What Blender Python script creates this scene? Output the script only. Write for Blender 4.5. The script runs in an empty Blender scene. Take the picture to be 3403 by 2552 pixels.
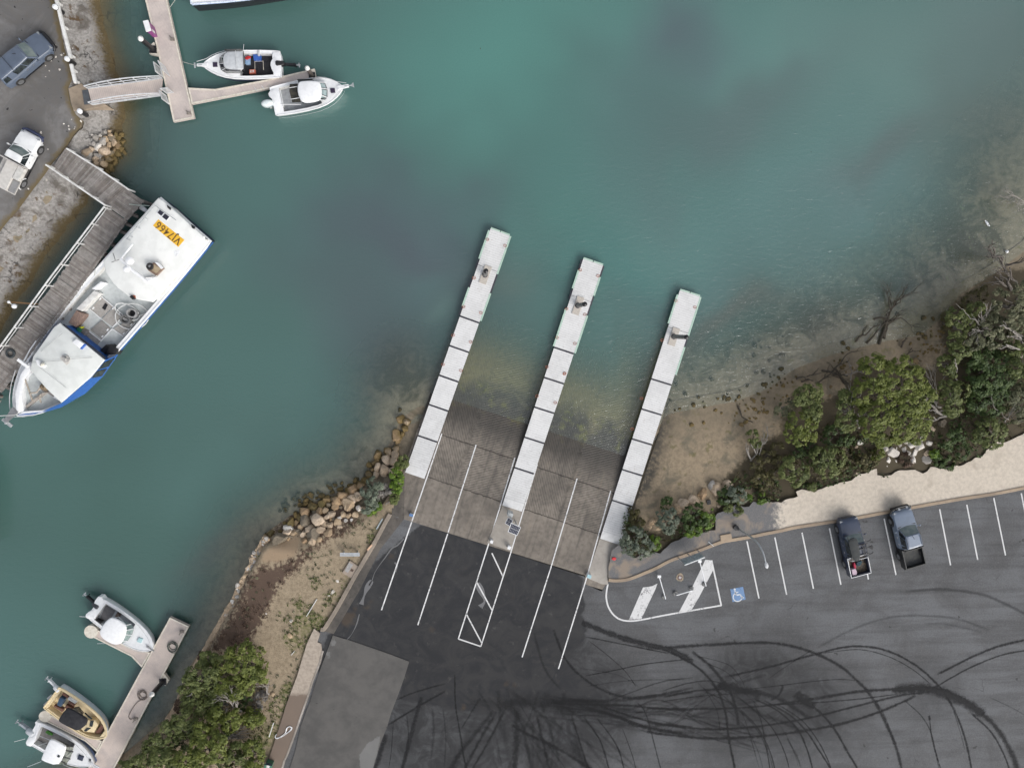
import bpy, math, random
import numpy as np
from mathutils import Vector, Matrix, noise
from mathutils.geometry import delaunay_2d_cdt
random.seed(7); rng = np.random.default_rng(7)
SC = bpy.context.scene
COL = SC.collection
R = math.radians
# ------------------------------------------------------------------ camera (drone, almost straight down)
FPX, PW, PH, CAMZ = 2362.0, 3403, 2552, 61.0
NAD = (1570.0, 1090.0)
_n = Vector(((NAD[0]-PW/2)/FPX, -(NAD[1]-PH/2)/FPX, -1)).normalized()
CR = _n.rotation_difference(Vector((0, 0, -1))).to_matrix()
def P(p, z=0.0):
    d = CR @ Vector(((p[0]-PW/2)/FPX, -(p[1]-PH/2)/FPX, -1)); t = (z-CAMZ)/d.z
    return Vector((d.x*t, d.y*t, z))
def P2(p, z=0.0):
    v = P(p, z); return (v.x, v.y)
def Z(ox, oy, s=700/2212):
    return lambda *q: [(ox+x*s, oy+y*s) for x, y in q] if len(q) > 1 else (ox+q[0][0]*s, oy+q[0][1]*s)
A=Z(0,0); B=Z(550,0); C=Z(0,400); D=Z(0,900); E=Z(1250,720); F=Z(1800,800); G=Z(1250,1240); H=Z(1800,1240)
I=Z(650,1650); J=Z(0,1900); K=Z(0,2150,536/2212); LL=Z(400,2027); M=Z(1950,1600); NN=Z(2650,1550)
O=Z(2400,950,1003/2212); Q=Z(2903,900,500/2212); RR=Z(1000,2000,736/2212); U=Z(900,1300,550/2212)
V=Z(1203,1902,1100/2212); W=Z(2203,1752,1200/2212); X=Z(3003,600,400/1327); Y=Z(330,620,410/1889); DD=Z(0,0,3403/2212)

# ------------------------------------------------------------------ node helpers
def N(nt, t, ins=None, **props):
    n = nt.nodes.new('ShaderNode'+t)
    for k, v in props.items(): setattr(n, k, v)
    for k, v in (ins or {}).items(): put(nt, n.inputs[k], v)
    return n
def put(nt, sock, v):
    if isinstance(v, bpy.types.NodeSocket): nt.links.new(v, sock)
    else:
        if isinstance(v, (tuple, list)) and len(v) == 3 and sock.type == 'RGBA': v = (*v, 1)
        sock.default_value = v
def mixc(nt, f, a, b, blend='MIX'):
    n = nt.nodes.new('ShaderNodeMix'); n.data_type = 'RGBA'; n.blend_type = blend
    put(nt, n.inputs[0], f); put(nt, n.inputs[6], a); put(nt, n.inputs[7], b)
    return n.outputs[2]
def mth(nt, op, a, b=0.0, clamp=False):
    n = nt.nodes.new('ShaderNodeMath'); n.operation = op; n.use_clamp = clamp
    put(nt, n.inputs[0], a); put(nt, n.inputs[1], b); return n.outputs[0]
def sstep(nt, v, a, b, o0=0.0, o1=1.0):
    n = nt.nodes.new('ShaderNodeMapRange'); n.interpolation_type = 'SMOOTHSTEP'
    put(nt, n.inputs[0], v); n.inputs[1].default_value = a; n.inputs[2].default_value = b
    n.inputs[3].default_value = o0; n.inputs[4].default_value = o1; return n.outputs[0]
def noi(nt, scale, detail=4.0, rough=.55, dist=0.0, vec=None):
    n = N(nt, 'TexNoise', {'Scale': scale, 'Detail': detail, 'Roughness': rough, 'Distortion': dist})
    nt.links.new(vec if vec is not None else pos(nt), n.inputs['Vector']); return n.outputs['Fac']
def pos(nt):
    for n in nt.nodes:
        if n.type == 'NEW_GEOMETRY': return n.outputs['Position']
    return nt.nodes.new('ShaderNodeNewGeometry').outputs['Position']
def attr(nt, name, out='Fac'):
    return N(nt, 'Attribute', attribute_name=name).outputs[out]
def newmat(name):
    m = bpy.data.materials.new(name); m.use_nodes = True; nt = m.node_tree
    p = nt.nodes['Principled BSDF']; return m, nt, p
def bump(nt, p, h, strength=.3, dist=.02):
    b = N(nt, 'Bump', {'Strength': strength, 'Distance': dist, 'Height': h}); nt.links.new(b.outputs[0], p.inputs['Normal'])
_mc = {}
def MAT(name, col, col2=None, rough=.6, scale=4.0, metal=0.0, spec=.5, bmp=0.0, bscale=40.0, coat=0.0, lo=.38, hi=.64):
    if name in _mc: return _mc[name]
    m, nt, p = newmat(name)
    col2 = col2 or tuple(c*.8 for c in col)
    f = sstep(nt, noi(nt, scale, 5), lo, hi)
    put(nt, p.inputs['Base Color'], mixc(nt, f, col, col2))
    put(nt, p.inputs['Roughness'], rough); put(nt, p.inputs['Metallic'], metal); put(nt, p.inputs['Specular IOR Level'], spec)
    put(nt, p.inputs['Coat Weight'], coat)
    if bmp: bump(nt, p, noi(nt, bscale, 3), bmp)
    _mc[name] = m; return m

# ------------------------------------------------------------------ mesh builder
class MB:
    def __init__(s): s.v = []; s.f = []; s.mi = []; s.at = {}
    def add(s, vs, fs, mi=0):
        b = len(s.v); s.v += [tuple(v) for v in vs]; s.f += [tuple(b+i for i in f) for f in fs]; s.mi += [mi]*len(fs); return s
    def box(s, c, d, rz=0.0, mi=0, mat=None, taper=1.0):
        x, y, z = d[0]/2, d[1]/2, d[2]/2
        vs = [Vector((sx*x*(taper if sz > 0 else 1), sy*y*(taper if sz > 0 else 1), sz*z)) for sz in (-1, 1) for sx, sy in ((-1,-1),(1,-1),(1,1),(-1,1))]
        rm = mat if mat is not None else Matrix.Rotation(rz, 3, 'Z'); c = Vector(c)
        return s.add([rm@v+c for v in vs], [(3,2,1,0),(4,5,6,7),(0,1,5,4),(1,2,6,5),(2,3,7,6),(3,0,4,7)], mi)
    def beam(s, a, b, w, h, mi=0):
        a, b = Vector(a), Vector(b); d = b-a; x = d.normalized()
        u = Vector((0,0,1)) if abs(x.z) < .95 else Vector((0,1,0))
        y = u.cross(x).normalized(); z = x.cross(y)
        return s.box((a+b)/2, (d.length, w, h), mi=mi, mat=Matrix((x, y, z)).transposed())
    def prism(s, pts, z0, z1, mi=0, inset=0.0, bot=True):
        pts = [(p[0], p[1]) for p in pts]; n = len(pts)
        ar = sum(pts[i][0]*pts[(i+1)%n][1]-pts[(i+1)%n][0]*pts[i][1] for i in range(n))
        if ar < 0: pts = pts[::-1]
        zt = z1 if callable(z1) else (lambda x, y: z1)
        zb = z0 if callable(z0) else (lambda x, y: z0)
        rings = [[(x, y, zb(x, y)) for x, y in pts]]
        if inset:
            rings.append([(x, y, zt(x, y)-inset*.8) for x, y in pts])
            ip = insetp(pts, inset*.35); rings.append([(x, y, zt(x, y)-inset*.25) for x, y in ip])
            ip = insetp(pts, inset); rings.append([(x, y, zt(x, y)) for x, y in ip])
        else: rings.append([(x, y, zt(x, y)) for x, y in pts])
        vs = [v for r in rings for v in r]; fs = []
        for k in range(len(rings)-1):
            for i in range(n): j = (i+1) % n; fs.append((k*n+i, k*n+j, (k+1)*n+j, (k+1)*n+i))
        fs.append(tuple((len(rings)-1)*n+i for i in range(n)))
        if bot: fs.append(tuple(range(n-1, -1, -1)))
        return s.add(vs, fs, mi)
    def tube(s, pts, r, n=6, mi=0, closed=False):
        pts = [Vector(p) for p in pts]; m = len(pts); vs = []; fs = []
        rs = r if isinstance(r, (list, tuple)) else [r]*m
        up = None
        for i, p in enumerate(pts):
            a = pts[i-1] if i > 0 else (pts[-1] if closed else p); b = pts[(i+1) % m] if (i < m-1 or closed) else p
            d = (b-a).normalized() if (b-a).length > 1e-9 else Vector((0,0,1))
            if up is None: up = Vector((0,0,1)) if abs(d.z) < .9 else Vector((1,0,0))
            x = d.cross(up); x = x.normalized() if x.length > 1e-6 else d.orthogonal().normalized(); y = x.cross(d); up = y
            for k in range(n):
                t = 2*math.pi*k/n; vs.append(p+(x*math.cos(t)+y*math.sin(t))*rs[i])
        for i in range(m if closed else m-1):
            for k in range(n):
                k2 = (k+1) % n; i2 = (i+1) % m
                fs.append((i*n+k, i2*n+k, i2*n+k2, i*n+k2))
        if not closed: fs += [tuple(range(n)), tuple((m-1)*n+k for k in range(n-1, -1, -1))]
        return s.add(vs, fs, mi)
    def cyl(s, c, r, h, n=16, mi=0, r2=None, axis='Z'):
        c = Vector(c); ax = {'Z': Vector((0,0,1)), 'Y': Vector((0,1,0)), 'X': Vector((1,0,0))}[axis]
        return s.tube([c, c+ax*h], [r, r if r2 is None else r2], n, mi)
    def ball(s, c, r, nu=10, nv=7, mi=0, rot=None):
        c = Vector(c); r = r if isinstance(r, (tuple, list)) else (r, r, r); vs = []; fs = []
        for j in range(1, nv):
            ph = math.pi*j/nv
            for i in range(nu):
                t = 2*math.pi*i/nu; v = Vector((math.sin(ph)*math.cos(t)*r[0], math.sin(ph)*math.sin(t)*r[1], math.cos(ph)*r[2]))
                vs.append(c+(rot@v if rot is not None else v))
        t0 = Vector((0,0,r[2])); b0 = -t0
        vs += [c+(rot@t0 if rot is not None else t0), c+(rot@b0 if rot is not None else b0)]; T = len(vs)-2
        for j in range(nv-2):
            for i in range(nu): i2 = (i+1) % nu; fs.append((j*nu+i, (j+1)*nu+i, (j+1)*nu+i2, j*nu+i2))
        for i in range(nu): i2 = (i+1) % nu; fs += [(T, i, i2), (T+1, (nv-2)*nu+i2, (nv-2)*nu+i)]
        return s.add(vs, fs, mi)
    def loft(s, rings, mi=0, closed=True, caps=True):
        n = len(rings[0]); vs = [v for r in rings for v in r]; fs = []
        for k in range(len(rings)-1):
            for i in range(n if closed else n-1):
                j = (i+1) % n; fs.append((k*n+i, k*n+j, (k+1)*n+j, (k+1)*n+i))
        if caps: fs += [tuple(range(n-1, -1, -1)), tuple((len(rings)-1)*n+i for i in range(n))]
        return s.add(vs, fs, mi)
    def quad(s, pts, mi=0): return s.add(pts, [tuple(range(len(pts)))], mi)
    def plate(s, pts, t=.015, mi=0):
        pts = [Vector(p) for p in pts]; n = len(pts); nm = (pts[1]-pts[0]).cross(pts[2]-pts[0]).normalized()*t
        vs = pts+[p+nm for p in pts]; fs = [tuple(range(n-1, -1, -1)), tuple(range(n, 2*n))]+[(i, (i+1) % n, n+(i+1) % n, n+i) for i in range(n)]
        return s.add(vs, fs, mi)
    def build(s, name, mats, parent=None, loc=None, rz=0.0, smooth=None, attrs=None):
        me = bpy.data.meshes.new(name); me.from_pydata(s.v, [], s.f); me.update()
        mats = mats if isinstance(mats, (list, tuple)) else [mats]
        for m in mats: me.materials.append(m)
        if len(mats) > 1: me.polygons.foreach_set('material_index', s.mi)
        if smooth is not None:
            me.polygons.foreach_set('use_smooth', [True]*len(me.polygons)); me.set_sharp_from_angle(angle=R(smooth))
        for k, (ty, arr) in (attrs or {}).items():
            a = me.attributes.new(k, ty, 'POINT'); a.data.foreach_set('color' if ty == 'FLOAT_COLOR' else 'value', np.asarray(arr, dtype=np.float32).ravel())
        o = bpy.data.objects.new(name, me); COL.objects.link(o)
        if parent is not None: o.parent = parent
        if loc is not None: o.location = loc
        o.rotation_euler[2] = rz
        return o
def insetp(pts, d):
    n = len(pts); out = []
    for i in range(n):
        a, b, c = Vector(pts[i-1]), Vector(pts[i]), Vector(pts[(i+1) % n])
        e1 = (b-a); e2 = (c-b)
        e1 = e1.normalized() if e1.length > 1e-9 else e2.normalized(); e2 = e2.normalized() if e2.length > 1e-9 else e1
        n1 = Vector((-e1.y, e1.x)); n2 = Vector((-e2.y, e2.x)); k = 1+n1.dot(n2)
        v = b+(n1+n2)*(d/max(k, .35)); out.append((v.x, v.y))
    return out
def rnd(pts, it=2, keep=.25, closed=True):
    for _ in range(it):
        q = []; n = len(pts)
        if not closed: q.append(pts[0])
        for i in range(n if closed else n-1):
            a, b = pts[i], pts[(i+1) % n]
            q += [tuple(a[k]+(b[k]-a[k])*keep for k in range(len(a))), tuple(a[k]+(b[k]-a[k])*(1-keep) for k in range(len(a)))]
        if not closed: q.append(pts[-1])
        pts = q
    return pts
def crom(pts, n=8):
    pts = [Vector(p) for p in pts]; out = []
    if len(pts) == 2: n = max(n, 2)
    for i in range(len(pts)-1):
        p0 = pts[max(i-1, 0)]; p1 = pts[i]; p2 = pts[i+1]; p3 = pts[min(i+2, len(pts)-1)]
        for k in range(n):
            t = k/n
            out.append(.5*((2*p1)+(p2-p0)*t+(2*p0-5*p1+4*p2-p3)*t*t+(3*p1-p0-3*p2+p3)*t**3))
    out.append(pts[-1]); return out
# ------------------------------------------------------------------ things
def tag(o, label=None, cat=None, group=None, kind=None):
    if label: o['label'] = label
    if cat: o['category'] = cat
    if group: o['group'] = group
    if kind: o['kind'] = kind
    return o
def thing(name, label, cat, loc=(0,0,0), rz=0.0, group=None):
    o = bpy.data.objects.new(name, None); o.empty_display_size = .3; COL.objects.link(o)
    o.location = loc; o.rotation_euler[2] = rz
    return tag(o, label, cat, group)
def struct(o): o['kind'] = 'structure'; return o
class Fr:                                   # local frame of a thing: turns photo measurements at a height into local metres
    def __init__(s, o, rz): s.o = Vector(o); s.rz = rz; s.m = Matrix.Rotation(-rz, 3, 'Z')
    def __call__(s, p, z): return s.m @ (P(p, z)-s.o)
    def xy(s, ps, z): return [tuple((s.m @ (P(p, z)-s.o)).xy) for p in ps]
def copy_tree(o, parent=None):
    c = o.copy(); COL.objects.link(c); c.parent = parent
    for ch in list(o.children): copy_tree(ch, c)
    return c
# ------------------------------------------------------------------ 2D fields
def dpoly(XY, poly, closed=False):
    best = np.full(len(XY), 1e9); idx = np.zeros(len(XY)); n = len(poly)
    for i in range(n if closed else n-1):
        a = np.array(poly[i][:2]); b = np.array(poly[(i+1) % n][:2]); d = b-a; l2 = (d@d)+1e-12
        t = np.clip(((XY-a)@d)/l2, 0, 1); q = XY-(a+t[:, None]*d); dd = np.hypot(q[:, 0], q[:, 1])
        m = dd < best; best[m] = dd[m]; idx[m] = i+t[m]
    return best, idx
def inside(XY, poly):
    x, y = XY[:, 0], XY[:, 1]; r = np.zeros(len(XY), bool); n = len(poly)
    for i in range(n):
        x1, y1 = poly[i][:2]; x2, y2 = poly[(i+1) % n][:2]
        if y1 == y2: continue
        r ^= ((y1 > y) != (y2 > y)) & (x < (x2-x1)*(y-y1)/(y2-y1)+x1)
    return r
def sdist(XY, poly):
    d, _ = dpoly(XY, poly, True); return np.where(inside(XY, poly), d, -d)
def cdt(poly, res):
    """triangulated sheet whose rim follows poly and whose inside is dense enough to follow the terrain"""
    dens = []; n = len(poly)
    for i in range(n):
        a, b = Vector(poly[i][:2]), Vector(poly[(i+1) % n][:2]); k = max(1, int((b-a).length/res))
        dens += [a+(b-a)*(j/k) for j in range(k)]
    xs = [p.x for p in dens]; ys = [p.y for p in dens]
    gx, gy = np.meshgrid(np.arange(min(xs), max(xs), res), np.arange(min(ys), max(ys), res*.87))
    gx = gx+(np.arange(gx.shape[0]) % 2)[:, None]*res/2
    g = np.stack([gx.ravel(), gy.ravel()], 1); g = g+rng.uniform(-.15, .15, g.shape)*res
    pl = [(p.x, p.y) for p in dens]
    g = g[inside(g, pl)]; g = g[dpoly(g, pl, True)[0] > res*.45]
    vs = dens+[Vector(p) for p in g.tolist()]
    r = delaunay_2d_cdt(vs, [], [list(range(len(dens)))], 1, 1e-5)
    return np.array([(v.x, v.y) for v in r[0]]), [tuple(f) for f in r[2]]
def sheet(name, poly, zf, mat, res=.35, attrs=None, kind='structure', parent=None):
    xy, fs = cdt(poly, res); z = zf(xy) if callable(zf) else np.full(len(xy), zf)
    mb = MB(); mb.v = np.column_stack([xy, z]).tolist(); mb.mi = []
    out = []
    for f in fs:
        a, b, c = [xy[i] for i in f[:3]]
        out.append(f if (b[0]-a[0])*(c[1]-a[1])-(b[1]-a[1])*(c[0]-a[0]) > 0 else f[::-1])
    mb.f = out
    at = {k: ('FLOAT_COLOR' if k.endswith('_c') else 'FLOAT', fn(xy)) for k, fn in (attrs or {}).items()}
    o = mb.build(name, mat, parent, smooth=180, attrs=at)
    if kind and parent is None: o['kind'] = kind
    return o
EXPO = 0.42
# ------------------------------------------------------------------ shorelines (z=0 line) with slopes: (px,py, slope in water, slope on land, cap)
def sh(conv, pts): return [(*conv((x, y)), a, b) for x, y, a, b in pts]
S1 = [(520,-700,.5,.5),(420,-300,.5,.5)] + sh(A, [(1085,0,.45,.5),(1115,200,.45,.5),(1150,400,.45,.5),(1215,600,.45,.5),(1270,760,.45,.5),(1310,950,.5,.6),(1335,1100,.5,.7),(1335,1250,.5,.6)]) \
   + sh(C, [(1320,130,.5,.4),(1310,330,.5,.4),(1215,440,.5,.45),(1150,560,.6,.5),(960,800,.6,.7),(930,900,.6,.7),(740,1130,.6,.5),(585,1350,.6,.5),(440,1550,.6,.5)]) \
   + sh(D, [(330,170,.6,.5),(200,320,.6,.5),(70,590,.6,.5),(0,720,.6,.5)]) + [(-150,1400,.6,.5),(-700,2000,.6,.5)]
S2 = [(-500,2950,.4,.8),(250,2552,.4,.8)] + sh(LL, [(-200,1650,.35,.9),(60,1500,.35,.9),(290,1300,.35,.9),(490,1130,.35,1.2),(620,900,.3,1.4),(700,640,.3,1.6),(810,480,.3,2.2),(890,420,.3,2.5)]) \
   + sh(I, [(90,1640,.25,2.5),(260,1290,.25,2.5),(415,1030,.22,2.5),(535,780,.2,2.5),(685,500,.2,2.5),(715,405,.2,1.2),(860,300,.2,.5),(1000,200,.2,.4),(1180,50,.2,.4)]) \
   + sh(U, [(300,1650,.2,.4),(500,1490,.2,.4),(700,1420,.18,.4),(900,1330,.18,.4),(1060,1260,.18,.4),(1220,1150,.18,.4),(1280,1000,.18,.35),(1380,830,.18,.3),(1500,790,.15,.25),(1600,640,.15,.2),(1690,400,.15,.16),(1760,300,.13,.12)]) \
   + sh(DD, [(905,870,.125,.125),(1045,878,.125,.125),(1150,905,.125,.125),(1345,948,.12,.12),(1400,925,.09,.12),(1450,897,.08,.12),(1520,884,.075,.12),(1590,872,.07,.12),(1660,845,.07,.13),(1720,800,.07,.14),(1800,772,.06,.14),(1850,758,.06,.14),(1920,742,.055,.14),(1990,730,.06,.16),(2040,690,.05,.3),(2080,640,.045,.3),(2150,600,.04,.3),(2230,540,.04,.2),(2330,400,.045,.2),(2500,100,.06,.2),(2700,-500,.06,.2)])
def wl(S): return [(*P2((a, b), 0), c, d) for a, b, c, d in S]
S1w, S2w = wl(S1), wl(S2)
LAND1 = S1w + [P2((-3000, 2400), 0), P2((-3000, -1500), 0), P2((200, -1500), 0)]
LAND2 = S2w + [P2((6000, -500), 0), P2((6000, 5500), 0), P2((-1500, 5500), 0)]
def terrain(XY):
    XY = np.asarray(XY, float); z = np.full(len(XY), -9.0)
    dep = np.full(len(XY), -9.0)
    for S, LD, cap in ((S1w, LAND1, 1.5), (S2w, LAND2, 1.25)):
        d, ix = dpoly(XY, S); arr = np.array(S); i0 = np.clip(ix.astype(int), 0, len(S)-2); t = ix-i0
        sw = arr[i0, 2]*(1-t)+arr[i0+1, 2]*t; sl = arr[i0, 3]*(1-t)+arr[i0+1, 3]*t
        ins = inside(XY, LD)
        zz = np.where(ins, np.minimum(cap, sl*d), -np.minimum(4.5, sw*d*(1+d/4.5)))
        dep = np.maximum(dep, zz)
    return dep
def fbm(XY, s, o=4, seed=0):
    out = np.zeros(len(XY)); am = 1; tot = 0
    for k in range(o):
        f = s*2**k
        out += am*np.array([noise.noise((x*f+seed*7.3, y*f-seed*3.1, seed+k*1.7)) for x, y in XY]); tot += am; am *= .5
    return out/tot
# ------------------------------------------------------------------ ramp frame
RT0 = P(DD((885, 1125)), 1.35); RT1 = P(DD((1265, 1243)), 1.35)
TX = (RT1-RT0).normalized(); SX = Vector((-TX.y, TX.x, 0))     # SX points down the ramp to the water
if SX.y < 0: SX = -SX
RW = (RT1-RT0).length
def ramp_st(x, y): v = Vector((x, y, 0))-Vector((RT0.x, RT0.y, 0)); return v.dot(SX), v.dot(TX)
def ramp_z(x, y): return 1.35-max(0.0, ramp_st(x, y)[0])/8.0
def ramp_zn(XY): s = (XY-np.array([RT0.x, RT0.y]))@np.array([SX.x, SX.y]); return 1.35-np.maximum(0, s)/8.0
def stf(XY):
    d = XY-np.array([RT0.x, RT0.y]); return d@np.array([SX.x, SX.y]), d@np.array([TX.x, TX.y])
def on_ramp(px):                                            # photo point on the sloping ramp
    z = 1.0
    for _ in range(6): v = P(px, z); z = ramp_z(v.x, v.y)
    return P(px, z)
# ------------------------------------------------------------------ seabed
def geo(a, b, step, far):
    c = list(np.arange(a, b+step, step)); e = step; x = c[-1]; r = []
    while x < far: e *= 1.5; x += e; r.append(x)
    e = step; x = c[0]; l = []
    while x > -far: e *= 1.5; x -= e; l.append(x)
    return np.array(l[::-1]+c+r)
def gridmesh(name, xs, ys, zf, mat, attrs=None, smooth=True):
    gx, gy = np.meshgrid(xs, ys); XY = np.stack([gx.ravel(), gy.ravel()], 1); z = zf(XY) if callable(zf) else np.full(len(XY), zf)
    nx, ny = len(xs), len(ys); me = bpy.data.meshes.new(name)
    i = (np.arange(ny-1)[:, None]*nx+np.arange(nx-1)[None, :]).ravel()
    fc = np.stack([i, i+1, i+nx+1, i+nx], 1).astype(np.int32)
    me.vertices.add(len(XY)); me.vertices.foreach_set('co', np.column_stack([XY, z]).astype(np.float32).ravel())
    me.loops.add(fc.size); me.loops.foreach_set('vertex_index', fc.ravel())
    me.polygons.add(len(fc)); me.polygons.foreach_set('loop_start', np.arange(0, fc.size, 4, dtype=np.int32))
    me.update(calc_edges=True); me.validate()
    if smooth: me.polygons.foreach_set('use_smooth', [True]*len(fc))
    for k, fn in (attrs or {}).items():
        ty = 'FLOAT_COLOR' if k.endswith('_c') else 'FLOAT'
        a = me.attributes.new(k, ty, 'POINT'); a.data.foreach_set('color' if ty == 'FLOAT_COLOR' else 'value', np.asarray(fn(XY), dtype=np.float32).ravel())
    me.materials.append(mat); o = bpy.data.objects.new(name, me); COL.objects.link(o); return o
def m_seabed():
    m, nt, p = newmat('seabed sand and weed')
    n1 = noi(nt, .55, 8, .7, .8); n2 = noi(nt, 2.2, 5, .6); n3 = noi(nt, 11, 3)
    sand = mixc(nt, sstep(nt, n2, .35, .7), (.215,.175,.118), (.14,.118,.085))
    z2 = N(nt, 'SeparateXYZ', {0: pos(nt)}).outputs[2]
    sand = mixc(nt, sstep(nt, z2, -.7, -.15), sand, mixc(nt, sstep(nt, n2, .34, .7), (.25,.205,.145), (.165,.14,.10)))
    weed = mixc(nt, n3, (.04,.037,.024), (.095,.085,.05))
    c = mixc(nt, sstep(nt, mth(nt, 'ADD', n1, mth(nt, 'MULTIPLY', attr(nt, 'weed'), .2)), .48, .72), sand, weed)
    c = mixc(nt, sstep(nt, n3, .66, .74), c, (.055,.055,.03))
    c = mixc(nt, mth(nt, 'MULTIPLY', sstep(nt, n2, .6, .75), attr(nt, 'alga')), c, (.2,.2,.1))
    put(nt, p.inputs['Base Color'], c); put(nt, p.inputs['Roughness'], .9); bump(nt, p, n3, .5, .05); return m
def dd2w(x, y, z=0): return np.array(P2(DD((x, y)), z))
def blob(XY, x, y, rx, ry, ang=0, z=0):
    c = dd2w(x, y, z); k = 3403/2212/38.5; d = XY-c; a = R(ang); u = d[:, 0]*math.cos(a)+d[:, 1]*math.sin(a); v = -d[:, 0]*math.sin(a)+d[:, 1]*math.cos(a)
    return np.exp(-((u/(rx*k))**2+(v/(ry*k))**2))
def weedf(XY):
    w = np.zeros(len(XY))
    for b in ((1600,700,160,45,25),(1850,640,160,40,20),(2080,400,70,170,-20),(2120,520,60,60,0),(850,800,60,60,0),(250,150,40,150,0),(740,1100,120,40,30)): w += blob(XY, *b)
    return np.clip(w, 0, 1)
def algaf(XY): return np.clip(blob(XY,2120,480,120,110)+blob(XY,2050,560,60,60)+blob(XY,1240,810,200,40,-17), 0, 1)
def seabedz(XY):
    z = terrain(XY); l1 = dpoly(XY, S1w)[0] < 2.0
    z = z-.03-np.where(l1 & (z > -.9), .45, 0)-np.where(z > .1, .12, 0)
    d = XY-np.array([RT0.x, RT0.y]); s = d@np.array([SX.x, SX.y]); t = d@np.array([TX.x, TX.y])
    z = np.where((s > -3) & (s < 23) & (t > -1.6) & (t < 17.6), np.minimum(z, ramp_zn(XY)-.3), z)
    return z
sx = geo(-50, 56, .3, 420); sy = geo(-42, 38, .3, 420)
seabed = struct(gridmesh('seabed', sx, sy, seabedz, m_seabed(), {'weed': weedf, 'alga': algaf}))
# ------------------------------------------------------------------ water: turbid green sea, clearer over the shallows
WB = [(600,350,500,300,0,(.055,.128,.120),1),(330,350,150,200,0,(.05,.10,.098),.8),(640,1050,420,260,0,(.056,.122,.114),1),(250,1150,300,250,0,(.042,.102,.09),.8),
      (1150,80,300,200,0,(.068,.185,.165),1),(1330,420,220,160,0,(.062,.165,.152),.9),(1230,520,90,70,0,(.06,.17,.15),.6),(1700,120,330,150,0,(.085,.185,.172),1),(1950,120,300,200,0,(.095,.16,.15),.6),
      (1700,450,330,170,30,(.08,.165,.160),1),(1850,430,120,90,30,(.09,.185,.185),.7),(1330,560,140,60,0,(.055,.155,.145),.7),
      (1440,90,90,110,-20,(.068,.105,.118),.85),(1560,260,280,90,35,(.075,.118,.12),.75),(1380,260,140,110,0,(.065,.125,.125),.6),(870,560,190,120,-40,(.060,.088,.102),.95),(960,470,130,90,-30,(.062,.095,.108),.7),(750,700,200,110,-40,(.06,.092,.102),.85),(1000,620,120,90,0,(.06,.10,.106),.7),
      (1880,330,170,60,40,(.085,.118,.118),.7),(2100,270,150,110,30,(.082,.122,.116),.7),(2150,60,150,120,0,(.09,.135,.135),.6),(900,640,60,40,0,(.07,.14,.14),.4),(930,700,40,25,0,(.09,.16,.15),.6),
      (1100,600,60,60,0,(.08,.125,.11),.5),(460,700,220,120,0,(.052,.118,.108),.6),(500,1200,120,60,30,(.07,.098,.094),.7),(1500,640,130,70,20,(.075,.15,.15),.7),(1600,680,160,40,25,(.10,.115,.105),.6)]
def watercol(XY):
    n = fbm(XY, .06, 4, 3); n2 = fbm(XY, .11, 3, 9)
    W2 = XY+np.stack([n*7, n2*7], 1)
    c = np.tile(np.array([.056,.13,.122]), (len(XY), 1))
    for x, y, rx, ry, a, col, s in WB:
        w = (blob(W2, x, y, rx, ry, a)*s)[:, None]; c = c*(1-w)+np.array(col)*w
    c = c*(1+.10*n2[:, None])*np.array([1.1,1.2,1.17])+np.array([.006,-.012,-.012])
    return np.column_stack([c, np.ones(len(c))])
def wateralpha(XY):
    t = terrain(XY); s_, t_ = stf(XY); t = np.maximum(t, ramp_zn(XY)-.35*np.maximum(0, s_-15)-2*np.maximum(0, -1.2-t_)-2*np.maximum(0, t_-17.2))
    d = np.maximum(0, -t); n = fbm(XY, .25, 3, 5)
    onr = np.clip((s_+1)/2, 0, 1)*np.clip((21-s_)/5, 0, 1)*np.clip((t_+1.5)/1.5, 0, 1)*np.clip((17.8-t_)/1.5, 0, 1)
    a = 1-np.exp(-.8*(1-.38*onr)*np.maximum(0, d+.10*n*np.minimum(1, d*2)))
    a = a*(1-.5*blob(XY, 2160, 440, 95, 150)-.42*blob(XY, 1720, 745, 230, 55, 22)-.35*blob(XY, 860, 790, 60, 70))
    return np.clip(a, .0, .985)
def m_water():
    m = bpy.data.materials.new('sea water'); m.use_nodes = True; nt = m.node_tree; nt.nodes.clear()
    out = nt.nodes.new('ShaderNodeOutputMaterial')
    mp = N(nt, 'Mapping', {'Vector': pos(nt), 'Scale': (1.0, 2.1, 1.0), 'Rotation': (0, 0, .35)})
    h = mth(nt, 'ADD', noi(nt, 1.5, 3, .5, .5, mp.outputs[0]), mth(nt, 'MULTIPLY', noi(nt, 5.5, 2, .5, 0, mp.outputs[0]), .32))
    b = N(nt, 'Bump', {'Strength': 1.0, 'Distance': .055, 'Height': h})
    bodyc = mixc(nt, mth(nt, 'MULTIPLY', sstep(nt, noi(nt, 9, 2), .35, .65), .07), attr(nt, 'water_c', 'Color'), (.02,.05,.05))
    dif = N(nt, 'BsdfDiffuse', {'Color': bodyc})
    tr = N(nt, 'BsdfTransparent', {'Color': (.93,.98,.96)})
    mx = N(nt, 'MixShader', {0: attr(nt, 'murk'), 1: tr.outputs[0], 2: dif.outputs[0]})
    fr = N(nt, 'Fresnel', {'IOR': 1.62, 'Normal': b.outputs[0]})
    gl = N(nt, 'BsdfGlossy', {'Color': (1,1,1), 'Roughness': .07, 'Normal': b.outputs[0]})
    top = mth(nt, 'SUBTRACT', 1.0, [n for n in nt.nodes if n.type == 'NEW_GEOMETRY'][0].outputs['Backfacing'])
    m2 = N(nt, 'MixShader', {0: mth(nt, 'MULTIPLY', fr.outputs[0], top), 1: mx.outputs[0], 2: gl.outputs[0]})
    nt.links.new(m2.outputs[0], out.inputs[0]); return m
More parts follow.
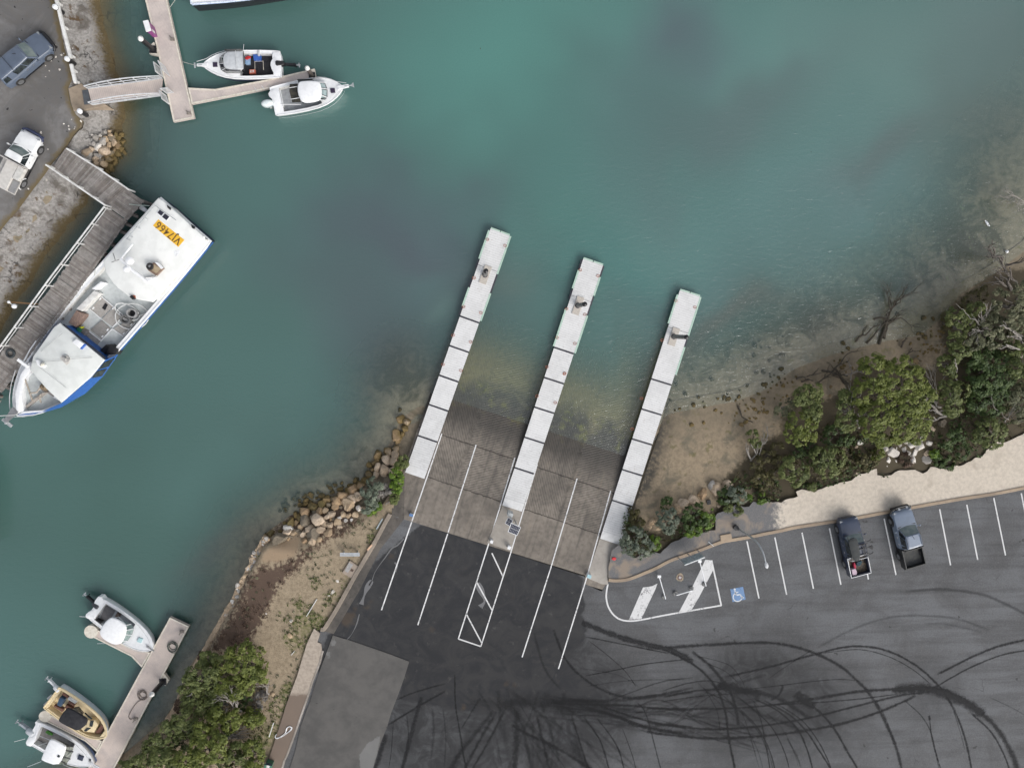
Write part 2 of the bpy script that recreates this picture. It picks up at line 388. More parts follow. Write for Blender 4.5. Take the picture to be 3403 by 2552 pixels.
wx = geo(-50, 56, .6, 420); wy = geo(-42, 38, .6, 420)
water = struct(gridmesh('water', wx, wy, 0.0, m_water(), {'water_c': watercol, 'murk': wateralpha}))

# ------------------------------------------------------------------ left shore: road, limestone shelf
def m_shelf():
    m, nt, p = newmat('weathered limestone shelf')
    n1 = noi(nt, .7, 6, .6, .5); n2 = noi(nt, 5, 5, .65); n3 = noi(nt, 22, 3)
    c = mixc(nt, sstep(nt, n2, .3, .72), (.36,.345,.325), (.20,.188,.175))
    c = mixc(nt, sstep(nt, n1, .50, .66, 0, .85), c, (.10,.086,.072))
    vo = N(nt, 'TexVoronoi', {'Scale': .75, 'Randomness': 1.0}, feature='DISTANCE_TO_EDGE')
    wv = nt.nodes.new('ShaderNodeVectorMath'); wv.operation = 'ADD'
    nn = N(nt, 'TexNoise', {'Scale': 1.6, 'Detail': 5.0}); nt.links.new(pos(nt), nn.inputs['Vector']); nt.links.new(pos(nt), wv.inputs[0])
    vm = nt.nodes.new('ShaderNodeVectorMath'); vm.operation = 'SCALE'; nt.links.new(nn.outputs['Color'], vm.inputs[0]); vm.inputs['Scale'].default_value = 1.1
    nt.links.new(vm.outputs[0], wv.inputs[1]); nt.links.new(wv.outputs[0], vo.inputs['Vector'])
    crack = sstep(nt, vo.outputs['Distance'], .0, .022, 1.0, 0.0)
    crack = mth(nt, 'MULTIPLY', crack, sstep(nt, noi(nt, .4, 3), .52, .62))
    c = mixc(nt, mth(nt, 'MULTIPLY', crack, .75), c, (.03,.028,.025))
    pl = mth(nt, 'MULTIPLY', sstep(nt, noi(nt, 1.1, 6, .7), .56, .66), attr(nt, 'growth'))
    c = mixc(nt, pl, c, mixc(nt, n3, (.10,.045,.025), (.09,.075,.035)))
    zz = N(nt, 'SeparateXYZ', {0: pos(nt)}).outputs[2]; zj = mth(nt, 'ADD', zz, mth(nt, 'MULTIPLY', mth(nt, 'SUBTRACT', n2, .5), .7))
    c = mixc(nt, sstep(nt, zj, .12, .5, 1, 0), c, mixc(nt, n3, (.045,.035,.02), (.16,.115,.045)))
    c = mixc(nt, sstep(nt, zj, -.5, -.25, 0, 1) , (.10,.085,.04), c)
    put(nt, p.inputs['Base Color'], c); put(nt, p.inputs['Roughness'], .92)
    bump(nt, p, mth(nt, 'ADD', mth(nt, 'ADD', n2, mth(nt, 'MULTIPLY', n3, .5)), mth(nt, 'MULTIPLY', crack, -1.5)), .9, .12); return m
road_edge = [(150,-500)] + A((565,0),(610,170),(640,330),(680,520),(735,700),(760,830),(715,930),(745,1100),(800,1210),(860,1270),(840,1340),(760,1440),(690,1560)) + C((560,440),(480,560),(340,740),(200,930),(60,1090),(0,1170)) + [(-200,1020),(-700,1750)]
re_w = [P2(q, 1.5) for q in road_edge]
def off(S, d, land):                       # shoreline pushed out to sea
    pts = [s[:2] for s in S]; out = []
    for i in range(len(pts)):
        a = Vector(pts[max(i-1, 0)]); b = Vector(pts[min(i+1, len(pts)-1)]); e = (b-a).normalized(); nn = Vector((-e.y, e.x))
        q = Vector(pts[i])+nn*d
        if inside(np.array([[*(Vector(pts[i])+nn*.3)]]), land)[0]: q = Vector(pts[i])-nn*d
        out.append((q.x, q.y))
    return out
def shelfz(XY):
    d, _ = dpoly(XY, re_w); t = terrain(XY); n = fbm(XY, .8, 4, 2)
    return np.minimum(t+.02, 1.5)+n*.28*np.clip(d/1.0, 0, 1)*np.clip((t+.6)*1.2, 0, 1)-.14*np.clip(d/1.2, 0, 1)
def growf(XY):
    w = np.zeros(len(XY))
    for x, y, r in ((175,40,30),(200,60,35),(190,120,30),(190,150,25),(185,20,20),(60,580,60),(20,600,40),(100,450,35),(30,500,35),(70,700,20),(160,170,18)): w += blob(XY, x, y, r, r, z=1)
    return np.clip(w*1.5, 0, 1)
shelf = sheet('rock_shelf', re_w + off(S1w, 2.2, LAND1)[::-1], shelfz, m_shelf(), .3, {'growth': growf})
def m_asph_old():
    m, nt, p = newmat('worn road asphalt')
    n1 = noi(nt, .25, 5, .6, 1.0); n2 = noi(nt, 2.0, 5); n3 = noi(nt, 38, 2)
    c = mixc(nt, sstep(nt, n1, .38, .62), (.185,.18,.176), (.10,.097,.095))
    c = mixc(nt, mth(nt, 'MULTIPLY', sstep(nt, n2, .4, .65), .5), c, (.11,.10,.09))
    c = mixc(nt, mth(nt, 'MULTIPLY', n3, .25), c, (.26,.25,.24))
    c = mixc(nt, sstep(nt, noi(nt, 3.2, 2), .70, .74), c, (.03,.029,.028))
    e = sstep(nt, mth(nt, 'ADD', attr(nt, 'edge'), mth(nt, 'MULTIPLY', n2, .9)), .55, .95, .9, 0)
    c = mixc(nt, e, c, mixc(nt, n3, (.10,.085,.04), (.19,.13,.06)))
    put(nt, p.inputs['Base Color'], c); put(nt, p.inputs['Roughness'], .9); bump(nt, p, n3, .4, .01); return m
road = sheet('road', [P2(q, 1.52) for q in road_edge] + [P2((-1500,1700),1.5), P2((-1500,-900),1.5), P2((0,-900),1.5)], 1.52, m_asph_old(), .5, {'edge': lambda XY: dpoly(XY, re_w)[0]})
# ------------------------------------------------------------------ right: ramp, car park, verge, beach, bank
def m_ramp():
    m, nt, p = newmat('grooved ramp concrete')
    n1 = noi(nt, .45, 6, .6, .6); n2 = noi(nt, 3, 5); n3 = noi(nt, 25, 2)
    c = mixc(nt, sstep(nt, n1, .35, .68), (.245,.215,.182), (.16,.142,.122))
    c = mixc(nt, mth(nt, 'MULTIPLY', sstep(nt, n2, .4, .7), .45), c, (.10,.09,.08))
    sN, tN = attr(nt, 'down'), attr(nt, 'lane')
    # streaks running down the slope
    sv = N(nt, 'CombineXYZ', {0: mth(nt, 'MULTIPLY', tN, 2.2), 1: mth(nt, 'MULTIPLY', sN, .16), 2: 0.0})
    st = noi(nt, 1.0, 4, .6, 0, sv.outputs[0]); c = mixc(nt, sstep(nt, st, .48, .72, 0, .6), c, (.085,.078,.07))
    c = mixc(nt, sstep(nt, st, .28, .42, .5, 0), c, (.25,.21,.165))
    g = attr(nt, 'groove'); ph = attr(nt, 'chev')
    fr = mth(nt, 'FRACT', mth(nt, 'MULTIPLY', ph, 4.6)); gl = sstep(nt, fr, .0, .3, 1, 0)
    gl = mth(nt, 'ADD', gl, sstep(nt, fr, .75, 1.0, 0, 1), True); gl = mth(nt, 'MULTIPLY', gl, sstep(nt, g, 0, .12))
    gl = mth(nt, 'MULTIPLY', gl, sstep(nt, n2, .25, .6, .45, 1.0))
    c = mixc(nt, mth(nt, 'MULTIPLY', gl, .36), c, (.04,.037,.034))
    jt = mth(nt, 'MULTIPLY', sstep(nt, mth(nt, 'ABSOLUTE', mth(nt, 'ADD', g, mth(nt, 'MULTIPLY', mth(nt, 'SUBTRACT', n2, .5), .25))), .02, .07, 1, 0), 1.0)
    jt2 = sstep(nt, mth(nt, 'ABSOLUTE', mth(nt, 'SUBTRACT', mth(nt, 'ADD', g, mth(nt, 'MULTIPLY', mth(nt, 'SUBTRACT', n2, .5), .2)), 3.75)), .02, .07, 1, 0)
    c = mixc(nt, mth(nt, 'MULTIPLY', mth(nt, 'ADD', jt, jt2, True), .8), c, (.035,.03,.027))
    zz = N(nt, 'SeparateXYZ', {0: pos(nt)}).outputs[2]; zj = mth(nt, 'ADD', zz, mth(nt, 'MULTIPLY', mth(nt, 'SUBTRACT', n1, .5), .55))
    c = mixc(nt, mth(nt, 'MULTIPLY', sstep(nt, zj, .10, .42, 1, 0), .8), c, (.040,.037,.033))                 # wet and slimed band
    c = mixc(nt, mth(nt, 'MULTIPLY', sstep(nt, zj, -.42, -.10, 1, 0), sstep(nt, n2, .25, .55, .6, 1)), c, mixc(nt, n1, (.25,.205,.10), (.175,.15,.10)))       # algae under water
    c = mixc(nt, mth(nt, 'MULTIPLY', sstep(nt, noi(nt, .8, 5, .7), .5, .78), sstep(nt, zj, -.5, -.15, 0, .7)), c, mixc(nt, sstep(nt, zj, -.1, .1), (.24,.23,.045), c))
    put(nt, p.inputs['Base Color'], c); put(nt, p.inputs['Roughness'], sstep(nt, zj, .05, .4, .45, .9)); put(nt, p.inputs['Specular IOR Level'], .3)
    bump(nt, p, mth(nt, 'SUBTRACT', mth(nt, 'MULTIPLY', n3, .3), gl), .6, .03); return m
def lane_c(t):                                               # crown line of each V of grooves
    c1 = ramp_st(*on_ramp(DD((985, 1040))).xy)[1]; c2 = ramp_st(*on_ramp(DD((1210, 1110))).xy)[1]; mid = ramp_st(*on_ramp(DD((1110, 1010))).xy)[1]
    return np.where(t < mid, c1, c2)
gs0 = ramp_st(*on_ramp(G((720, 1150))).xy)[0]; gs1 = ramp_st(*on_ramp(G((1200, 1310))).xy)[0]
gt0 = ramp_st(*on_ramp(G((720, 1150))).xy)[1]; gt1 = ramp_st(*on_ramp(G((1200, 1310))).xy)[1]
def groovef(XY): s, t = stf(XY); return s-gs0-(t-gt0)*(gs1-gs0)/(gt1-gt0)
def chevf(XY):
    s, t = stf(XY); u = t-lane_c(t); return np.where(u < 0, s*.55+u*1.0*.9, s*.9-u*.55)
ramp_poly = []
tl, tr = ramp_st(*on_ramp(DD((866, 1040))).xy)[1], ramp_st(*on_ramp(DD((1347, 1172))).xy)[1]
def rp(s, t): v = RT0+SX*s+TX*t; return (v.x, v.y)
ramp = sheet('boat_ramp', [rp(0, -1.2), rp(4, tl-.1), rp(24, tl+.2), rp(24, tr), rp(2.2, tr+.1), rp(.2, RW+2.0), rp(-.9, RW+1.8), rp(-.7, RW+.1), rp(0, RW)], ramp_zn, m_ramp(), .3, {'down': lambda q: stf(q)[0], 'lane': lambda q: stf(q)[1], 'groove': groovef, 'chev': chevf})
kerbA = M((225,1045),(300,1052),(400,1045),(490,1020),(600,975),(720,925),(860,850),(960,812),(1100,765),(1210,725),(1410,648)) + M((1530,625),(1700,597),(1850,565),(2030,530),(2212,490)) + NN((400,588),(660,545),(940,492),(1220,440),(1700,355),(2212,272)) + [(3700,1560),(4300,1430)]
kerbB = I((2062,190),(1985,330),(1900,490),(1800,660),(1700,830),(1600,1010),(1500,1190),(1420,1320),(1375,1390),(1340,1412),(1310,1405))
pathE = LL((2095,240),(2070,330),(2110,350),(2118,420),(2080,560),(2010,740),(1960,900),(1890,1100),(1810,1330),(1740,1520),(1690,1659)) + [(880,2800),(760,3100)]
ZC = 1.35
def pw(ps, z=ZC): return [P2(q, z) for q in ps]
park_poly = [rp(0, -1.0)] + pw(kerbB) + pw(pathE) + pw([(1000,4000),(5500,4000),(5500,1200)]) + pw(kerbA)[::-1] + [rp(-.75, RW+1.8), rp(-.75, RW+.1), rp(-.1, RW), rp(-.02, RW*.5)]
newa = pw(V((130,-120),(-90,110),(-230,400),(-330,620),(-280,700),(-60,620),(300,590),(230,850),(500,900),(800,950),(1100,920),(1400,870),(1650,840),(1560,760),(1420,640),(1340,560),(1490,480),(1510,380),(1475,290),(1500,240),(1480,150),(1480,20),(1400,-60),(900,-220),(400,-330)))
def darkf(XY):
    return sdist(XY, newa)
def vb(XY, x, y, r, conv=V): c = np.array(P2(conv((x, y)), ZC)); d = XY-c; return np.exp(-(d**2).sum(1)/(r*r))
def grimef(XY):
    w = np.zeros(len(XY))
    for x, y, r in ((1050,860,6),(700,700,6),(1350,860,5),(1650,880,4),(400,780,5),(1250,650,4),(1000,1150,7),(400,1200,5)): w += .7*vb(XY, x, y, r)
    for x, y, r in ((430,1030,4),(850,1060,3.5),(700,1150,5),(300,1100,5),(1000,1150,4),(1650,1020,3),(600,900,4)): w += .5*vb(XY, x, y, r, W)
    return np.clip(w, 0, 1)
def m_park():
    m, nt, p = newmat('car park asphalt')
    n1 = noi(nt, .22, 6, .6, .8); n2 = noi(nt, 1.6, 6, .62); n3 = noi(nt, 34, 2); n4 = noi(nt, .5, 5, .65, 1.5)
    sv = N(nt, 'Mapping', {'Vector': pos(nt), 'Scale': (.12, 1.2, 1), 'Rotation': (0, 0, -.2)}); st = noi(nt, 1.0, 5, .6, .4, sv.outputs[0])
    c = mixc(nt, sstep(nt, n1, .35, .66), (.128,.132,.139), (.092,.093,.096))
    c = mixc(nt, mth(nt, 'MULTIPLY', sstep(nt, st, .42, .68), .5), c, (.055,.055,.056))
    c = mixc(nt, mth(nt, 'MULTIPLY', sstep(nt, n2, .5, .75), .28), c, (.115,.112,.108))
    gr = noi(nt, 8, 3, .8); c = mixc(nt, sstep(nt, gr, .5, .72, 0, .4), c, (.05,.05,.05)); c = mixc(nt, sstep(nt, gr, .5, .3, 0, .3), c, (.19,.19,.19))
    c = mixc(nt, mth(nt, 'MULTIPLY', sstep(nt, noi(nt, 1.1, 2), .72, .75), .7), c, (.04,.039,.038))
    c = mixc(nt, mth(nt, 'MULTIPLY', attr(nt, 'grime'), sstep(nt, n4, .25, .65, .5, .95)), c, (.024,.0245,.026))
    dk = mth(nt, 'ADD', attr(nt, 'newer'), mth(nt, 'MULTIPLY', mth(nt, 'SUBTRACT', n2, .5), .8))
    nw = mixc(nt, sstep(nt, n4, .34, .66), (.020,.021,.024), (.036,.036,.037))
    nw = mixc(nt, mth(nt, 'MULTIPLY', sstep(nt, n2, .60, .74), .5), nw, (.10,.095,.09))
    nw = mixc(nt, mth(nt, 'MULTIPLY', sstep(nt, noi(nt, .33, 4), .64, .72), .5), nw, (.085,.058,.035))
    c = mixc(nt, mth(nt, 'MULTIPLY', sstep(nt, dk, -.05, .22), .93), c, nw)
    vo = N(nt, 'TexVoronoi', {'Scale': .22}, feature='DISTANCE_TO_EDGE')
    wv = nt.nodes.new('ShaderNodeVectorMath'); wv.operation = 'ADD'; nn = N(nt, 'TexNoise', {'Scale': .8, 'Detail': 6.0}); nt.links.new(pos(nt), nn.inputs['Vector'])
    vm = nt.nodes.new('ShaderNodeVectorMath'); vm.operation = 'SCALE'; nt.links.new(nn.outputs['Color'], vm.inputs[0]); vm.inputs['Scale'].default_value = 1.6
    nt.links.new(pos(nt), wv.inputs[0]); nt.links.new(vm.outputs[0], wv.inputs[1]); nt.links.new(wv.outputs[0], vo.inputs['Vector'])
    ck = mth(nt, 'MULTIPLY', sstep(nt, vo.outputs['Distance'], 0, .011, 1, 0), sstep(nt, noi(nt, .35, 3), .58, .66))
    c = mixc(nt, mth(nt, 'MULTIPLY', ck, .6), c, (.03,.03,.03))
    c = mixc(nt, mth(nt, 'MULTIPLY', sstep(nt, n3, .62, .8), .3), c, (.24,.235,.23))
    put(nt, p.inputs['Base Color'], c); put(nt, p.inputs['Roughness'], .88); put(nt, p.inputs['Specular IOR Level'], .3); bump(nt, p, n3, .5, .01); return m
park = sheet('car_park', park_poly, ZC, m_park(), .4, {'newer': darkf, 'grime': grimef})
# apron of bare stained concrete left of the ramp lanes
def m_conc(name, a, b, st=.5):
    m, nt, p = newmat(name)
    n1 = noi(nt, .35, 6, .65, .8); n2 = noi(nt, 3, 6, .7); n3 = noi(nt, 28, 2)
    c = mixc(nt, sstep(nt, n1, .34, .66), a, b); c = mixc(nt, mth(nt, 'MULTIPLY', sstep(nt, n2, .48, .75), st), c, tuple(x*.5 for x in b))
    c = mixc(nt, mth(nt, 'MULTIPLY', sstep(nt, n3, .62, .8), .35), c, tuple(min(.8, x*1.5) for x in a))
    put(nt, p.inputs['Base Color'], c); put(nt, p.inputs['Roughness'], .88); bump(nt, p, n3, .4, .01); return m
apron_m = m_conc('stained apron concrete', (.125,.11,.095), (.066,.060,.054), .7)
apron = sheet('ramp_apron', [rp(3.6, tl+.1), rp(.02, -.5), rp(-3.0, -1.6), rp(-7.0, -2.2)] + pw(I((1450,1440),(1340,1412),(1375,1385),(1600,1008),(1990,328),(2062,195)), 1.36) + [rp(3.2, tl-.9)], lambda q: np.minimum(ramp_zn(q), 1.35)+.006, apron_m, .3)
pad_poly = pw(RR((320,330),(480,378),(700,452),(900,523),(1082,592),(1030,760),(965,940),(900,1110),(860,1245),(790,1420),(720,1659)) + [(1150,2800),(880,2800)] + RR((-60,1500),(0,1230),(92,985),(160,760),(235,560)))
def padz(XY): return np.full(len(XY), ZC+.05)
def m_pad():
    m, nt, p = newmat('concrete wash-down slab')
    n1 = noi(nt, .35, 7, .7, .15); n2 = noi(nt, 2.4, 6, .7); n3 = noi(nt, 26, 2)
    c = mixc(nt, sstep(nt, n1, .36, .64), (.105,.10,.094), (.07,.068,.065)); c = mixc(nt, mth(nt, 'MULTIPLY', sstep(nt, n2, .5, .75), .5), c, (.085,.08,.075))
    c = mixc(nt, sstep(nt, mth(nt, 'ADD', attr(nt, 'patch'), mth(nt, 'MULTIPLY', mth(nt, 'SUBTRACT', n2, .5), .7)), -.02, .12), c, mixc(nt, n1, (.19,.188,.182), (.11,.11,.108)))
    c = mixc(nt, sstep(nt, attr(nt, 'joint'), .02, .045, .9, 0), c, (.03,.028,.026))
    put(nt, p.inputs['Base Color'], c); put(nt, p.inputs['Roughness'], .85); bump(nt, p, n3, .4, .01); return m
pad = sheet('concrete_slab', pad_poly, padz, m_pad(), .3, {'patch': lambda q: np.maximum(np.maximum(sdist(q, pw(RR((320,335),(355,360),(345,430),(275,450)))), sdist(q, pw(RR((250,480),(300,490),(315,540),(270,575),(235,560))))), sdist(q, pw(RR((800,1300),(680,1390),(575,1530),(590,1700),(720,1700),(790,1420))))), 'joint': lambda q: dpoly(q, pw(RR((92,985),(860,1245))))[0]})
mb = MB(); pp = pad_poly; cx = sum(p[0] for p in pp)/len(pp)
mb.prism(pp, ZC-.1, ZC+.046); o = mb.build('concrete_slab_edge', m_conc('slab edge', (.16,.15,.14), (.1,.095,.09)), pad)
# ------------------------------------------------------------------ kerbs and footpath
kerb_m = m_conc('sandy kerb concrete', (.36,.28,.20), (.25,.195,.145), .3)
def strip_between(mbx, line, w, z0, z1, side=1):
    pts = [Vector(p) for p in line]; l = []; r = []
    for i in range(len(pts)):
        a = pts[max(i-1, 0)]; b = pts[min(i+1, len(pts)-1)]; e = (b-a).normalized(); nn = Vector((-e.y, e.x))*side
        l.append(pts[i]); r.append(pts[i]+nn*w)
    rings = [[(a.x, a.y, z0), (a.x, a.y, z1-.02), (a.x+(b.x-a.x)*.1, a.y+(b.y-a.y)*.1, z1), (b.x, b.y, z1), (b.x, b.y, z0)] for a, b in zip(l, r)]
    mbx.loft(rings); return mbx
kl = [Vector(p).to_3d() for p in pw(kerbA)]; kl = [(v.x, v.y) for v in crom(kl, 4)]
struct(strip_between(MB(), kl, .27, ZC-.2, ZC+.12, 1).build('kerb', kerb_m))
kl2 = [(v.x, v.y) for v in crom([Vector((*p, 0)) for p in pw(kerbB)], 4)]
struct(strip_between(MB(), kl2, .33, ZC-.25, ZC+.12, -1).build('kerb', m_conc('old kerb concrete', (.30,.25,.20), (.2,.17,.14), .4)))
path_w = pw(LL((2035,190),(2100,240),(2070,330),(2110,350),(2118,420),(2080,560),(2010,740),(1960,900),(1890,1100),(1810,1330),(1740,1520),(1690,1659)) + [(880,2800),(820,2800)] + LL((1530,1659),(1600,1440),(1680,1200),(1740,1000),(1800,840),(1860,680),(1920,480),(1960,350)))
mb = MB(); mb.prism(path_w, ZC-.2, ZC+.09)
m, nt, p = newmat('footpath concrete'); n1 = noi(nt, .5, 5); n2 = noi(nt, 4, 5); yy = N(nt, 'SeparateXYZ', {0: pos(nt)}).outputs[1]
y0 = P(LL((1850,860)), ZC).y
c = mixc(nt, sstep(nt, n2, .35, .7), (.40,.34,.28), (.30,.255,.21)); c2 = mixc(nt, n1, (.20,.15,.115), (.14,.11,.09))
put(nt, p.inputs['Base Color'], mixc(nt, sstep(nt, mth(nt, 'ADD', yy, mth(nt, 'MULTIPLY', n2, .6)), y0-.05, y0+.35, 1, 0), c, c2)); put(nt, p.inputs['Roughness'], .9)
struct(mb.build('footpath', m))
gut = MB(); strip_between(gut, [(v.x, v.y) for v in crom([Vector((*q, 0)) for q in pw(pathE)[3:]], 3)], .16, ZC-.2, ZC+.11, 1)
struct(gut.build('path_kerb', m_conc('pale path kerb', (.48,.44,.40), (.25,.22,.19), .6)))
# ------------------------------------------------------------------ grass bank, seawall
bank_poly = off(S2w[2:18], .05, LAND2) + [P2(q, .9) for q in U((1500,1500),(1640,1300),(1740,1100))] + pw([I((2062,190))]) + pw(kerbB)[1:] + pw(LL((2035,190),(1960,350),(1920,480),(1800,840),(1680,1200),(1530,1659))) + [P2((880,2900),1.2), P2((-300,3050),1.2)]
COVER_GAPS = [pw(I((1760,230),(1650,330),(1480,440),(1330,520),(1200,580),(1230,640),(1130,720),(960,860),(880,950),(800,1150),(720,1300),(640,1450),(560,1600),(100,1640),(330,1300),(470,1060),(520,850),(700,720),(880,700),(1060,620),(1100,560),(1300,480),(1430,350),(1600,250)), 1.1), pw(I((740,420),(1000,180),(1300,-40),(1700,-250),(1900,-200),(1780,100),(1700,220),(1450,400),(1250,470),(1100,380),(900,470)), 1.0)]  # second outline puts the shaded gaps between boulders into the ground colour
BARE = [pw(I((1110,430),(1080,620),(880,690),(700,690),(690,600),(800,520),(1000,440)), 1.1)]
def m_bank():
    m, nt, p = newmat('dry grass bank')
    n1 = noi(nt, .6, 6, .65, .6); n2 = noi(nt, 3.5, 6, .7); n3 = noi(nt, 16, 4, .7)
    c = mixc(nt, sstep(nt, n2, .32, .7), (.36,.29,.20), (.235,.185,.125)); c = mixc(nt, sstep(nt, n3, .45, .75, 0, .75), c, (.12,.095,.06))
    c = mixc(nt, mth(nt, 'MULTIPLY', sstep(nt, mth(nt, 'ADD', n1, mth(nt, 'MULTIPLY', attr(nt, 'lush'), .22)), .62, .84), sstep(nt, n2, .35, .65)), c, mixc(nt, n3, (.10,.12,.035), (.19,.18,.07)))
    c = mixc(nt, sstep(nt, mth(nt, 'ADD', attr(nt, 'bare'), mth(nt, 'MULTIPLY', mth(nt, 'SUBTRACT', n2, .5), .9)), -.1, .3), c, mixc(nt, n3, (.38,.285,.19), (.25,.18,.115)))
    c = mixc(nt, sstep(nt, mth(nt, 'ADD', attr(nt, 'cover'), mth(nt, 'MULTIPLY', mth(nt, 'SUBTRACT', n2, .5), 3.4)), -.2, .45), c, mixc(nt, n3, (.062,.038,.028), (.125,.085,.06)))  # brown ground cover, plus the painted dark gaps between the armour boulders
    put(nt, p.inputs['Base Color'], c); put(nt, p.inputs['Roughness'], .95); bump(nt, p, n3, .8, .05); return m
def lush(q):
    return np.clip(sum(np.exp(-((q-np.array(P2(I((x, y)), 1.2)))**2).sum(1)/r**2) for x, y, r in ((1060,1220,1.5),(1150,1350,1.4),(1100,1500,1.2),(1350,1350,.8),(1450,1080,.9),(1600,900,.7),(1900,400,.8),(1850,560,.6),(1250,880,.8)))
                   + sum(np.exp(-((q-np.array(P2(LL((x, y)), 1.2)))**2).sum(1)/r**2) for x, y, r in ((1680,1000,1.0),(1560,1330,1.2),(1760,820,.6),(1480,1280,1.2))), 0, 1.2)
def bankz(q): return np.minimum(terrain(q)+.02, 1.3)+fbm(q, .5, 3, 4)*.06
bank = sheet('grass_bank', bank_poly, bankz, m_bank(), .35, {'cover': lambda q: np.maximum(sdist(q, COVER_GAPS[0]), sdist(q, COVER_GAPS[1])), 'bare': lambda q: sdist(q, BARE[0]), 'lush': lush})
# ------------------------------------------------------------------ right shore: beach, scrub soil, gravel verge
def m_beach():
    m, nt, p = newmat('beach sand')
    n1 = noi(nt, .5, 6, .65, .8); n2 = noi(nt, 2.6, 6, .7); n3 = noi(nt, 14, 4, .7)
    c = mixc(nt, sstep(nt, n2, .34, .7), (.33,.26,.175), (.225,.18,.125)); c = mixc(nt, sstep(nt, n1, .5, .66, 0, .8), c, (.125,.115,.085))
    c = mixc(nt, sstep(nt, n3, .60, .72, 0, .7), c, (.075,.068,.04))
    zz = N(nt, 'SeparateXYZ', {0: pos(nt)}).outputs[2]; zj = mth(nt, 'ADD', zz, mth(nt, 'MULTIPLY', mth(nt, 'SUBTRACT', n1, .5), .5))
    c = mixc(nt, sstep(nt, zj, .02, .45, .5, 0), c, (.13,.112,.08))
    c = mixc(nt, mth(nt, 'MULTIPLY', sstep(nt, noi(nt, 1.3, 4), .60, .70), .5), c, (.13,.12,.035))
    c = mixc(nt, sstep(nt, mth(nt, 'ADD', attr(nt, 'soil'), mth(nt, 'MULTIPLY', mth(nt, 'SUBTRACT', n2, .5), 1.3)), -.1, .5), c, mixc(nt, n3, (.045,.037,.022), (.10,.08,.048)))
    c = mixc(nt, mth(nt, 'MULTIPLY', attr(nt, 'damp'), sstep(nt, n2, .3, .6, .4, 1)), c, (.055,.050,.042))
    put(nt, p.inputs['Base Color'], c); put(nt, p.inputs['Roughness'], .95); bump(nt, p, n3, .7, .05); return m
vergeN = M((330,660),(520,790),(760,720),(1000,580),(1150,560),(1330,470),(1360,330),(1440,320),(1600,260),(1740,215),(1900,215),(2212,160)) + NN((0,260),(130,250),(330,190),(560,120),(830,30)) + O((1150,1370),(1350,1360),(1640,1340),(1850,1260),(2050,1150),(2212,1090)) + [(3700,1330),(4300,1150)]
def jag(ps, step=.35, amp=.3, sd=1.0):
    o = []
    for a, b in zip(ps, ps[1:]):
        a, b = Vector(a), Vector(b); k = max(1, int((b-a).length/step)); e = (b-a).normalized(); n_ = Vector((-e.y, e.x))
        for j in range(k):
            p = a.lerp(b, j/k); o.append(tuple(p+n_*amp*(noise.noise((p.x*.9, p.y*.9, sd))*1.6+noise.noise((p.x*3, p.y*3, sd)))))
    return o+[ps[-1]]
verge_poly = pw(kerbA) + [P2((4300,1150),1.3)] + jag(pw(vergeN, 1.3)[::-1]) + pw(M((260,720),(225,900)), 1.3)
beach_poly = off(S2w[36:56], 1.2, LAND2) + pw([(4300,1000),(4300,1250)], 1.2) + pw(vergeN, 1.2)[::-1] + [rp(.8, RW+1.95), rp(2.2, tr-.1), rp(11, tr-.05), rp(13, tr)]
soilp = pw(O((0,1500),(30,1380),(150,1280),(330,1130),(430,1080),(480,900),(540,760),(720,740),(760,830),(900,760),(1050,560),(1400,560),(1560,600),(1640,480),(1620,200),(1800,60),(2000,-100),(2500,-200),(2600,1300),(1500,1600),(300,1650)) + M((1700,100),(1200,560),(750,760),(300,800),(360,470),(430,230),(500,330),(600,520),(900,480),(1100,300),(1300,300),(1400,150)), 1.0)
def beachz(q): return np.minimum(terrain(q)+.015, 1.28)+fbm(q, .7, 3, 6)*.05*np.clip(terrain(q)*3, 0, 1)
beach = sheet('beach', beach_poly, beachz, m_beach(), .35, {'soil': lambda q: sdist(q, soilp), 'damp': lambda q: np.clip(blob(q,1420,930,28,60,-18)+blob(q,1400,1010,22,40,-18)+blob(q,1375,1060,20,50,-18), 0, 1)})
def m_verge():
    m, nt, p = newmat('cream crushed limestone')
    n1 = noi(nt, .4, 5, .6, .5); n2 = noi(nt, 3, 6, .7); n3 = noi(nt, 24, 3, .7)
    c = mixc(nt, sstep(nt, n2, .35, .7), (.59,.525,.44), (.47,.415,.345)); c = mixc(nt, sstep(nt, n1, .52, .72, 0, .7), c, (.40,.345,.28)); c = mixc(nt, sstep(nt, n3, .55, .72, 0, .45), c, (.24,.20,.16))
    g = sstep(nt, mth(nt, 'ADD', attr(nt, 'blue'), mth(nt, 'MULTIPLY', mth(nt, 'SUBTRACT', n2, .5), 1.1)), .3, .75)
    gc = mixc(nt, sstep(nt, n3, .4, .7), (.115,.118,.125), (.20,.19,.18)); gc = mixc(nt, sstep(nt, n1, .50, .62), gc, mixc(nt, n3, (.30,.25,.20), (.2,.165,.135)))
    c = mixc(nt, g, c, gc); put(nt, p.inputs['Base Color'], c); put(nt, p.inputs['Roughness'], .95); bump(nt, p, n3, .6, .03); return m
gc0 = np.array(P2(M((1900,420)), ZC)); 
def bluef(q):
    x0 = P2(M((2150,380)), ZC)[0]; return np.clip((x0-q[:, 0])/3.2+.15, 0, 1)
verge = sheet('gravel_verge', verge_poly, ZC+.05, m_verge(), .4, {'blue': bluef})
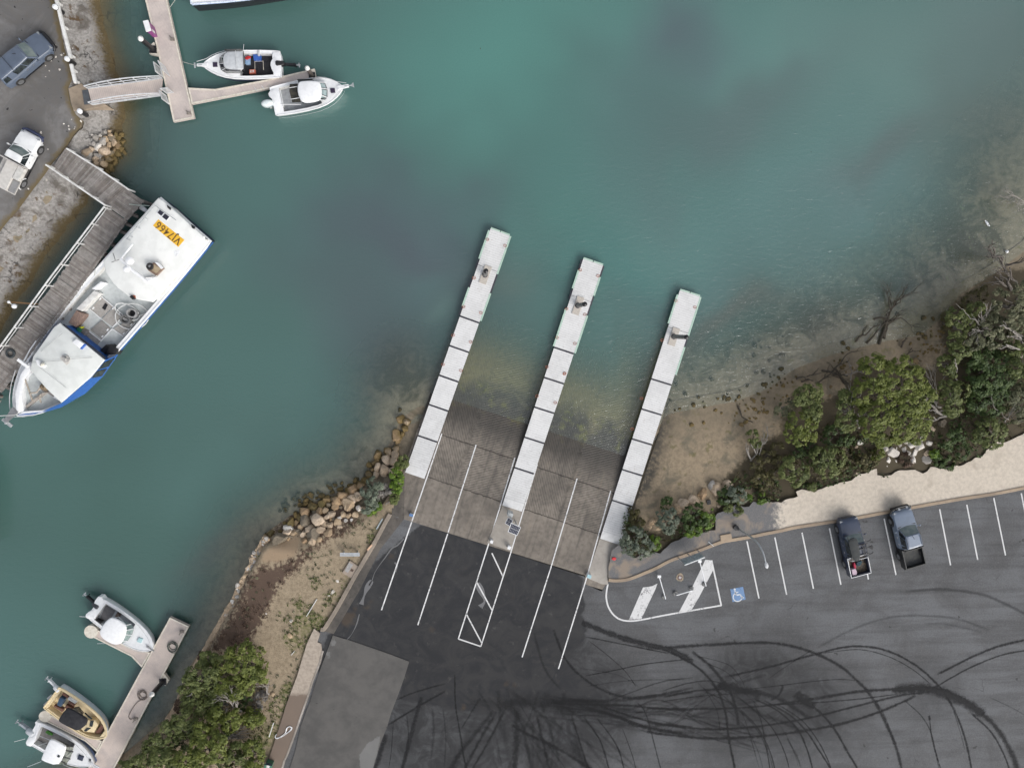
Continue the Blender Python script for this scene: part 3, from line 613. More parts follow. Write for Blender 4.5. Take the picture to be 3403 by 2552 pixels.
# drain slab in the kerb, landing
mb = MB(); mb.prism(pw(M((1395,560),(1510,540),(1525,620),(1405,640))), ZC-.1, ZC+.14, inset=.02); o = tag(mb.build('drain_lid', kerb_m), 'sandy concrete drain lid set into kerb beside lamp post', 'drain lid')
o = tag(MB().prism([tuple(P(q,1.35).xy) for q in I((1620,668),(1728,740),(1655,870),(1540,795))], 1.2, 1.42, inset=.03).build('drain_slab', m_conc('pit concrete', (.36,.30,.24), (.27,.22,.18), .3)), 'square concrete slab with dark grate by the kerb near the bench', 'drain slab')
MB().prism([tuple(P(q,1.43).xy) for q in I((1635,755),(1662,768),(1650,790),(1622,778))], 1.41, 1.432).build('grate', MAT('rust', (.08,.05,.035)), o)
MB().prism([tuple(P(q,1.43).xy) for q in I((1610,690),(1655,712),(1600,800),(1565,780))], 1.41, 1.43).build('patch', MAT('grey render patch', (.33,.32,.31)), o)
landing = MB(); landing.prism([P2(q,1.6) for q in A((715,930),(850,875),(930,935),(1120,1110),(880,1160),(770,1165),(745,1080))], .4, 1.62, inset=.05)
struct(landing.build('landing', m_conc('sandy landing concrete', (.34,.275,.205), (.25,.2,.15), .4)))
# ------------------------------------------------------------------ shared materials
WHITE = MAT('white gelcoat', (.80,.81,.82), (.74,.75,.76), rough=.3, coat=.3)
WHITE2 = MAT('weathered white paint', (.70,.70,.68), (.56,.55,.53), rough=.55, scale=3)
GALV = MAT('galvanised steel', (.50,.52,.53), (.38,.40,.41), rough=.45, metal=.4)
ALU = MAT('aluminium tube', (.66,.67,.68), (.55,.56,.57), rough=.4, metal=.3)
DARK = MAT('black rubber', (.012,.012,.013), (.025,.025,.026), rough=.75)
NAVY = MAT('float plastic charcoal', (.045,.045,.06), (.03,.03,.04), rough=.6)
STEEL = MAT('dull stainless', (.42,.42,.42), rough=.35, metal=.7)
GREYD = MAT('grey deck', (.36,.38,.40), (.29,.30,.32), rough=.7)
GLASS = MAT('dark window glass', (.012,.016,.018), (.03,.04,.042), rough=.06, spec=.8)
BLACKP = MAT('satin black plastic', (.015,.015,.017), rough=.4)
RUST = MAT('rusty orange', (.42,.13,.06), (.30,.09,.05), rough=.7)
def m_deck(name, a, b, ang, sc=8.0, dirt=.35, gap=.12):
    m, nt, p = newmat(name)
    mp = N(nt, 'Mapping', {'Vector': pos(nt), 'Rotation': (0, 0, ang)}); x = N(nt, 'SeparateXYZ', {0: mp.outputs[0]}).outputs[0]
    f = mth(nt, 'FRACT', mth(nt, 'MULTIPLY', x, sc)); g = sstep(nt, f, 0, gap*1.5, 1, 0)
    n1 = noi(nt, .8, 5, .6, .4); n2 = noi(nt, 6, 5, .7)
    c = mixc(nt, sstep(nt, n1, .38, .64), a, b); c = mixc(nt, mth(nt, 'MULTIPLY', sstep(nt, n2, .5, .75), dirt), c, tuple(v*.55 for v in b))
    c = mixc(nt, mth(nt, 'MULTIPLY', g, .5), c, tuple(v*.35 for v in b))
    c = mixc(nt, sstep(nt, noi(nt, 2.6, 5, .75), .60, .74, 0, dirt), c, tuple(v*w_ for v, w_ in zip(b, (.55,.48,.40))))
    put(nt, p.inputs['Base Color'], c); put(nt, p.inputs['Roughness'], .75); bump(nt, p, mth(nt, 'SUBTRACT', n2, g), .3, .01); return m
# ------------------------------------------------------------------ three hinged pontoon walkways on the ramp
def lerp(a, b, t): return (a[0]+(b[0]-a[0])*t, a[1]+(b[1]-a[1])*t)
ang_p = math.atan2(SX.y, SX.x)
PDECK = m_deck('white grooved pontoon deck', (.66,.66,.655), (.59,.59,.585), -ang_p, 5.2, .55, .13)
PPLAIN = MAT('plain white ramp plate', (.69,.69,.685), (.63,.63,.62), rough=.6)
GREEN = MAT('pale green fender', (.42,.56,.47), (.36,.50,.42), rough=.6)
BEIGE = MAT('beige pile guide plate', (.50,.46,.41), (.42,.385,.34), rough=.7, scale=9)
def pontoon(label, tl, bl, br, joints, fl, fr, front, loops, pilelab, pile_base, pile_top, plate):
    """tl/bl: photo points of the deck's left edge at its sea and shore ends, br: right edge at the shore; joints: y of the joints on the left edge"""
    wv = (br[0]-bl[0], br[1]-bl[1]); us = (tl[0]-bl[0], tl[1]-bl[1])
    ts = [(tl[1]-y)/(tl[1]-bl[1]) for y in joints]; ts = [0]+ts+[1]
    def ctr(t, z): q = lerp(tl, bl, t); return P((q[0]+wv[0]/2, q[1]+wv[1]/2), z)
    def zz(t):
        z = .55
        for _ in range(3): v = ctr(t, z); z = max(.5, ramp_z(v.x, v.y)+.16)
        return z
    ws = (P(br, 1.0)-P(bl, 1.0)).length*.985
    root = thing('pontoon_walkway', label, 'pontoon', ctr(.0, 0), 0, 'floating walkways on the boat ramp'); o0 = root.location.copy()
    nt_ = len(ts)-1
    for i in range(nt_):
        a, b = ts[i], ts[i+1]; pa, pb = ctr(a, zz(a)), ctr(b, zz(b)); d = (pb-pa).normalized(); g = .075
        pa = pa+d*(g if i else 0)-o0; pb = pb-d*(g if i < nt_-1 else 0)-o0
        y = Vector((0,0,1)).cross(d).normalized(); u = d.cross(y)
        mb = MB(); mb.beam(pa-u*.05, pb-u*.05, ws, .10, 0); mb.beam(pa-u*.22, pb-u*.22, ws*.93, .24, 1)
        if i < nt_-1: mb.beam(pb-u*.10, pb+d*.16-u*.10, ws*.97, .06, 1)
        s = mb.build('deck_section', [PDECK, NAVY], root)
        if i == nt_-1:
            MB().beam(pb-d*.62+u*.006, pb+d*.04+u*.006, ws*1.0, .02).build('end_plate', PPLAIN, s)
        if i == 0:
            L0 = (pb-pa).length
            for sd, lst in ((-1, fl), (1, fr)):
                for t0, t1, kind in lst:
                    q0, q1 = pa+d*L0*t0+y*sd*(ws/2+.075)*-1, pa+d*L0*t1+y*sd*(ws/2+.075)*-1
                    k = max(1, round((t1-t0)*L0/1.02))
                    for j in range(k):
                        e0 = q0+(q1-q0)*(j/k); e1 = q0+(q1-q0)*((j+1)/k)
                        mbx = MB().beam(e0+d*.008-u*(.05 if kind == 'g' else .17), e1-d*.008-u*(.05 if kind == 'g' else .17), .145, .12 if kind == 'g' else .2)
                        mbx.build('fender' if kind == 'g' else 'float', GREEN if kind == 'g' else NAVY, s)
            if front:
                for sg in (-1, 1): MB().beam(pa-d*.07+y*sg*.02*ws-u*.05, pa-d*.07+y*sg*ws*.49-u*.05, .13, .12).build('fender', GREEN, s)
            for t0 in (.415,): MB().beam(pa+d*L0*t0-y*ws/2+u*.004, pa+d*L0*t0+y*ws/2+u*.004, .025, .01).build('seam', NAVY, s)
            c0 = P(plate, pa.z+.02)-o0
            mp_ = MB().box(c0+Vector((0,0,.02)), (1.55, .62, .06), rz=math.atan2(d.y, d.x)); mp_.build('pile_guide', BEIGE, s)
        for lx, ly in loops:
            q = (lx, ly); v = P(q, .55)
            t = ((v+Vector((0,0,0))-o0-pa).dot(d))/(pb-pa).length
            if 0 <= t < 1:
                v = P(q, (pa+(pb-pa)*t).z+.03+o0.z)-o0; cc = [v+Vector((math.cos(k*.63)*.13, math.sin(k*.63)*.10, .01*math.sin(k*2))) for k in range(10)]
                MB().tube(cc, .018, 5, closed=True).build('mooring_ring', RUST, s)
    # pile through the guide plate
    b0 = P(pile_base, .55); pt = thing('mooring_pile', pilelab, 'pile', (b0.x, b0.y, -1.6), 0, 'steel piles through the ramp pontoons')
    zt = .6
    for k in range(400):
        zt = .6+k*.01; q = Vector(((lambda v: (v.x, v.y))(b0))); v = P(pile_top, zt)
        if (Vector((v.x, v.y))-q).length < .05: break
    zt = min(zt, 4.6)
    MB().cyl((0,0,0), .185, zt+1.6, 20).build('shaft', MAT('dull pile coating', (.17,.165,.16), (.10,.10,.10), rough=.6, scale=6), pt, smooth=40)
    MB().cyl((0,0,zt+1.6), .20, .05, 20).cyl((0,0,zt+1.65), .19, .12, 20, r2=.03).build('cap', BLACKP, pt, smooth=40)
    MB().tube([(math.cos(k*math.pi/8)*.21, math.sin(k*math.pi/8)*.21, 2.22) for k in range(16)], .03, 6, closed=True).build('collar', NAVY, pt)
p1l = [E((x, y)) for x, y in ((1168,240),(1355,305),(1028,642),(918,945),(1100,1010),(808,1245),(993,1315),(702,1552),(890,1617))]
pontoon('white floating walkway nearest the boulders, left lane of the ramp', E((1200,130)), G((305,1035)), G((510,1105)), [1050.7,1148.8,1247,1344,1447], [(0,.44,'g'),(.44,.66,'f'),(.66,.985,'g')], [(.02,.35,'g'),(.36,.46,'f'),(.57,.67,'f'),(.68,.90,'g'),(.9,1,'f')], True, p1l,
        'short dark pile through walkway nearest the boulders', E((1143,612)), E((1158,580)), E((1147,612)))
p2l = [F((x, y)) for x, y in ((405,308),(593,370),(262,715),(455,775),(162,1017),(350,1080),(57,1325),(243,1392))] + [G((1690,240)), G((1882,310)), G((1978,8))]
pontoon('white floating walkway in the middle with solar panels at its shore end', F((437,190)), G((1325,1380)), G((1533,1450)), [1154,1254,1352,1452,1553], [(0,.12,'f'),(.13,.34,'g'),(.35,.46,'f'),(.47,.56,'f'),(.57,1,'g')], [(.01,.12,'f'),(.13,.34,'g'),(.35,.46,'f'),(.57,1,'g')], True, p2l,
        'grey leaning-looking pile through the middle walkway', F((380,682)), F((457,662)), F((382,682)))
p3l = [F((x, y)) for x, y in ((1410,630),(1265,1043),(1610,700))] + [H((1048,265)), H((950,585))]
pontoon('white floating walkway next to the beach on the right', F((1452,522)), M((140,595)), M((352,660)), [1259,1358.7,1458,1560,1662.5], [(0,.45,'g'),(.46,.56,'f'),(.57,.89,'g')], [(.05,.38,'g')], True, p3l,
        'tall dark pile overhanging the walkway beside the beach', F((1388,1007)), F((1525,1010)), F((1388,1010)))
# ------------------------------------------------------------------ timber jetty
TIMB = []
for k, (a, b) in enumerate((((.27,.245,.225),(.17,.155,.145)), ((.32,.30,.28),(.21,.195,.18)), ((.22,.195,.175),(.135,.12,.11)))):
    m, nt, p = newmat('weathered timber plank'); 
    n1 = noi(nt, 2.2, 6, .7, .5); n2 = noi(nt, 12, 4, .7)
    c = mixc(nt, sstep(nt, n1, .35, .68), a, b); c = mixc(nt, sstep(nt, n2, .55, .75, 0, .6), c, (.07,.062,.056)); put(nt, p.inputs['Base Color'], c); put(nt, p.inputs['Roughness'], .9); bump(nt, p, n2, .6, .01); TIMB.append(m)
JZ = 1.75
jo = P(C((1130,900)), 0); jet = thing('timber_jetty', 'weathered grey plank jetty with white rails beside the fishing boat', 'jetty', jo); jf = Fr(jo, 0)
def planks(mb, l0, r0, l1, r1, n, over=.06):
    l0, r0, l1, r1 = [Vector(v) for v in (l0, r0, l1, r1)]
    for i in range(n):
        t = (i+.5)/n; a = l0.lerp(l1, t); b = r0.lerp(r1, t); d = (b-a).normalized(); wd = ((l1-l0).length/n)
        a = a-d*random.uniform(0, over*2); b = b+d*random.uniform(0, over)
        dz = random.uniform(-.012, .012); k = random.choice((0,0,1,1,2)); mb.beam(a+Vector((0,0,dz-.03)), b+Vector((0,0,dz-.03)), wd*random.uniform(.86,.95), .06, k)
mb = MB(); q = lambda p, z=JZ: jf(p, z)
planks(mb, q(C((570,470))), q(C((690,290))), q(C((1135,905))), q(C((1345,730))), 34)
planks(mb, q(C((1345,733))), q(C((1505,848))), q(C((1135,910))), q(C((1337,1050))), 17)
planks(mb, q(C((1130,917))), q(C((1332,1058))), q(C((620,1659))), q(C((815,1795))), 62)
planks(mb, q(D((618,82))), q(D((813,218))), q(D((-190,1140))), q(D((12,1280))), 88)
mb.build('deck', TIMB, jet)
mb = MB(); pts_r = [q(C((1410,935)), 1.66), q(C((920,1640)), 1.66), q(D((-10,1260)), 1.66), q(D((-300,1640)), 1.66)]
for i in range(3):
    d = (pts_r[i+1]-pts_r[i]).normalized(); nrm = Vector((-d.y, d.x, 0)); mb.beam(pts_r[i]+nrm*-.1, pts_r[i+1]+nrm*-.1, .16, .22); mb.beam(pts_r[i]+nrm*-1.6-Vector((0,0,.1)), pts_r[i+1]+nrm*-1.6-Vector((0,0,.1)), .16, .22)
mb.beam(q(C((560,470)),1.6), q(C((1120,900)),1.6), .15, .25); mb.beam(q(C((700,300)),1.6), q(C((1480,840)),1.6), .15, .25)
mb.build('bearer', TIMB[2], jet)
for (x, y, cv) in ((1380,985,C),(1320,1085,C),(1265,1165,C),(1140,1290,C),(1065,1400,C),(1020,1480,C),(950,1580,C),(900,85,D),(830,170,D),(740,270,D),(680,370,D),(600,470,D),(420,720,D),(310,870,D),(110,1120,D),(50,1200,D),(-60,1330,D)):
    b = q(cv((x, y)), .9); m_ = MB(); m_.cyl((b.x, b.y, -3.2), .15, 4.6, 10); m_.build('pile', TIMB[2], jet, smooth=40)
    d2 = Vector((.83, -.36, 0)).normalized()
    MB().beam((b.x, b.y, 1.25), Vector((b.x, b.y, 1.25))+d2*.75, .2, .16).build('fender_beam', TIMB[0], jet)
for (x, y, cv) in ((1420,905,C),(1490,850,C)):
    b = q(cv((x, y)), JZ); MB().cyl((b.x, b.y, -3.2), .16, 4.92, 10).build('pile', TIMB[2], jet, smooth=40)
def rail(parent, f, tops, z, posts, r=.045, mid=True, mat=WHITE2, w=.11):
    mb = MB(); pt = [f(p, z) for p in tops]
    for a, b in zip(pt, pt[1:]): mb.beam(a, b, w, .05)
    mb.build('top_rail', mat, parent)
    if mid:
        mb = MB()
        for a, b in zip(pt, pt[1:]): mb.beam(a-Vector((0,0,.45)), b-Vector((0,0,.45)), .04, .07)
        mb.build('mid_rail', mat, parent)
    for a in posts:
        v = f(a, z); MB().beam((v.x, v.y, z-1.15), (v.x, v.y, z), .1, .1).build('rail_post', mat, parent)
rail(jet, jf, C((700,298),(1000,487),(1350,728)), 2.5, C((705,301),(860,398),(1000,487),(1170,603),(1345,725)))
rail(jet, jf, C((478,467),(800,686),(1103,893)), 2.75, C((485,472),(640,577),(800,686),(960,797),(1098,889)))
rail(jet, jf, [C((1097,905)), C((525,1655)), D((5,790)), D((-250,1130))], 2.75, [C((1090,915)), C((960,1085)), C((812,1290)), C((645,1515)), D((480,155)), D((322,375)), D((160,600)), D((5,790))])
# tyre lying on the jetty
b = P(D((110,868)), JZ+.1); ty = MB()
def torus(mb, c, Rr, r, n=24, m=8, mi=0, zs=1.0):
    vs = []; fs = []
    for i in range(n):
        for j in range(m):
            a = 2*math.pi*i/n; t = 2*math.pi*j/m; rr = Rr+r*math.cos(t); vs.append((c[0]+rr*math.cos(a), c[1]+rr*math.sin(a), c[2]+r*zs*math.sin(t)))
    for i in range(n):
        for j in range(m): i2, j2 = (i+1) % n, (j+1) % m; fs.append((i*m+j, i2*m+j, i2*m+j2, i*m+j2))
    return mb.add(vs, fs, mi)
torus(ty, (0,0,0), .29, .10); tag(ty.build('tyre', MAT('old tyre', (.045,.055,.06), (.025,.03,.033), rough=.8), loc=b, smooth=60), 'old black tyre lying flat on the timber jetty', 'tyre')
# ------------------------------------------------------------------ floating marina docks
PINK = m_deck('pinkish composite deck', (.56,.49,.45), (.47,.41,.385), R(20), 9, .3, .10)
PINK2 = m_deck('pinkish composite deck two', (.56,.48,.43), (.46,.40,.37), R(60), 9, .3, .10)
CREAM = MAT('cream dock edging', (.66,.62,.54), (.55,.50,.42), rough=.6, scale=5)
DZ = .62
def dock_part(name, root, f, poly, mat, trim=True, z=DZ, holes=None):
    xy = f.xy(poly, z); mb = MB(); mb.prism(xy, .34, z); o = mb.build(name, mat, root)
    mb = MB(); n = len(xy); ar = sum(xy[i][0]*xy[(i+1) % n][1]-xy[(i+1) % n][0]*xy[i][1] for i in range(n)); 
    if ar < 0: xy = xy[::-1]
    inn = insetp(xy, .12); mb2 = MB(); rings = [[(x, y, z-.12) for x, y in xy], [(x, y, z+.035) for x, y in xy], [(x, y, z+.035) for x, y in inn], [(x, y, z-.01) for x, y in inn]]
    vs = [v for r in rings for v in r]; fs = []
    for k in range(3):
        for i in range(n): j = (i+1) % n; fs.append((k*n+i, k*n+j, (k+1)*n+j, (k+1)*n+i))
    mb2.add(vs, fs); mb2.build('edge_trim', CREAM, o)
    fl = MB(); fl.prism(insetp(xy, .18), -.4, .33); fl.build('float', NAVY, o)
    return o
d0 = P(A((1780,640)), 0); dk1 = thing('floating_dock', 'long pinkish floating dock at the gangway foot with a side finger between two white boats', 'floating dock', d0); f1 = Fr(d0, 0)
dock_part('main_deck', dk1, f1, [A((1387,-600)), A((1617,-600)), A((1755,0)), A((2040,1240)), A((1822,1283)), A((1660,560)), A((1525,0))], PINK)
dock_part('finger_deck', dk1, f1, B((238,925),(520,940),(1060,842),(1565,725),(1585,828),(930,965),(275,1095)), PINK)
MB().prism(f1.xy(A((1648,520),(1665,590),(1570,570),(1560,490),(1615,445)), .62), .3, .625).build('pile_bracket', CREAM, dk1)
def horn(root, f, p, lean):
    v = f(p, DZ); mb = MB(); mb.box((v.x, v.y, DZ+.06), (.34, .2, .1)); mb.box((v.x, v.y, DZ+.2), (.12, .12, .22)); mb.beam((v.x-.22*math.cos(lean), v.y-.22*math.sin(lean), DZ+.32), (v.x+.22*math.cos(lean), v.y+.22*math.sin(lean), DZ+.32), .1, .08)
    return mb.build('mooring_cleat', MAT('tarnished cleat', (.28,.25,.22), (.16,.14,.12), rough=.6), root)
horn(dk1, f1, A((1815,420)), R(-55)); horn(dk1, f1, A((1990,1195)), R(-45))
# angled gate frame by finger: small ladder
for a, b_ in ((B((935,925)), B((960,960))), (B((1010,905)), B((1040,942)))):
    MB().tube([f1(a, .7), f1(a, 1.0), f1(b_, 1.0), f1(b_, .1)], .025, 6).build('ladder_rail', ALU, dk1)
d1 = P(J((1500,1200)), 0); dk2 = thing('floating_dock', 'straight pinkish floating dock with two short fingers beside the green shrub bank', 'floating dock', d1); f2 = Fr(d1, 0)
dock_part('main_deck', dk2, f2, J((1785,475),(1985,570),(1410,1659),(1060,2330),(780,2330),(1150,1640)), PINK2)
o = dock_part('finger_deck', dk2, f2, J((1580,845),(1490,1000),(1380,885),(950,670),(1000,590),(1330,775)), PINK2)
c = f2(J((960,625)), .62); MB().cyl((c.x, c.y, .2), .56, .5, 24).build('end_buffer', CREAM, o, smooth=40)
o = dock_part('finger_deck', dk2, f2, K((1400,1285),(1330,1430),(1175,1290),(610,1005),(660,905),(1000,1085)), PINK2)
c = f2(K((622,945)), .62); MB().cyl((c.x, c.y, .2), .50, .5, 24).build('end_buffer', CREAM, o, smooth=40)
MB().prism(f2.xy(J((1720,1060),(1775,1135),(1740,1195),(1690,1175)), .6), .3, .61).build('pile_bracket', CREAM, dk2)
horn(dk2, f2, J((1912,622)), R(55)); horn(dk2, f2, J((1428,1535)), R(55))
def coil(name, label, c, pts, r, mat, turns, tail=None, cat='rope', z=DZ+.05):
    v = P(c, z); mb = MB(); line = []
    for k in range(turns*14):
        a = k*2*math.pi/14; rr = r*(.55+.45*k/(turns*14)+.12*math.sin(k*.37)); line.append((rr*math.cos(a)*.9+.06*math.sin(k*.1), rr*math.sin(a)+.08*math.cos(k*.13), .012*(k//14)))
    mb.tube(line, .028, 5)
    if tail: mb.tube(crom([Vector(line[-1])]+[P(t, z)-v for t in tail], 6), .028, 5)
    return tag(mb.build(name, mat, loc=v), label, cat)
ROPE = MAT('dark mooring rope', (.13,.13,.12), (.08,.08,.07), rough=.9)
coil('rope_coil', 'dark green rope coil on the end of the straight dock', J((1812,785)), None, .52, MAT('green rope', (.09,.11,.09), (.05,.06,.05)), 5)
coil('rope_coil', 'brown rope coil with a long tail on the straight dock', J((1500,1290)), None, .48, MAT('brown rope', (.16,.13,.11), (.1,.08,.07)), 4, J((1440,1370),(1355,1500),(1370,1545),(1410,1530)))
def dpile(label, base, top, zt, r, group, capm=WHITE2, shm=None):
    b = P(base, .6); t = thing('dock_pile', label, 'pile', (b.x, b.y, -3), 0, group)
    MB().cyl((0,0,0), r, zt+3, 18).build('shaft', shm or BLACKP, t, smooth=40); MB().cyl((0,0,zt+3), r*1.12, .06, 18).cyl((0,0,zt+3.06), r*1.1, .28, 18, r2=.05).build('cap', capm, t, smooth=40)
    MB().box((0,0,3.62), (r*3.0, r*3.0, .14)).build('collar', BLACKP, t)
dg = 'black piles with pale conical caps at the docks'
dpile('black pile with pale cap beside the gates of the gangway dock', A((1610,525)), None, 2.75, .19, dg)
dpile('brown pile with white cap at the tip of the dock finger', B((1540,800)), None, 2.3, .17, dg, shm=MAT('brown pile', (.12,.10,.09), (.07,.06,.05)))
dpile('black pile with pale cap on the shrub side of the straight dock', J((1712,1150)), None, 2.7, .19, dg)
# purple service pedestal
b = P(A((1620,345)), .62); pd = thing('service_pedestal', 'purple and white service pedestal on the edge of the gangway dock', 'pedestal', b, R(-75))
MB().box((0,0,.6), (.75,.32,1.2)).build('body', MAT('purple panel', (.22,.05,.19), (.17,.04,.15), rough=.4), pd); MB().box((0,0,1.24), (.82,.4,.1)).build('lid', WHITE, pd); MB().box((.2,.165,.62), (.2,.012,.5)).build('sign_panel', WHITE2, pd)
# gangway
GZ0, GZ1 = 1.72, .78
g0 = P(A((1300,960)), 0); gw = thing('gangway', 'white arched aluminium gangway from the shore down to the floating dock', 'gangway', g0); fg = Fr(g0, 0)
LA, LB = fg(A((925,940)), GZ0), fg(A((1705,832)), GZ1); RA, RB = fg(A((965,1095)), GZ0), fg(A((1690,998)), GZ1)
d = (LB-LA); mb = MB(); vs = [LA, LB, RB, RA]; mb.add([*vs, *[v-Vector((0,0,.12)) for v in vs]], [(0,3,2,1),(4,5,6,7),(0,1,5,4),(1,2,6,5),(2,3,7,6),(3,0,4,7)]); mb.build('deck', m_deck('gangway planks', (.53,.46,.42), (.45,.39,.36), math.atan2(d.y, d.x)*-1, 7, .3, .12), gw)
MB().prism(fg.xy(A((865,955),(925,945),(955,1093),(888,1103)), 1.66), 1.62, 1.70).build('mat', MAT('dark grey flap', (.085,.095,.105), (.065,.07,.08)), gw)
for a, b, sg in ((LA, LB, 1), (RA, RB, -1)):
    nrm = Vector((-(b-a).y, (b-a).x, 0)).normalized()*sg; mb = MB()
    a = a+nrm*.05; b = b+nrm*.05
    def hgt(t): return .35+.75*math.sin(math.pi*min(1, .15+.85*t)) if t > .0 else .75
    top = [a.lerp(b, k/12)+Vector((0,0,.42+.62*math.sin(math.pi*(.1+.83*k/12)))) for k in range(13)]
    MB().tube(top, .05, 6).build('top_rail', ALU, gw); MB().beam(a, b, .09, .14).build('side_beam', ALU, gw)
    MB().tube([a.lerp(b, k/12)*.5+top[k]*.5 for k in range(13)], .03, 5).build('mid_rail', ALU, gw)
    for k in (0, 2, 4, 6, 8, 10, 12): MB().beam(a.lerp(b, k/12), top[k], .05, .05).build('rail_post', ALU, gw)
def gate(label, base0, base1, h):
    a, b = P(base0, .62), P(base1, .62); t = thing('gate_panel', label, 'gate', a, 0, 'barred side panels around the gangway foot'); b = b-a; a = Vector((0,0,0)); up = Vector((0,0,h)); mb = MB()
    for s0, s1 in ((a+up*.06, b+up*.06), (a+up, b+up), (a, a+up), (b, b+up)): mb.beam(s0, s1, .06, .06)
    mb.build('frame', ALU, t); mb = MB()
    for k in range(1, 7): mb.beam(a.lerp(b, k/7)+up*.06, a.lerp(b, k/7)+up, .025, .025)
    mb.build('bars', ALU, t)
gate('barred panel on the upper outer edge of the gangway foot', A((1690,718)), A((1712,815)), 1.35)
gate('barred panel standing on the dock just above the gangway foot', A((1735,705)), A((1784,803)), 1.35)
gate('barred panel standing on the dock just below the gangway foot', A((1750,985)), A((1822,978)), 1.2)
gate('barred panel on the lower outer edge of the gangway foot', A((1745,1010)), A((1778,1098)), 1.35)
# timber guard rail and bollards along the road
gr = P(A((700,450)), 1.5); t = thing('guard_rail', 'long white timber guard rail along the road edge', 'guard rail', gr); ff = Fr(gr, 0)
mb = MB(); pts = [ff(q, 2.15) for q in A((570,-150),(595,0),(680,360),(745,615))]
for a, b in zip(pts, pts[1:]): mb.beam(a, b, .22, .2)
mb.beam(ff(A((748,680)), 2.1), ff(A((795,875)), 2.1), .22, .2); mb.build('rail', WHITE2, t)
for q in A((600,25),(660,275),(735,575),(760,730),(790,850)):
    v = ff(q, 2.1); MB().box((v.x, v.y, -gr.z+1.75), (.14,.14,.6)).build('rail_post', WHITE2, t)
bg_ = 'black posts with white caps along the road'
for lab, base in (('black post with white cap at the top end of the white guard rail', A((652,132))), ('black post with white cap where the guard rail breaks', A((775,668))), ('black post with white cap standing alone below the gangway', A((905,1208)))):
    b = P(base, 1.5); t = thing('bollard', lab, 'bollard', b, 0, bg_); MB().cyl((0,0,-.1), .17, .95, 16).build('post', BLACKP, t, smooth=40); MB().cyl((0,0,.85), .19, .16, 16).cyl((0,0,1.01), .185, .05, 16, r2=.12).build('cap', WHITE, t, smooth=40)
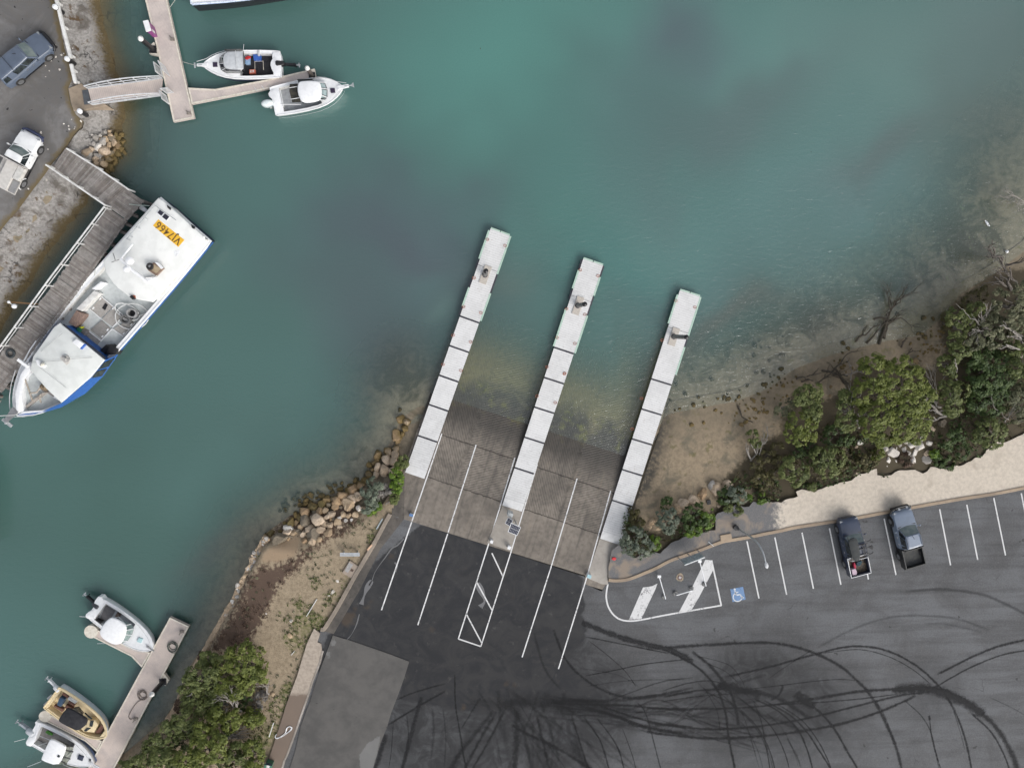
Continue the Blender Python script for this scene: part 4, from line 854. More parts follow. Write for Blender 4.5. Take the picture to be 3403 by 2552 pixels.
# ------------------------------------------------------------------ boats
PROF = [(0,.90),(.08,.94),(.25,.985),(.45,1.0),(.6,.97),(.72,.87),(.82,.70),(.9,.48),(.96,.25),(1,.035)]
def interp(tb, u):
    for (a, b), (c, d) in zip(tb, tb[1:]):
        if u <= c: return b+(d-b)*(u-a)/(c-a) if c > a else b
    return tb[-1][1]
class Boat:
    def __init__(s, name, label, stern, bow, zref, beam, zs, zb, group, prof=PROF, cat='boat', trim=0.0):
        a, b = P(stern, zref), P(bow, zref); s.L = (b-a).length; s.rz = math.atan2(b.y-a.y, b.x-a.x)
        s.root = thing(name, label, cat, (a.x, a.y, 0), s.rz, group); s.f = Fr((a.x, a.y, 0), s.rz); s.B = beam; s.zs, s.zb = zs, zb; s.prof = prof
        s.X = [s.L*u for u in (0,.03,.08,.16,.25,.35,.45,.53,.6,.66,.72,.77,.82,.86,.9,.93,.96,.985,1)]
    def w(s, x): return max(.02, s.B/2*interp(s.prof, max(0, min(1, x/s.L))))
    def sh(s, x): u = max(0, min(1, x/s.L)); return s.zs+(s.zb-s.zs)*u**1.8
    def hull(s, mat, strake=None, smat=None, capm=None, capw=.09):
        rings = []
        for x in s.X:
            u = x/s.L; w = s.w(x); z = s.sh(x); fl = .86-.36*u**2.2; kd = -.45*(1-max(0,(u-.75)/.25)**2)
            xr = x-(.06*s.L*max(0,(u-.7)/.3)**2)
            h = [(x, w, z), (x-(x-xr)*.35, w*(fl+(1-fl)*.55), z*.5), (xr, w*fl, .06), (xr, w*fl*.8, -.2), (xr, 0, min(-.21, kd))]
            rings.append(h+[(p[0], -p[1], p[2]) for p in h[-2::-1]])
        mb = MB(); mb.loft(rings, closed=False, caps=False); mb.add(rings[0], [tuple(range(len(rings[0])))])
        o = mb.build('hull', mat, s.root, smooth=35); s.h = o
        if strake:
            mb = MB()
            for sg in (1, -1):
                vs = []
                for x in s.X:
                    w = s.w(x)+.012; z = s.sh(x); vs += [(x, sg*w, z-strake[0]), (x, sg*(w-.004), z-strake[1])]
                n = len(s.X); fs = [(2*i, 2*i+2, 2*i+3, 2*i+1) if sg < 0 else (2*i+1, 2*i+3, 2*i+2, 2*i) for i in range(n-1)]; mb.add(vs, fs)
            mb.build('stripe', smat, o, smooth=40)
        if capm:
            mb = MB(); loop = [(x, s.w(x)-.03, s.sh(x)+.02) for x in s.X]; loop += [(x, -y, z) for x, y, z in loop[::-1]]
            mb.tube(loop, capw/2, 6, closed=True); mb.build('gunwale', capm, o, smooth=50)
        return o
    def deck(s, mat, x0, x1, ow, zf, lmat, fmat, crown=.05):
        """foredeck, side decks ow wide round a cockpit from x0 to x1, liner walls down to floor zf"""
        xs = sorted(set([x for x in s.X if not (abs(x-x0) < .05 or abs(x-x1) < .05)]+[x0, x1])); mb = MB(); ln = MB(); fl = MB(); n = len(xs)
        inn = lambda x: max(.0, s.w(x)-ow)
        for a, b in zip(xs, xs[1:]):
            op = a >= x0-1e-6 and b <= x1+1e-6
            for sg in (1, -1):
                za, zb_ = s.sh(a)+.015, s.sh(b)+.015
                o1, o2 = (a, sg*(s.w(a)-.02), za), (b, sg*(s.w(b)-.02), zb_)
                if op: i1, i2 = (a, sg*inn(a), za+.02), (b, sg*inn(b), zb_+.02)
                else: i1, i2 = (a, 0, za+crown), (b, 0, zb_+crown)
                mb.add([o1, o2, i2, i1], [(0,1,2,3) if sg < 0 else (3,2,1,0)])
                if op:
                    ln.add([i1, i2, (b, i2[1], zf), (a, i1[1], zf)], [(0,1,2,3) if sg < 0 else (3,2,1,0)])
        for x, flip in ((x0, 0), (x1, 1)):
            y = inn(x); z = s.sh(x)+.035; ln.add([(x, -y, z), (x, y, z), (x, y, zf), (x, -y, zf)], [(0,1,2,3) if flip else (3,2,1,0)])
        loop = [x for x in xs if x0-1e-6 <= x <= x1+1e-6]
        fl.add([(x, inn(x), zf) for x in loop]+[(x, -inn(x), zf) for x in loop[::-1]], [tuple(range(2*len(loop)-1, -1, -1))])
        d = mb.build('deck', mat, s.root, smooth=30); ln.build('cockpit_liner', lmat, s.root); fl.build('cockpit_floor', fmat, s.root); return d
    def part(s, name, pts, z0, z1, mat, parent=None, inset=0, it=0, zref=None, keep=.25):
        xy = s.f.xy(pts, z1 if zref is None else zref); xy = rnd(xy, it, keep) if it else xy
        mb = MB(); mb.prism(xy, z0, z1, inset=inset); return mb.build(name, mat, parent or s.root, smooth=30 if inset else None)
    def at(s, p, z): return s.f(p, z)
    def tube(s, name, pts, r, mat, n=6, parent=None, closed=False):
        mb = MB(); mb.tube(pts, r, n, closed=closed); return mb.build(name, mat, parent or s.root, smooth=60)
def outboard(bt, y, cowl, leg, tilt=True, x0=0.0, sc=1.0):
    r = bt.root; mb = MB(); zt = .95*sc
    if tilt:
        for k, (dx, w, l, z0, z1) in enumerate(((.0,.40,.62,.62,1.02),)):
            rings = []
            for t, sx in ((0,.7),(.15,1),(.6,1),(.9,.85),(1,.55)):
                x = x0+.12-t*l*sc; rings.append([(x, y+sx*w/2*sc*c, z0+(.21+.21*sn*sx)*sc-.1*t) for c, sn in ((1,-.6),(1,.5),(.6,1),(-.6,1),(-1,.5),(-1,-.6),(-.6,-1),(.6,-1))])
            mb.loft(rings)
        e = mb.build('outboard_engine', cowl, r, smooth=50)
        MB().beam((x0-.45*sc, y, .62), (x0-1.25*sc, y, .42), .16*sc, .24*sc).build('leg', leg, e)
        m2 = MB(); m2.beam((x0-1.18*sc, y, .62), (x0-1.22*sc, y, .12), .05, .22); m2.build('skeg', leg, e)
        m3 = MB(); m3.ball((x0-1.4*sc, y, .42), (.22,.07,.07), 8, 6)
        for k in range(3): a = k*2.1; m3.beam((x0-1.5*sc, y, .42), (x0-1.5*sc, y+.2*math.cos(a), .42+.2*math.sin(a)), .09, .02)
        m3.build('propeller', GALV, e, smooth=50)
    else:
        rings = []
        for z, k in ((.55,.8),(.62,1),(1.0,1.02),(1.16,.85),(1.24,.45)):
            rings.append([(x0-.42+.42*k*math.cos(a)*1.15*sc, y+.27*k*math.sin(a)*sc, z*sc+.1) for a in [i*math.pi/7 for i in range(14)]])
        mb.loft(rings); e = mb.build('outboard_engine', cowl, r, smooth=50)
        MB().beam((x0-.35, y, .62), (x0-.42, y, -.4), .18, .2).build('leg', leg, e)
    return e
sb = 'small trailer boats moored at the floating docks'
# ---- boat with grey canvas top and dark cockpit
b = Boat('cabin_boat', 'white cabin boat with grey canvas top and dark cockpit floor holding blue tubs', B((1205,672)), B((395,692)), .95, 2.28, .85, 1.05, sb)
b.hull(WHITE, (.42,.22), MAT('navy stripe', (.02,.025,.06)), WHITE); b.deck(WHITE, b.L*.10, b.L*.53, .26, .35, WHITE2, MAT('black marine carpet', (.014,.014,.018), (.03,.03,.034), rough=.95, scale=10))
mb = MB(); mb.prism(rnd(b.f.xy(B((1215,545),(1215,790),(1150,800),(1100,700),(1105,640),(1150,600),(1120,590),(1125,550)), .95), 1), .3, .96, inset=.03); mb.build('transom_moulding', WHITE, b.root, smooth=40)
b.part('bow_hatch', B((495,657),(541,655),(543,702),(497,705)), 1.0, 1.13, MAT('smoked hatch', (.03,.02,.05)), inset=.02)
ws = [B((575,590)), B((608,575)), B((640,555)), B((820,545))]
wl_ = lambda ps, z: [b.at(p, z) for p in ps]
lo = [b.at(p, 1.05) for p in B((640,548),(568,600),(562,670),(585,745),(640,772))]; hi = [b.at(p, 1.62) for p in B((660,560),(612,605),(606,670),(622,725),(665,745))]
mb = MB(); mb.loft([lo, hi], closed=False, caps=False); mb.v += [(v[0]-.012, v[1], v[2]) for v in mb.v]; mb.build('windscreen', GLASS, b.root)
for k in (1, 2, 3): b.tube('screen_frame', [lo[k], hi[k]], .022, WHITE)
for ps, pz in ((B((640,772),(820,772)), (1.05,1.1)), (B((640,548),(815,540)), (1.05,1.1))):
    a_, c_ = b.at(ps[0], 1.0), b.at(ps[1], 1.0); MB().plate([a_, c_, c_+Vector((0,0,.45)), a_+Vector((0,0,.55))], .012).build('side_screen', MAT('clear side screen', (.16,.17,.17), (.1,.1,.1), rough=.1), b.root)
cn = rnd(b.f.xy(B((650,545),(800,538),(822,560),(828,715),(800,735),(640,725),(612,700),(602,620),(612,575)), 1.95), 1)
mb = MB(); mb.prism(cn, 1.88, 1.96, inset=.05); cv = mb.build('canvas_top', MAT('grey canvas', (.50,.52,.54), (.43,.45,.47), rough=.9), b.root, smooth=40)
mb = MB(); ci = insetp(cn if True else cn, -.05); mb.prism(insetp(cn, -.06), 1.86, 1.915); mb.build('canvas_hem', BLACKP, cv)
for x in (740,): b.tube('top_bow', [b.at(B((x-5,535)),1.98), b.at(B((x,620)),2.0), b.at(B((x+8,735)),1.98)], .02, ALU)
b.tube('rocket_rack', [b.at(B((822,745)),.95), b.at(B((826,735)),2.02), b.at(B((818,540)),2.02), b.at(B((815,530)),.95)], .03, BLACKP)
b.tube('antenna', [b.at(B((815,540)),2.0), b.at(B((823,470)),3.0)], .014, WHITE)
for sg in (1, -1):
    b.tube('bow_rail', [(b.L*.62, sg*(b.w(b.L*.62)-.12), b.sh(b.L*.62)+.1)]+[(b.L*u, sg*(b.w(b.L*u)-.08+.02), b.sh(b.L*u)+.38) for u in (.7,.78,.86,.93)]+[(b.L*1.05, sg*.14, b.zb+.4)], .02, ALU)
MB().prism([(b.L*.93,-.14),(b.L*1.07,-.10),(b.L*1.07,.10),(b.L*.93,.14)], b.zb, b.zb+.1, inset=.02).build('bow_sprit', WHITE, b.root)
v = (b.L*1.1, 0, b.zb+.02); MB().beam((b.L*1.0,0,b.zb+.13), v, .05, .05).beam((v[0],-.2,v[2]),(v[0],.2,v[2]-.02), .12, .04).build('anchor', GALV, b.root)
outboard(b, -.05, BLACKP, BLACKP, True, 0.25, 1.1)
b.tube('cockpit_frame', [b.at(q, .55) for q in B((940,745),(938,648),(1025,645),(1030,738))], .025, MAT('pale hoop', (.6,.56,.48)))
BTF = b
def item(name, label, cat, bt, poly, z0, z1, mat, inset=.02, it=0, group=None):
    c = P(poly[0], z1); f = Fr((c.x, c.y, 0), 0); xy = f.xy(poly, z1); xy = rnd(xy, it) if it else xy
    return tag(MB().prism(xy, z0, z1, inset=inset).build(name, mat, loc=(c.x, c.y, 0)), label, cat, group)
BLUE = MAT('blue plastic', (.04,.12,.42), (.035,.10,.36), rough=.45)
o = item('fish_bin', 'blue lidded bin near the transom of the boat with grey canvas top', 'bin', b, B((918,574),(995,574),(997,630),(925,632)), .36, .78, BLUE)
o = item('fish_bin', 'pale blue open bin under the red jacket in the cockpit', 'bin', b, B((836,590),(882,588),(882,672),(838,672)), .36, .7, MAT('pale blue tub', (.22,.36,.55), (.3,.42,.58)))
o = item('jacket', 'crumpled red jacket lying on the pale blue bin', 'jacket', b, B((834,595),(880,585),(897,605),(870,622),(836,628)), .70, .80, MAT('red cloth', (.55,.03,.03), (.4,.02,.02), rough=.9), .04, 1)
o = item('crate', 'orange and white striped crate on the dark cockpit floor', 'crate', b, B((880,732),(940,730),(943,772),(880,775)), .36, .62, MAT('faded orange', (.58,.16,.09), (.5,.13,.08)))
cr = b.rz
for k in range(3): MB().beam(*[Vector((P(B((893+k*16, y)), .63)-Vector(o.location)).xy.to_3d())+Vector((0,0,.632)) for y in (765,738)], .06, .012).build('stripe', WHITE2, o)
o = item('bait_board', 'white bait board across the far gunwale of the boat with grey canvas top', 'bait board', b, B((966,533),(988,533),(990,588),(968,588)), .88, 1.0, ALU)
# ---- boat with white hardtop and grey cockpit
b = Boat('hardtop_boat', 'white boat with rounded white hardtop and grey cockpit on the outer side of the finger', B((1125,1065)), B((1870,925)), .95, 2.5, .85, 1.12, sb)
b.hull(WHITE, (.75,.70), MAT('pale grey line', (.4,.42,.44)), WHITE); b.deck(WHITE, b.L*.12, b.L*.66, .24, .35, WHITE2, GREYD)
mb = MB(); mb.prism(rnd(b.f.xy(B((1100,950),(1180,935),(1205,1060),(1195,1180),(1140,1160),(1135,1060),(1072,1000)), .9), 1), .3, .93, inset=.03); mb.build('transom_moulding', WHITE, b.root, smooth=40)
hp = rnd(b.f.xy(B((1395,860),(1440,850),(1560,845),(1620,860),(1640,940),(1635,1030),(1600,1065),(1500,1082),(1430,1075),(1395,1010),(1380,930)), 2.15), 2)
ht = MB().prism(hp, 2.06, 2.18, inset=.12).build('hardtop', WHITE, b.root, smooth=50)
cab = b.f.xy(B((1400,870),(1600,862),(1700,890),(1705,1010),(1640,1065),(1430,1090)), 1.1)
lo = [b.at(p, 1.12) for p in B((1595,868),(1672,868),(1702,940),(1700,1030),(1665,1060),(1590,1075))]; hi = [b.at(p, 2.03) for p in B((1575,858),(1605,868),(1625,930),(1628,1000),(1605,1050),(1570,1068))]
mb = MB(); mb.loft([lo, hi], closed=False, caps=False); mb.build('windscreen', GLASS, b.root)
for k in range(1, 5): b.tube('screen_frame', [lo[k]+Vector((.02,0,.01)), hi[k]+Vector((.02,0,.01))], .035, WHITE)
PALE = MAT('pale glass', (.34,.42,.42), (.25,.32,.33), rough=.1)
for k in range(1, 4):
    a0, a1, c0, c1 = lo[k], lo[k+1], hi[k], hi[k+1]; i = lambda s_, t_: (a0.lerp(a1, s_)).lerp(c0.lerp(c1, s_), t_)+Vector((.025, 0, .01))
    MB().plate([i(.15,.15), i(.85,.15), i(.85,.8), i(.15,.8)], .008).build('pane', PALE, b.root)
for sg in (0, 1):
    ps = (B((1400,880)), B((1590,868))) if sg == 0 else (B((1440,1090)), B((1660,1062)))
    a_, c_ = b.at(ps[0], 1.0), b.at(ps[1], 1.0); MB().plate([a_, c_, c_+Vector((-.2,0,.95)), a_+Vector((.1,0,.95))], .012).build('side_screen', GLASS, b.root)
b.part('awning', B((1305,885),(1385,880),(1420,1075),(1330,1078),(1300,960)), 1.7, 1.73, MAT('black mesh', (.02,.02,.018), (.05,.045,.035), rough=.9))
for p0, p1 in ((B((1300,925)), B((1385,912))), (B((1315,1045)), B((1405,1030)))): b.tube('awning_pole', [b.at(p0, 1.76), b.at(p1, 1.8)], .025, WHITE)
for p0, p1 in ((B((1205,950)), B((1240,1120))), (B((1210,1098)), B((1420,1100)))): b.tube('cockpit_rail', [b.at(p0, .95), b.at(p1, .95)], .03, WHITE)
b.part('bow_hatch', B((1728,930),(1775,927),(1782,973),(1735,977)), 1.05, 1.2, MAT('smoked hatch', (.03,.02,.05)), inset=.02)
for sg in (1, -1):
    b.tube('bow_rail', [(b.L*.6, sg*(b.w(b.L*.6)-.1), b.sh(b.L*.6)+.08)]+[(b.L*u, sg*(b.w(b.L*u)-.05), b.sh(b.L*u)+.36) for u in (.68,.78,.86,.93)]+[(b.L*1.06, sg*.13, b.zb+.38)], .022, ALU)
MB().prism([(b.L*.92,-.16),(b.L*1.08,-.12),(b.L*1.08,.12),(b.L*.92,.16)], b.zb, b.zb+.12, inset=.02).build('bow_sprit', WHITE, b.root)
MB().beam((b.L*1.02,0,b.zb+.14),(b.L*1.12,0,b.zb+.06), .06, .05).prism([(b.L*1.1,0),(b.L*1.15,-.2),(b.L*1.15,.2)], b.zb, b.zb+.05).build('anchor', GALV, b.root)
outboard(b, -.12, MAT('pearl white cowl', (.62,.68,.68), (.55,.6,.62), rough=.25), WHITE2, False, -.02, 1.0)
# ---- white hardtop boat at lower left dock
b = Boat('hardtop_boat', 'white boat with plain white hardtop nosed up to the straight dock', J((985,375)), J((1618,798)), .9, 2.35, .85, 1.15, sb, prof=[(0,.86),(.1,.95),(.3,1),(.5,1),(.65,.95),(.78,.83),(.88,.62),(.95,.37),(1,.06)])
b.hull(WHITE, None, None, WHITE); b.deck(WHITE, b.L*.10, b.L*.60, .26, .35, WHITE2, GREYD)
b.part('transom_moulding', J((1045,240),(1110,330),(985,500),(890,485),(905,430),(1000,390),(980,320)), .3, .95, WHITE, inset=.04, it=1)
b.part('cockpit_mat', J((1110,350),(1210,410),(1155,500),(1030,530)), .36, .4, MAT('grey mat', (.16,.155,.16), (.12,.12,.125), rough=.9))
hp = J((1130,492),(1190,478),(1310,545),(1330,610),(1290,735),(1240,768),(1170,765),(1050,690),(1038,610))
b.part('hardtop', hp, 2.05, 2.18, WHITE, inset=.13, it=2)
lo = [b.at(p, 1.2) for p in J((1270,500),(1375,545),(1410,590),(1385,660),(1340,725),(1290,748),(1220,740))]; hi = [b.at(p, 2.02) for p in J((1235,525),(1305,560),(1322,610),(1310,655),(1285,720),(1255,745),(1190,740))]
MB().loft([lo, hi], closed=False, caps=False).build('windscreen', MAT('sea green glass', (.13,.19,.18), (.22,.28,.27), rough=.08), b.root)
for k in range(1, 6): b.tube('screen_frame', [lo[k]+Vector((.02,0,.01)), hi[k]+Vector((.02,0,.01))], .03, WHITE)
b.tube('top_strut', [b.at(J((1215,480)),1.0), b.at(J((1245,470)),1.5), b.at(J((1330,560)),2.0)], .03, ALU)
b.part('bow_hatch', J((1455,690),(1500,705),(1480,748),(1435,733)), 1.05, 1.2, MAT('aqua hatch', (.42,.60,.62), (.38,.55,.57), rough=.3), inset=.02)
MB().box((b.L*.93,0,b.zb+.1),(.35,.12,.1)).build('windlass', STEEL, b.root)
MB().beam((b.L*.9,0,b.zb+.1),(b.L*1.03,0,b.zb+.1), .1, .08).build('bow_roller', STEEL, b.root)
for sg in (1, -1): b.tube('bow_rail', [(b.L*u, sg*(b.w(b.L*u)-.08), b.sh(b.L*u)+.1+.22*min(1,(u-.55)*6)) for u in (.55,.65,.75,.85,.92,.97)], .018, ALU)
b.part('seat', J((1005,500),(1065,525),(1045,570),(985,540)), .4, .8, BLACKP, inset=.03)
b.part('helm_seat', J((1225,430),(1255,450),(1235,490),(1205,465)), .4, .9, MAT('brown vinyl', (.12,.085,.07)), inset=.03)
b.tube('antenna', [b.at(J((985,475)),1.0), b.at(J((835,467)),1.25)], .014, WHITE); b.tube('antenna', [b.at(J((1110,750)),2.1), b.at(J((1020,752)),2.2)], .012, WHITE)
outboard(b, .22, MAT('dark grey cowl', (.045,.045,.055), rough=.35), BLACKP, True, .2, 1.05)
# ---- cream open boat with black canopy
CRM = MAT('cream gelcoat', (.72,.59,.37), (.66,.54,.33), rough=.5); BRN = MAT('brown cushion', (.19,.09,.065), (.15,.07,.05), rough=.7)
b = Boat('open_boat', 'cream open boat with black canopy and white hull', K((705,690)), K((1465,1200)), .95, 2.45, .9, 1.15, sb, prof=[(0,.92),(.1,.97),(.3,1),(.5,1),(.65,.96),(.78,.86),(.88,.66),(.95,.42),(1,.10)])
b.hull(MAT('white hull', (.74,.76,.80), (.68,.70,.74), rough=.35), None, None, CRM, .16); b.deck(CRM, b.L*.05, b.L*.94, .20, .42, CRM, CRM)
for lab, ps, z, mt in (('engine_box', K((815,690),(885,715),(830,818),(778,790)), .95, MAT('blue grey lid', (.045,.09,.16), (.06,.11,.18), rough=.4)), ('ice_box', K((950,672),(1060,740),(1030,778),(925,715)), .95, WHITE2), ('seat', K((740,795),(870,855),(850,890),(735,815)), .72, BRN), ('seat', K((945,735),(1030,785),(1010,810),(925,760)), .72, BRN), ('seat', K((905,790),(1000,840),(985,870),(880,835)), .72, BRN),
                       ('side_locker', K((865,620),(945,675),(925,700),(845,650)), .8, BRN), ('bow_seat', K((1390,1060),(1425,1095),(1385,1180),(1300,1180)), .9, BRN), ('console', K((1200,1000),(1300,1000),(1340,1060),(1290,1170),(1150,1160),(1100,1110),(1190,1060)), 1.0, CRM)):
    b.part(lab, ps, .43, z, mt, inset=.03)
for ps in (K((1165,895),(1265,980),(1245,990),(1155,905)), K((1240,1005),(1285,1010),(1265,1090),(1225,1085)), K((1185,1105),(1245,1110),(1180,1158),(1150,1150))): b.part('console_window', ps, 1.0, 1.05, GLASS)
b.part('canopy', K((900,845),(940,838),(1150,960),(1190,990),(1185,1060),(1090,1140),(1040,1150),(950,1110),(800,1030),(795,990)), 1.95, 2.12, MAT('black canvas', (.012,.012,.016), (.022,.022,.026), rough=.85), inset=.12, it=2)
b.tube('canopy_frame', [b.at(K((905,845)),2.0), b.at(K((1050,830)),1.4), b.at(K((1080,820)),1.0)], .03, BLACKP); b.tube('canopy_frame', [b.at(K((1080,820)),1.0), b.at(K((1150,960)),2.0)], .03, BLACKP)
b.part('wheel_helm', K((1000,850),(1050,845),(1120,930),(1090,960)), .8, 1.2, MAT('helm grey', (.12,.11,.09), (.2,.18,.15)), inset=.03)
b.part('boarding_platform', K((695,650),(725,670),(660,735),(640,700)), .45, .55, WHITE2, inset=.02)
b.part('burley_ladder', K((640,740),(655,755),(605,800),(590,790)), .5, .6, STEEL)
outboard(b, .78, WHITE, WHITE, True, .05, .95)
# ---- white boat at bottom left with squared hardtop
b = Boat('hardtop_boat', 'white boat with squared hardtop, long aerials and green mat near the bottom corner', K((430,1170)), K((1300,1595)), .95, 2.3, .85, 1.12, sb)
b.hull(WHITE, (.5,.3), MAT('blue grey stripe', (.12,.16,.28)), WHITE); b.deck(WHITE, b.L*.08, b.L*.62, .26, .35, WHITE2, MAT('grey cockpit', (.22,.21,.20), (.16,.15,.15)))
b.part('transom_moulding', K((470,1000),(560,1060),(450,1370),(340,1340),(385,1240),(475,1220),(500,1130)), .3, .95, WHITE, inset=.03, it=1)
b.part('hardtop', K((700,1255),(890,1350),(898,1400),(850,1530),(780,1632),(565,1560),(560,1520),(660,1300)), 2.05, 2.2, WHITE, inset=.10, it=1)
b.part('roof_hatch', K((795,1475),(825,1490),(812,1515),(780,1500)), 2.19, 2.24, GLASS)
lo = [b.at(p, 1.15) for p in K((810,1270),(1005,1360),(1000,1430),(960,1530),(910,1600),(830,1600))]; hi = [b.at(p, 2.02) for p in K((800,1310),(895,1355),(892,1410),(868,1500),(845,1560),(790,1610))]
MB().loft([lo, hi], closed=False, caps=False).build('windscreen', MAT('dim screen', (.07,.085,.075), (.18,.19,.16), rough=.08), b.root)
for k in range(1, 5): b.tube('screen_frame', [lo[k]+Vector((.02,0,.01)), hi[k]+Vector((.02,0,.01))], .04, BLACKP)
b.part('bow_hatch', K((1075,1480),(1145,1505),(1125,1562),(1055,1535)), 1.05, 1.2, MAT('smoked blue hatch', (.03,.04,.07)), inset=.02)
b.part('anchor_locker', K((1222,1535),(1245,1545),(1235,1575),(1210,1560)), 1.1, 1.2, GLASS)
MB().prism([(b.L*.93,-.14),(b.L*1.09,-.09),(b.L*1.09,.09),(b.L*.93,.14)], b.zb, b.zb+.1, inset=.02).build('bow_sprit', WHITE, b.root)
MB().beam((b.L*1.0,0,b.zb+.12),(b.L*1.13,0,b.zb+.05), .06, .05).prism([(b.L*1.1,0),(b.L*1.16,-.18),(b.L*1.16,.18)], b.zb, b.zb+.05).build('anchor', GALV, b.root)
for sg in (1, -1): b.tube('bow_rail', [(b.L*u, sg*(b.w(b.L*u)-.05), b.sh(b.L*u)+.08+.28*min(1,(u-.5)*6)) for u in (.5,.62,.72,.82,.9,.96,1.04)], .02, ALU)
b.tube('antenna', [b.at(K((345,1255)),1.0), b.at(K((195,1295)),1.4)], .015, WHITE); b.tube('antenna', [b.at(K((565,1565)),2.1), b.at(K((375,1640)),2.5)], .015, WHITE)
b.tube('cockpit_strut', [b.at(K((545,1215)),.95), b.at(K((690,1275)),2.05)], .025, ALU); b.tube('cockpit_strut', [b.at(K((510,1355)),.95), b.at(K((640,1310)),2.05)], .025, ALU)
o = item('mat', 'bright green mat in the cockpit of the boat with squared hardtop', 'mat', b, K((635,1150),(655,1145),(725,1185),(715,1210),(665,1200),(620,1170)), .37, .44, MAT('bright green', (.06,.22,.03), (.05,.17,.03), rough=.9), .02)
outboard(b, -.1, MAT('pale grey cowl', (.55,.58,.60), (.48,.5,.53), rough=.3), MAT('grey leg', (.4,.43,.46)), True, .1, 1.15)
# ---- big boat mostly out of frame at the top
b = Boat('moored_yacht', 'dark hulled boat cut off by the top edge beside the gangway dock', (645,-24), (1100,-68), .6, 3.0, 1.7, 2.0, sb, prof=[(0,.94),(.3,1),(.7,.95),(.9,.5),(1,.05)])
b.hull(MAT('black hull', (.012,.012,.016), (.02,.02,.025), rough=.5), (.14,-.01), MAT('pale blue sheer', (.42,.52,.72)), MAT('blue white gunwale', (.62,.68,.80)), .14); b.deck(WHITE, b.L*.1, b.L*.5, .35, .5, WHITE2, GREYD)
b.part('cabin', [(760,-80),(960,-110),(960,-60),(760,-40)], 1.2, 1.9, WHITE, inset=.1)
# ---- dark boat just outside the left edge whose reflection enters the picture
b = Boat('moored_boat', 'dark boat at the left edge with its reflection in the water', (-72,1800), (-84,1490), .0, 3.3, 1.9, 2.3, None)
b.hull(MAT('dark green hull', (.012,.03,.025), (.01,.02,.02), rough=.5), None, None, WHITE2); b.deck(WHITE2, b.L*.2, b.L*.5, .3, .6, WHITE2, GREYD)
# ---- the large fishing boat
HB = MAT('navy hull', (.012,.016,.05), (.008,.01,.03), rough=.45); BL = MAT('bright blue side', (.028,.11,.36), (.022,.09,.31), rough=.4)
DK = MAT('pale work deck', (.52,.55,.55), (.45,.48,.48), rough=.8); ROOF = MAT('white roof paint', (.74,.75,.73), (.67,.68,.66), rough=.7, scale=1.2)
b = Boat('fishing_boat', 'large white and blue fishing boat with yellow number panel on its roof', C((1955,1045)), D((185,1505)), 1.6, 5.5, 1.6, 1.75, None, prof=[(0,.95),(.2,1),(.5,1),(.66,.98),(.76,.93),(.85,.79),(.92,.57),(.97,.32),(1,.06)], cat='fishing boat')
b.hull(HB, (.42,.14), BL, WHITE, .15); FB = b
xs0, xs1 = b.L*.02, b.L*.93
b.deck(WHITE, xs0, xs1, .34, 1.05, WHITE2, DK)
aft = [C((1655,810)), C((1075,1475)), C((1100,1590)), D((1135,65)), D((1180,130)), D((1235,185)), D((1330,255)), D((1450,303)), D((1605,330)), C((2165,1240)), C((1715,845))]
b.part('wheelhouse_wall', [C((1690,860)), C((1120,1485)), D((1230,150)), D((1590,300)), C((2110,1235)), C((1740,890))], 1.05, 3.25, WHITE2)
rf = b.part('wheelhouse_roof', aft, 3.25, 3.5, ROOF, inset=.16, it=1, keep=.05)
YEL = MAT('yellow number panel', (.80,.47,.035), (.74,.42,.03), rough=.6, scale=2)
yp = Y((905,505),(1305,820),(1210,928),(822,600)); xy = b.f.xy(yp, 3.5); MB().prism(xy, 3.49, 3.512).build('number_panel', YEL, rf)
vb_ = [Vector(q) for q in xy]; ctr_ = sum(vb_, Vector((0,0)))/4; ax = (vb_[0]-vb_[1]); ax = ax.normalized()
fc = bpy.data.curves.new('number', 'FONT'); fc.body = 'VJ7466'; fc.size = 1.0; fc.align_x = 'CENTER'; fc.align_y = 'CENTER'; fc.extrude = .004; fc.space_character = 1.12; fc.offset = .012
fo = bpy.data.objects.new('tmp', fc); COL.objects.link(fo); bpy.context.view_layer.update(); dg = bpy.context.evaluated_depsgraph_get(); me = bpy.data.meshes.new_from_object(fo.evaluated_get(dg)); bpy.data.objects.remove(fo)
wid = max(v.co.x for v in me.vertices)-min(v.co.x for v in me.vertices); plen = (vb_[0]-vb_[1]).length; phg = (vb_[1]-vb_[2]).length
for v in me.vertices: v.co.x *= plen*.90/wid; v.co.y *= phg*.80/.72
me.materials.clear(); me.materials.append(MAT('brown number paint', (.07,.04,.02), (.20,.11,.03), rough=.8, scale=7)); no = bpy.data.objects.new('registration_number', me); COL.objects.link(no); no.parent = rf
no.location = (ctr_.x, ctr_.y, 3.517); no.rotation_euler[2] = math.atan2(ax.y, ax.x)
for ps in (Y((925,355),(988,400),(945,450),(890,405)), Y((1005,415),(1070,465),(1025,518),(960,468))): b.part('roof_skylight', ps, 3.5, 3.58, MAT('skylight', (.03,.03,.045), rough=.2), rf)
b.part('skylight_frame', Y((915,340),(1085,460),(1025,530),(870,410)), 3.5, 3.54, WHITE, rf)
for ps in (Y((1035,285),(1090,325),(1080,360),(1040,320)), Y((1405,575),(1465,620),(1440,650),(1410,625))): b.part('deck_light', ps, 3.5, 3.66, BLACKP, rf, inset=.02)
lk = b.part('roof_box', Y((825,1165),(975,1250),(865,1365),(740,1280)), 3.5, 3.85, MAT('brown box frame', (.21,.14,.10), (.15,.10,.075)), rf)
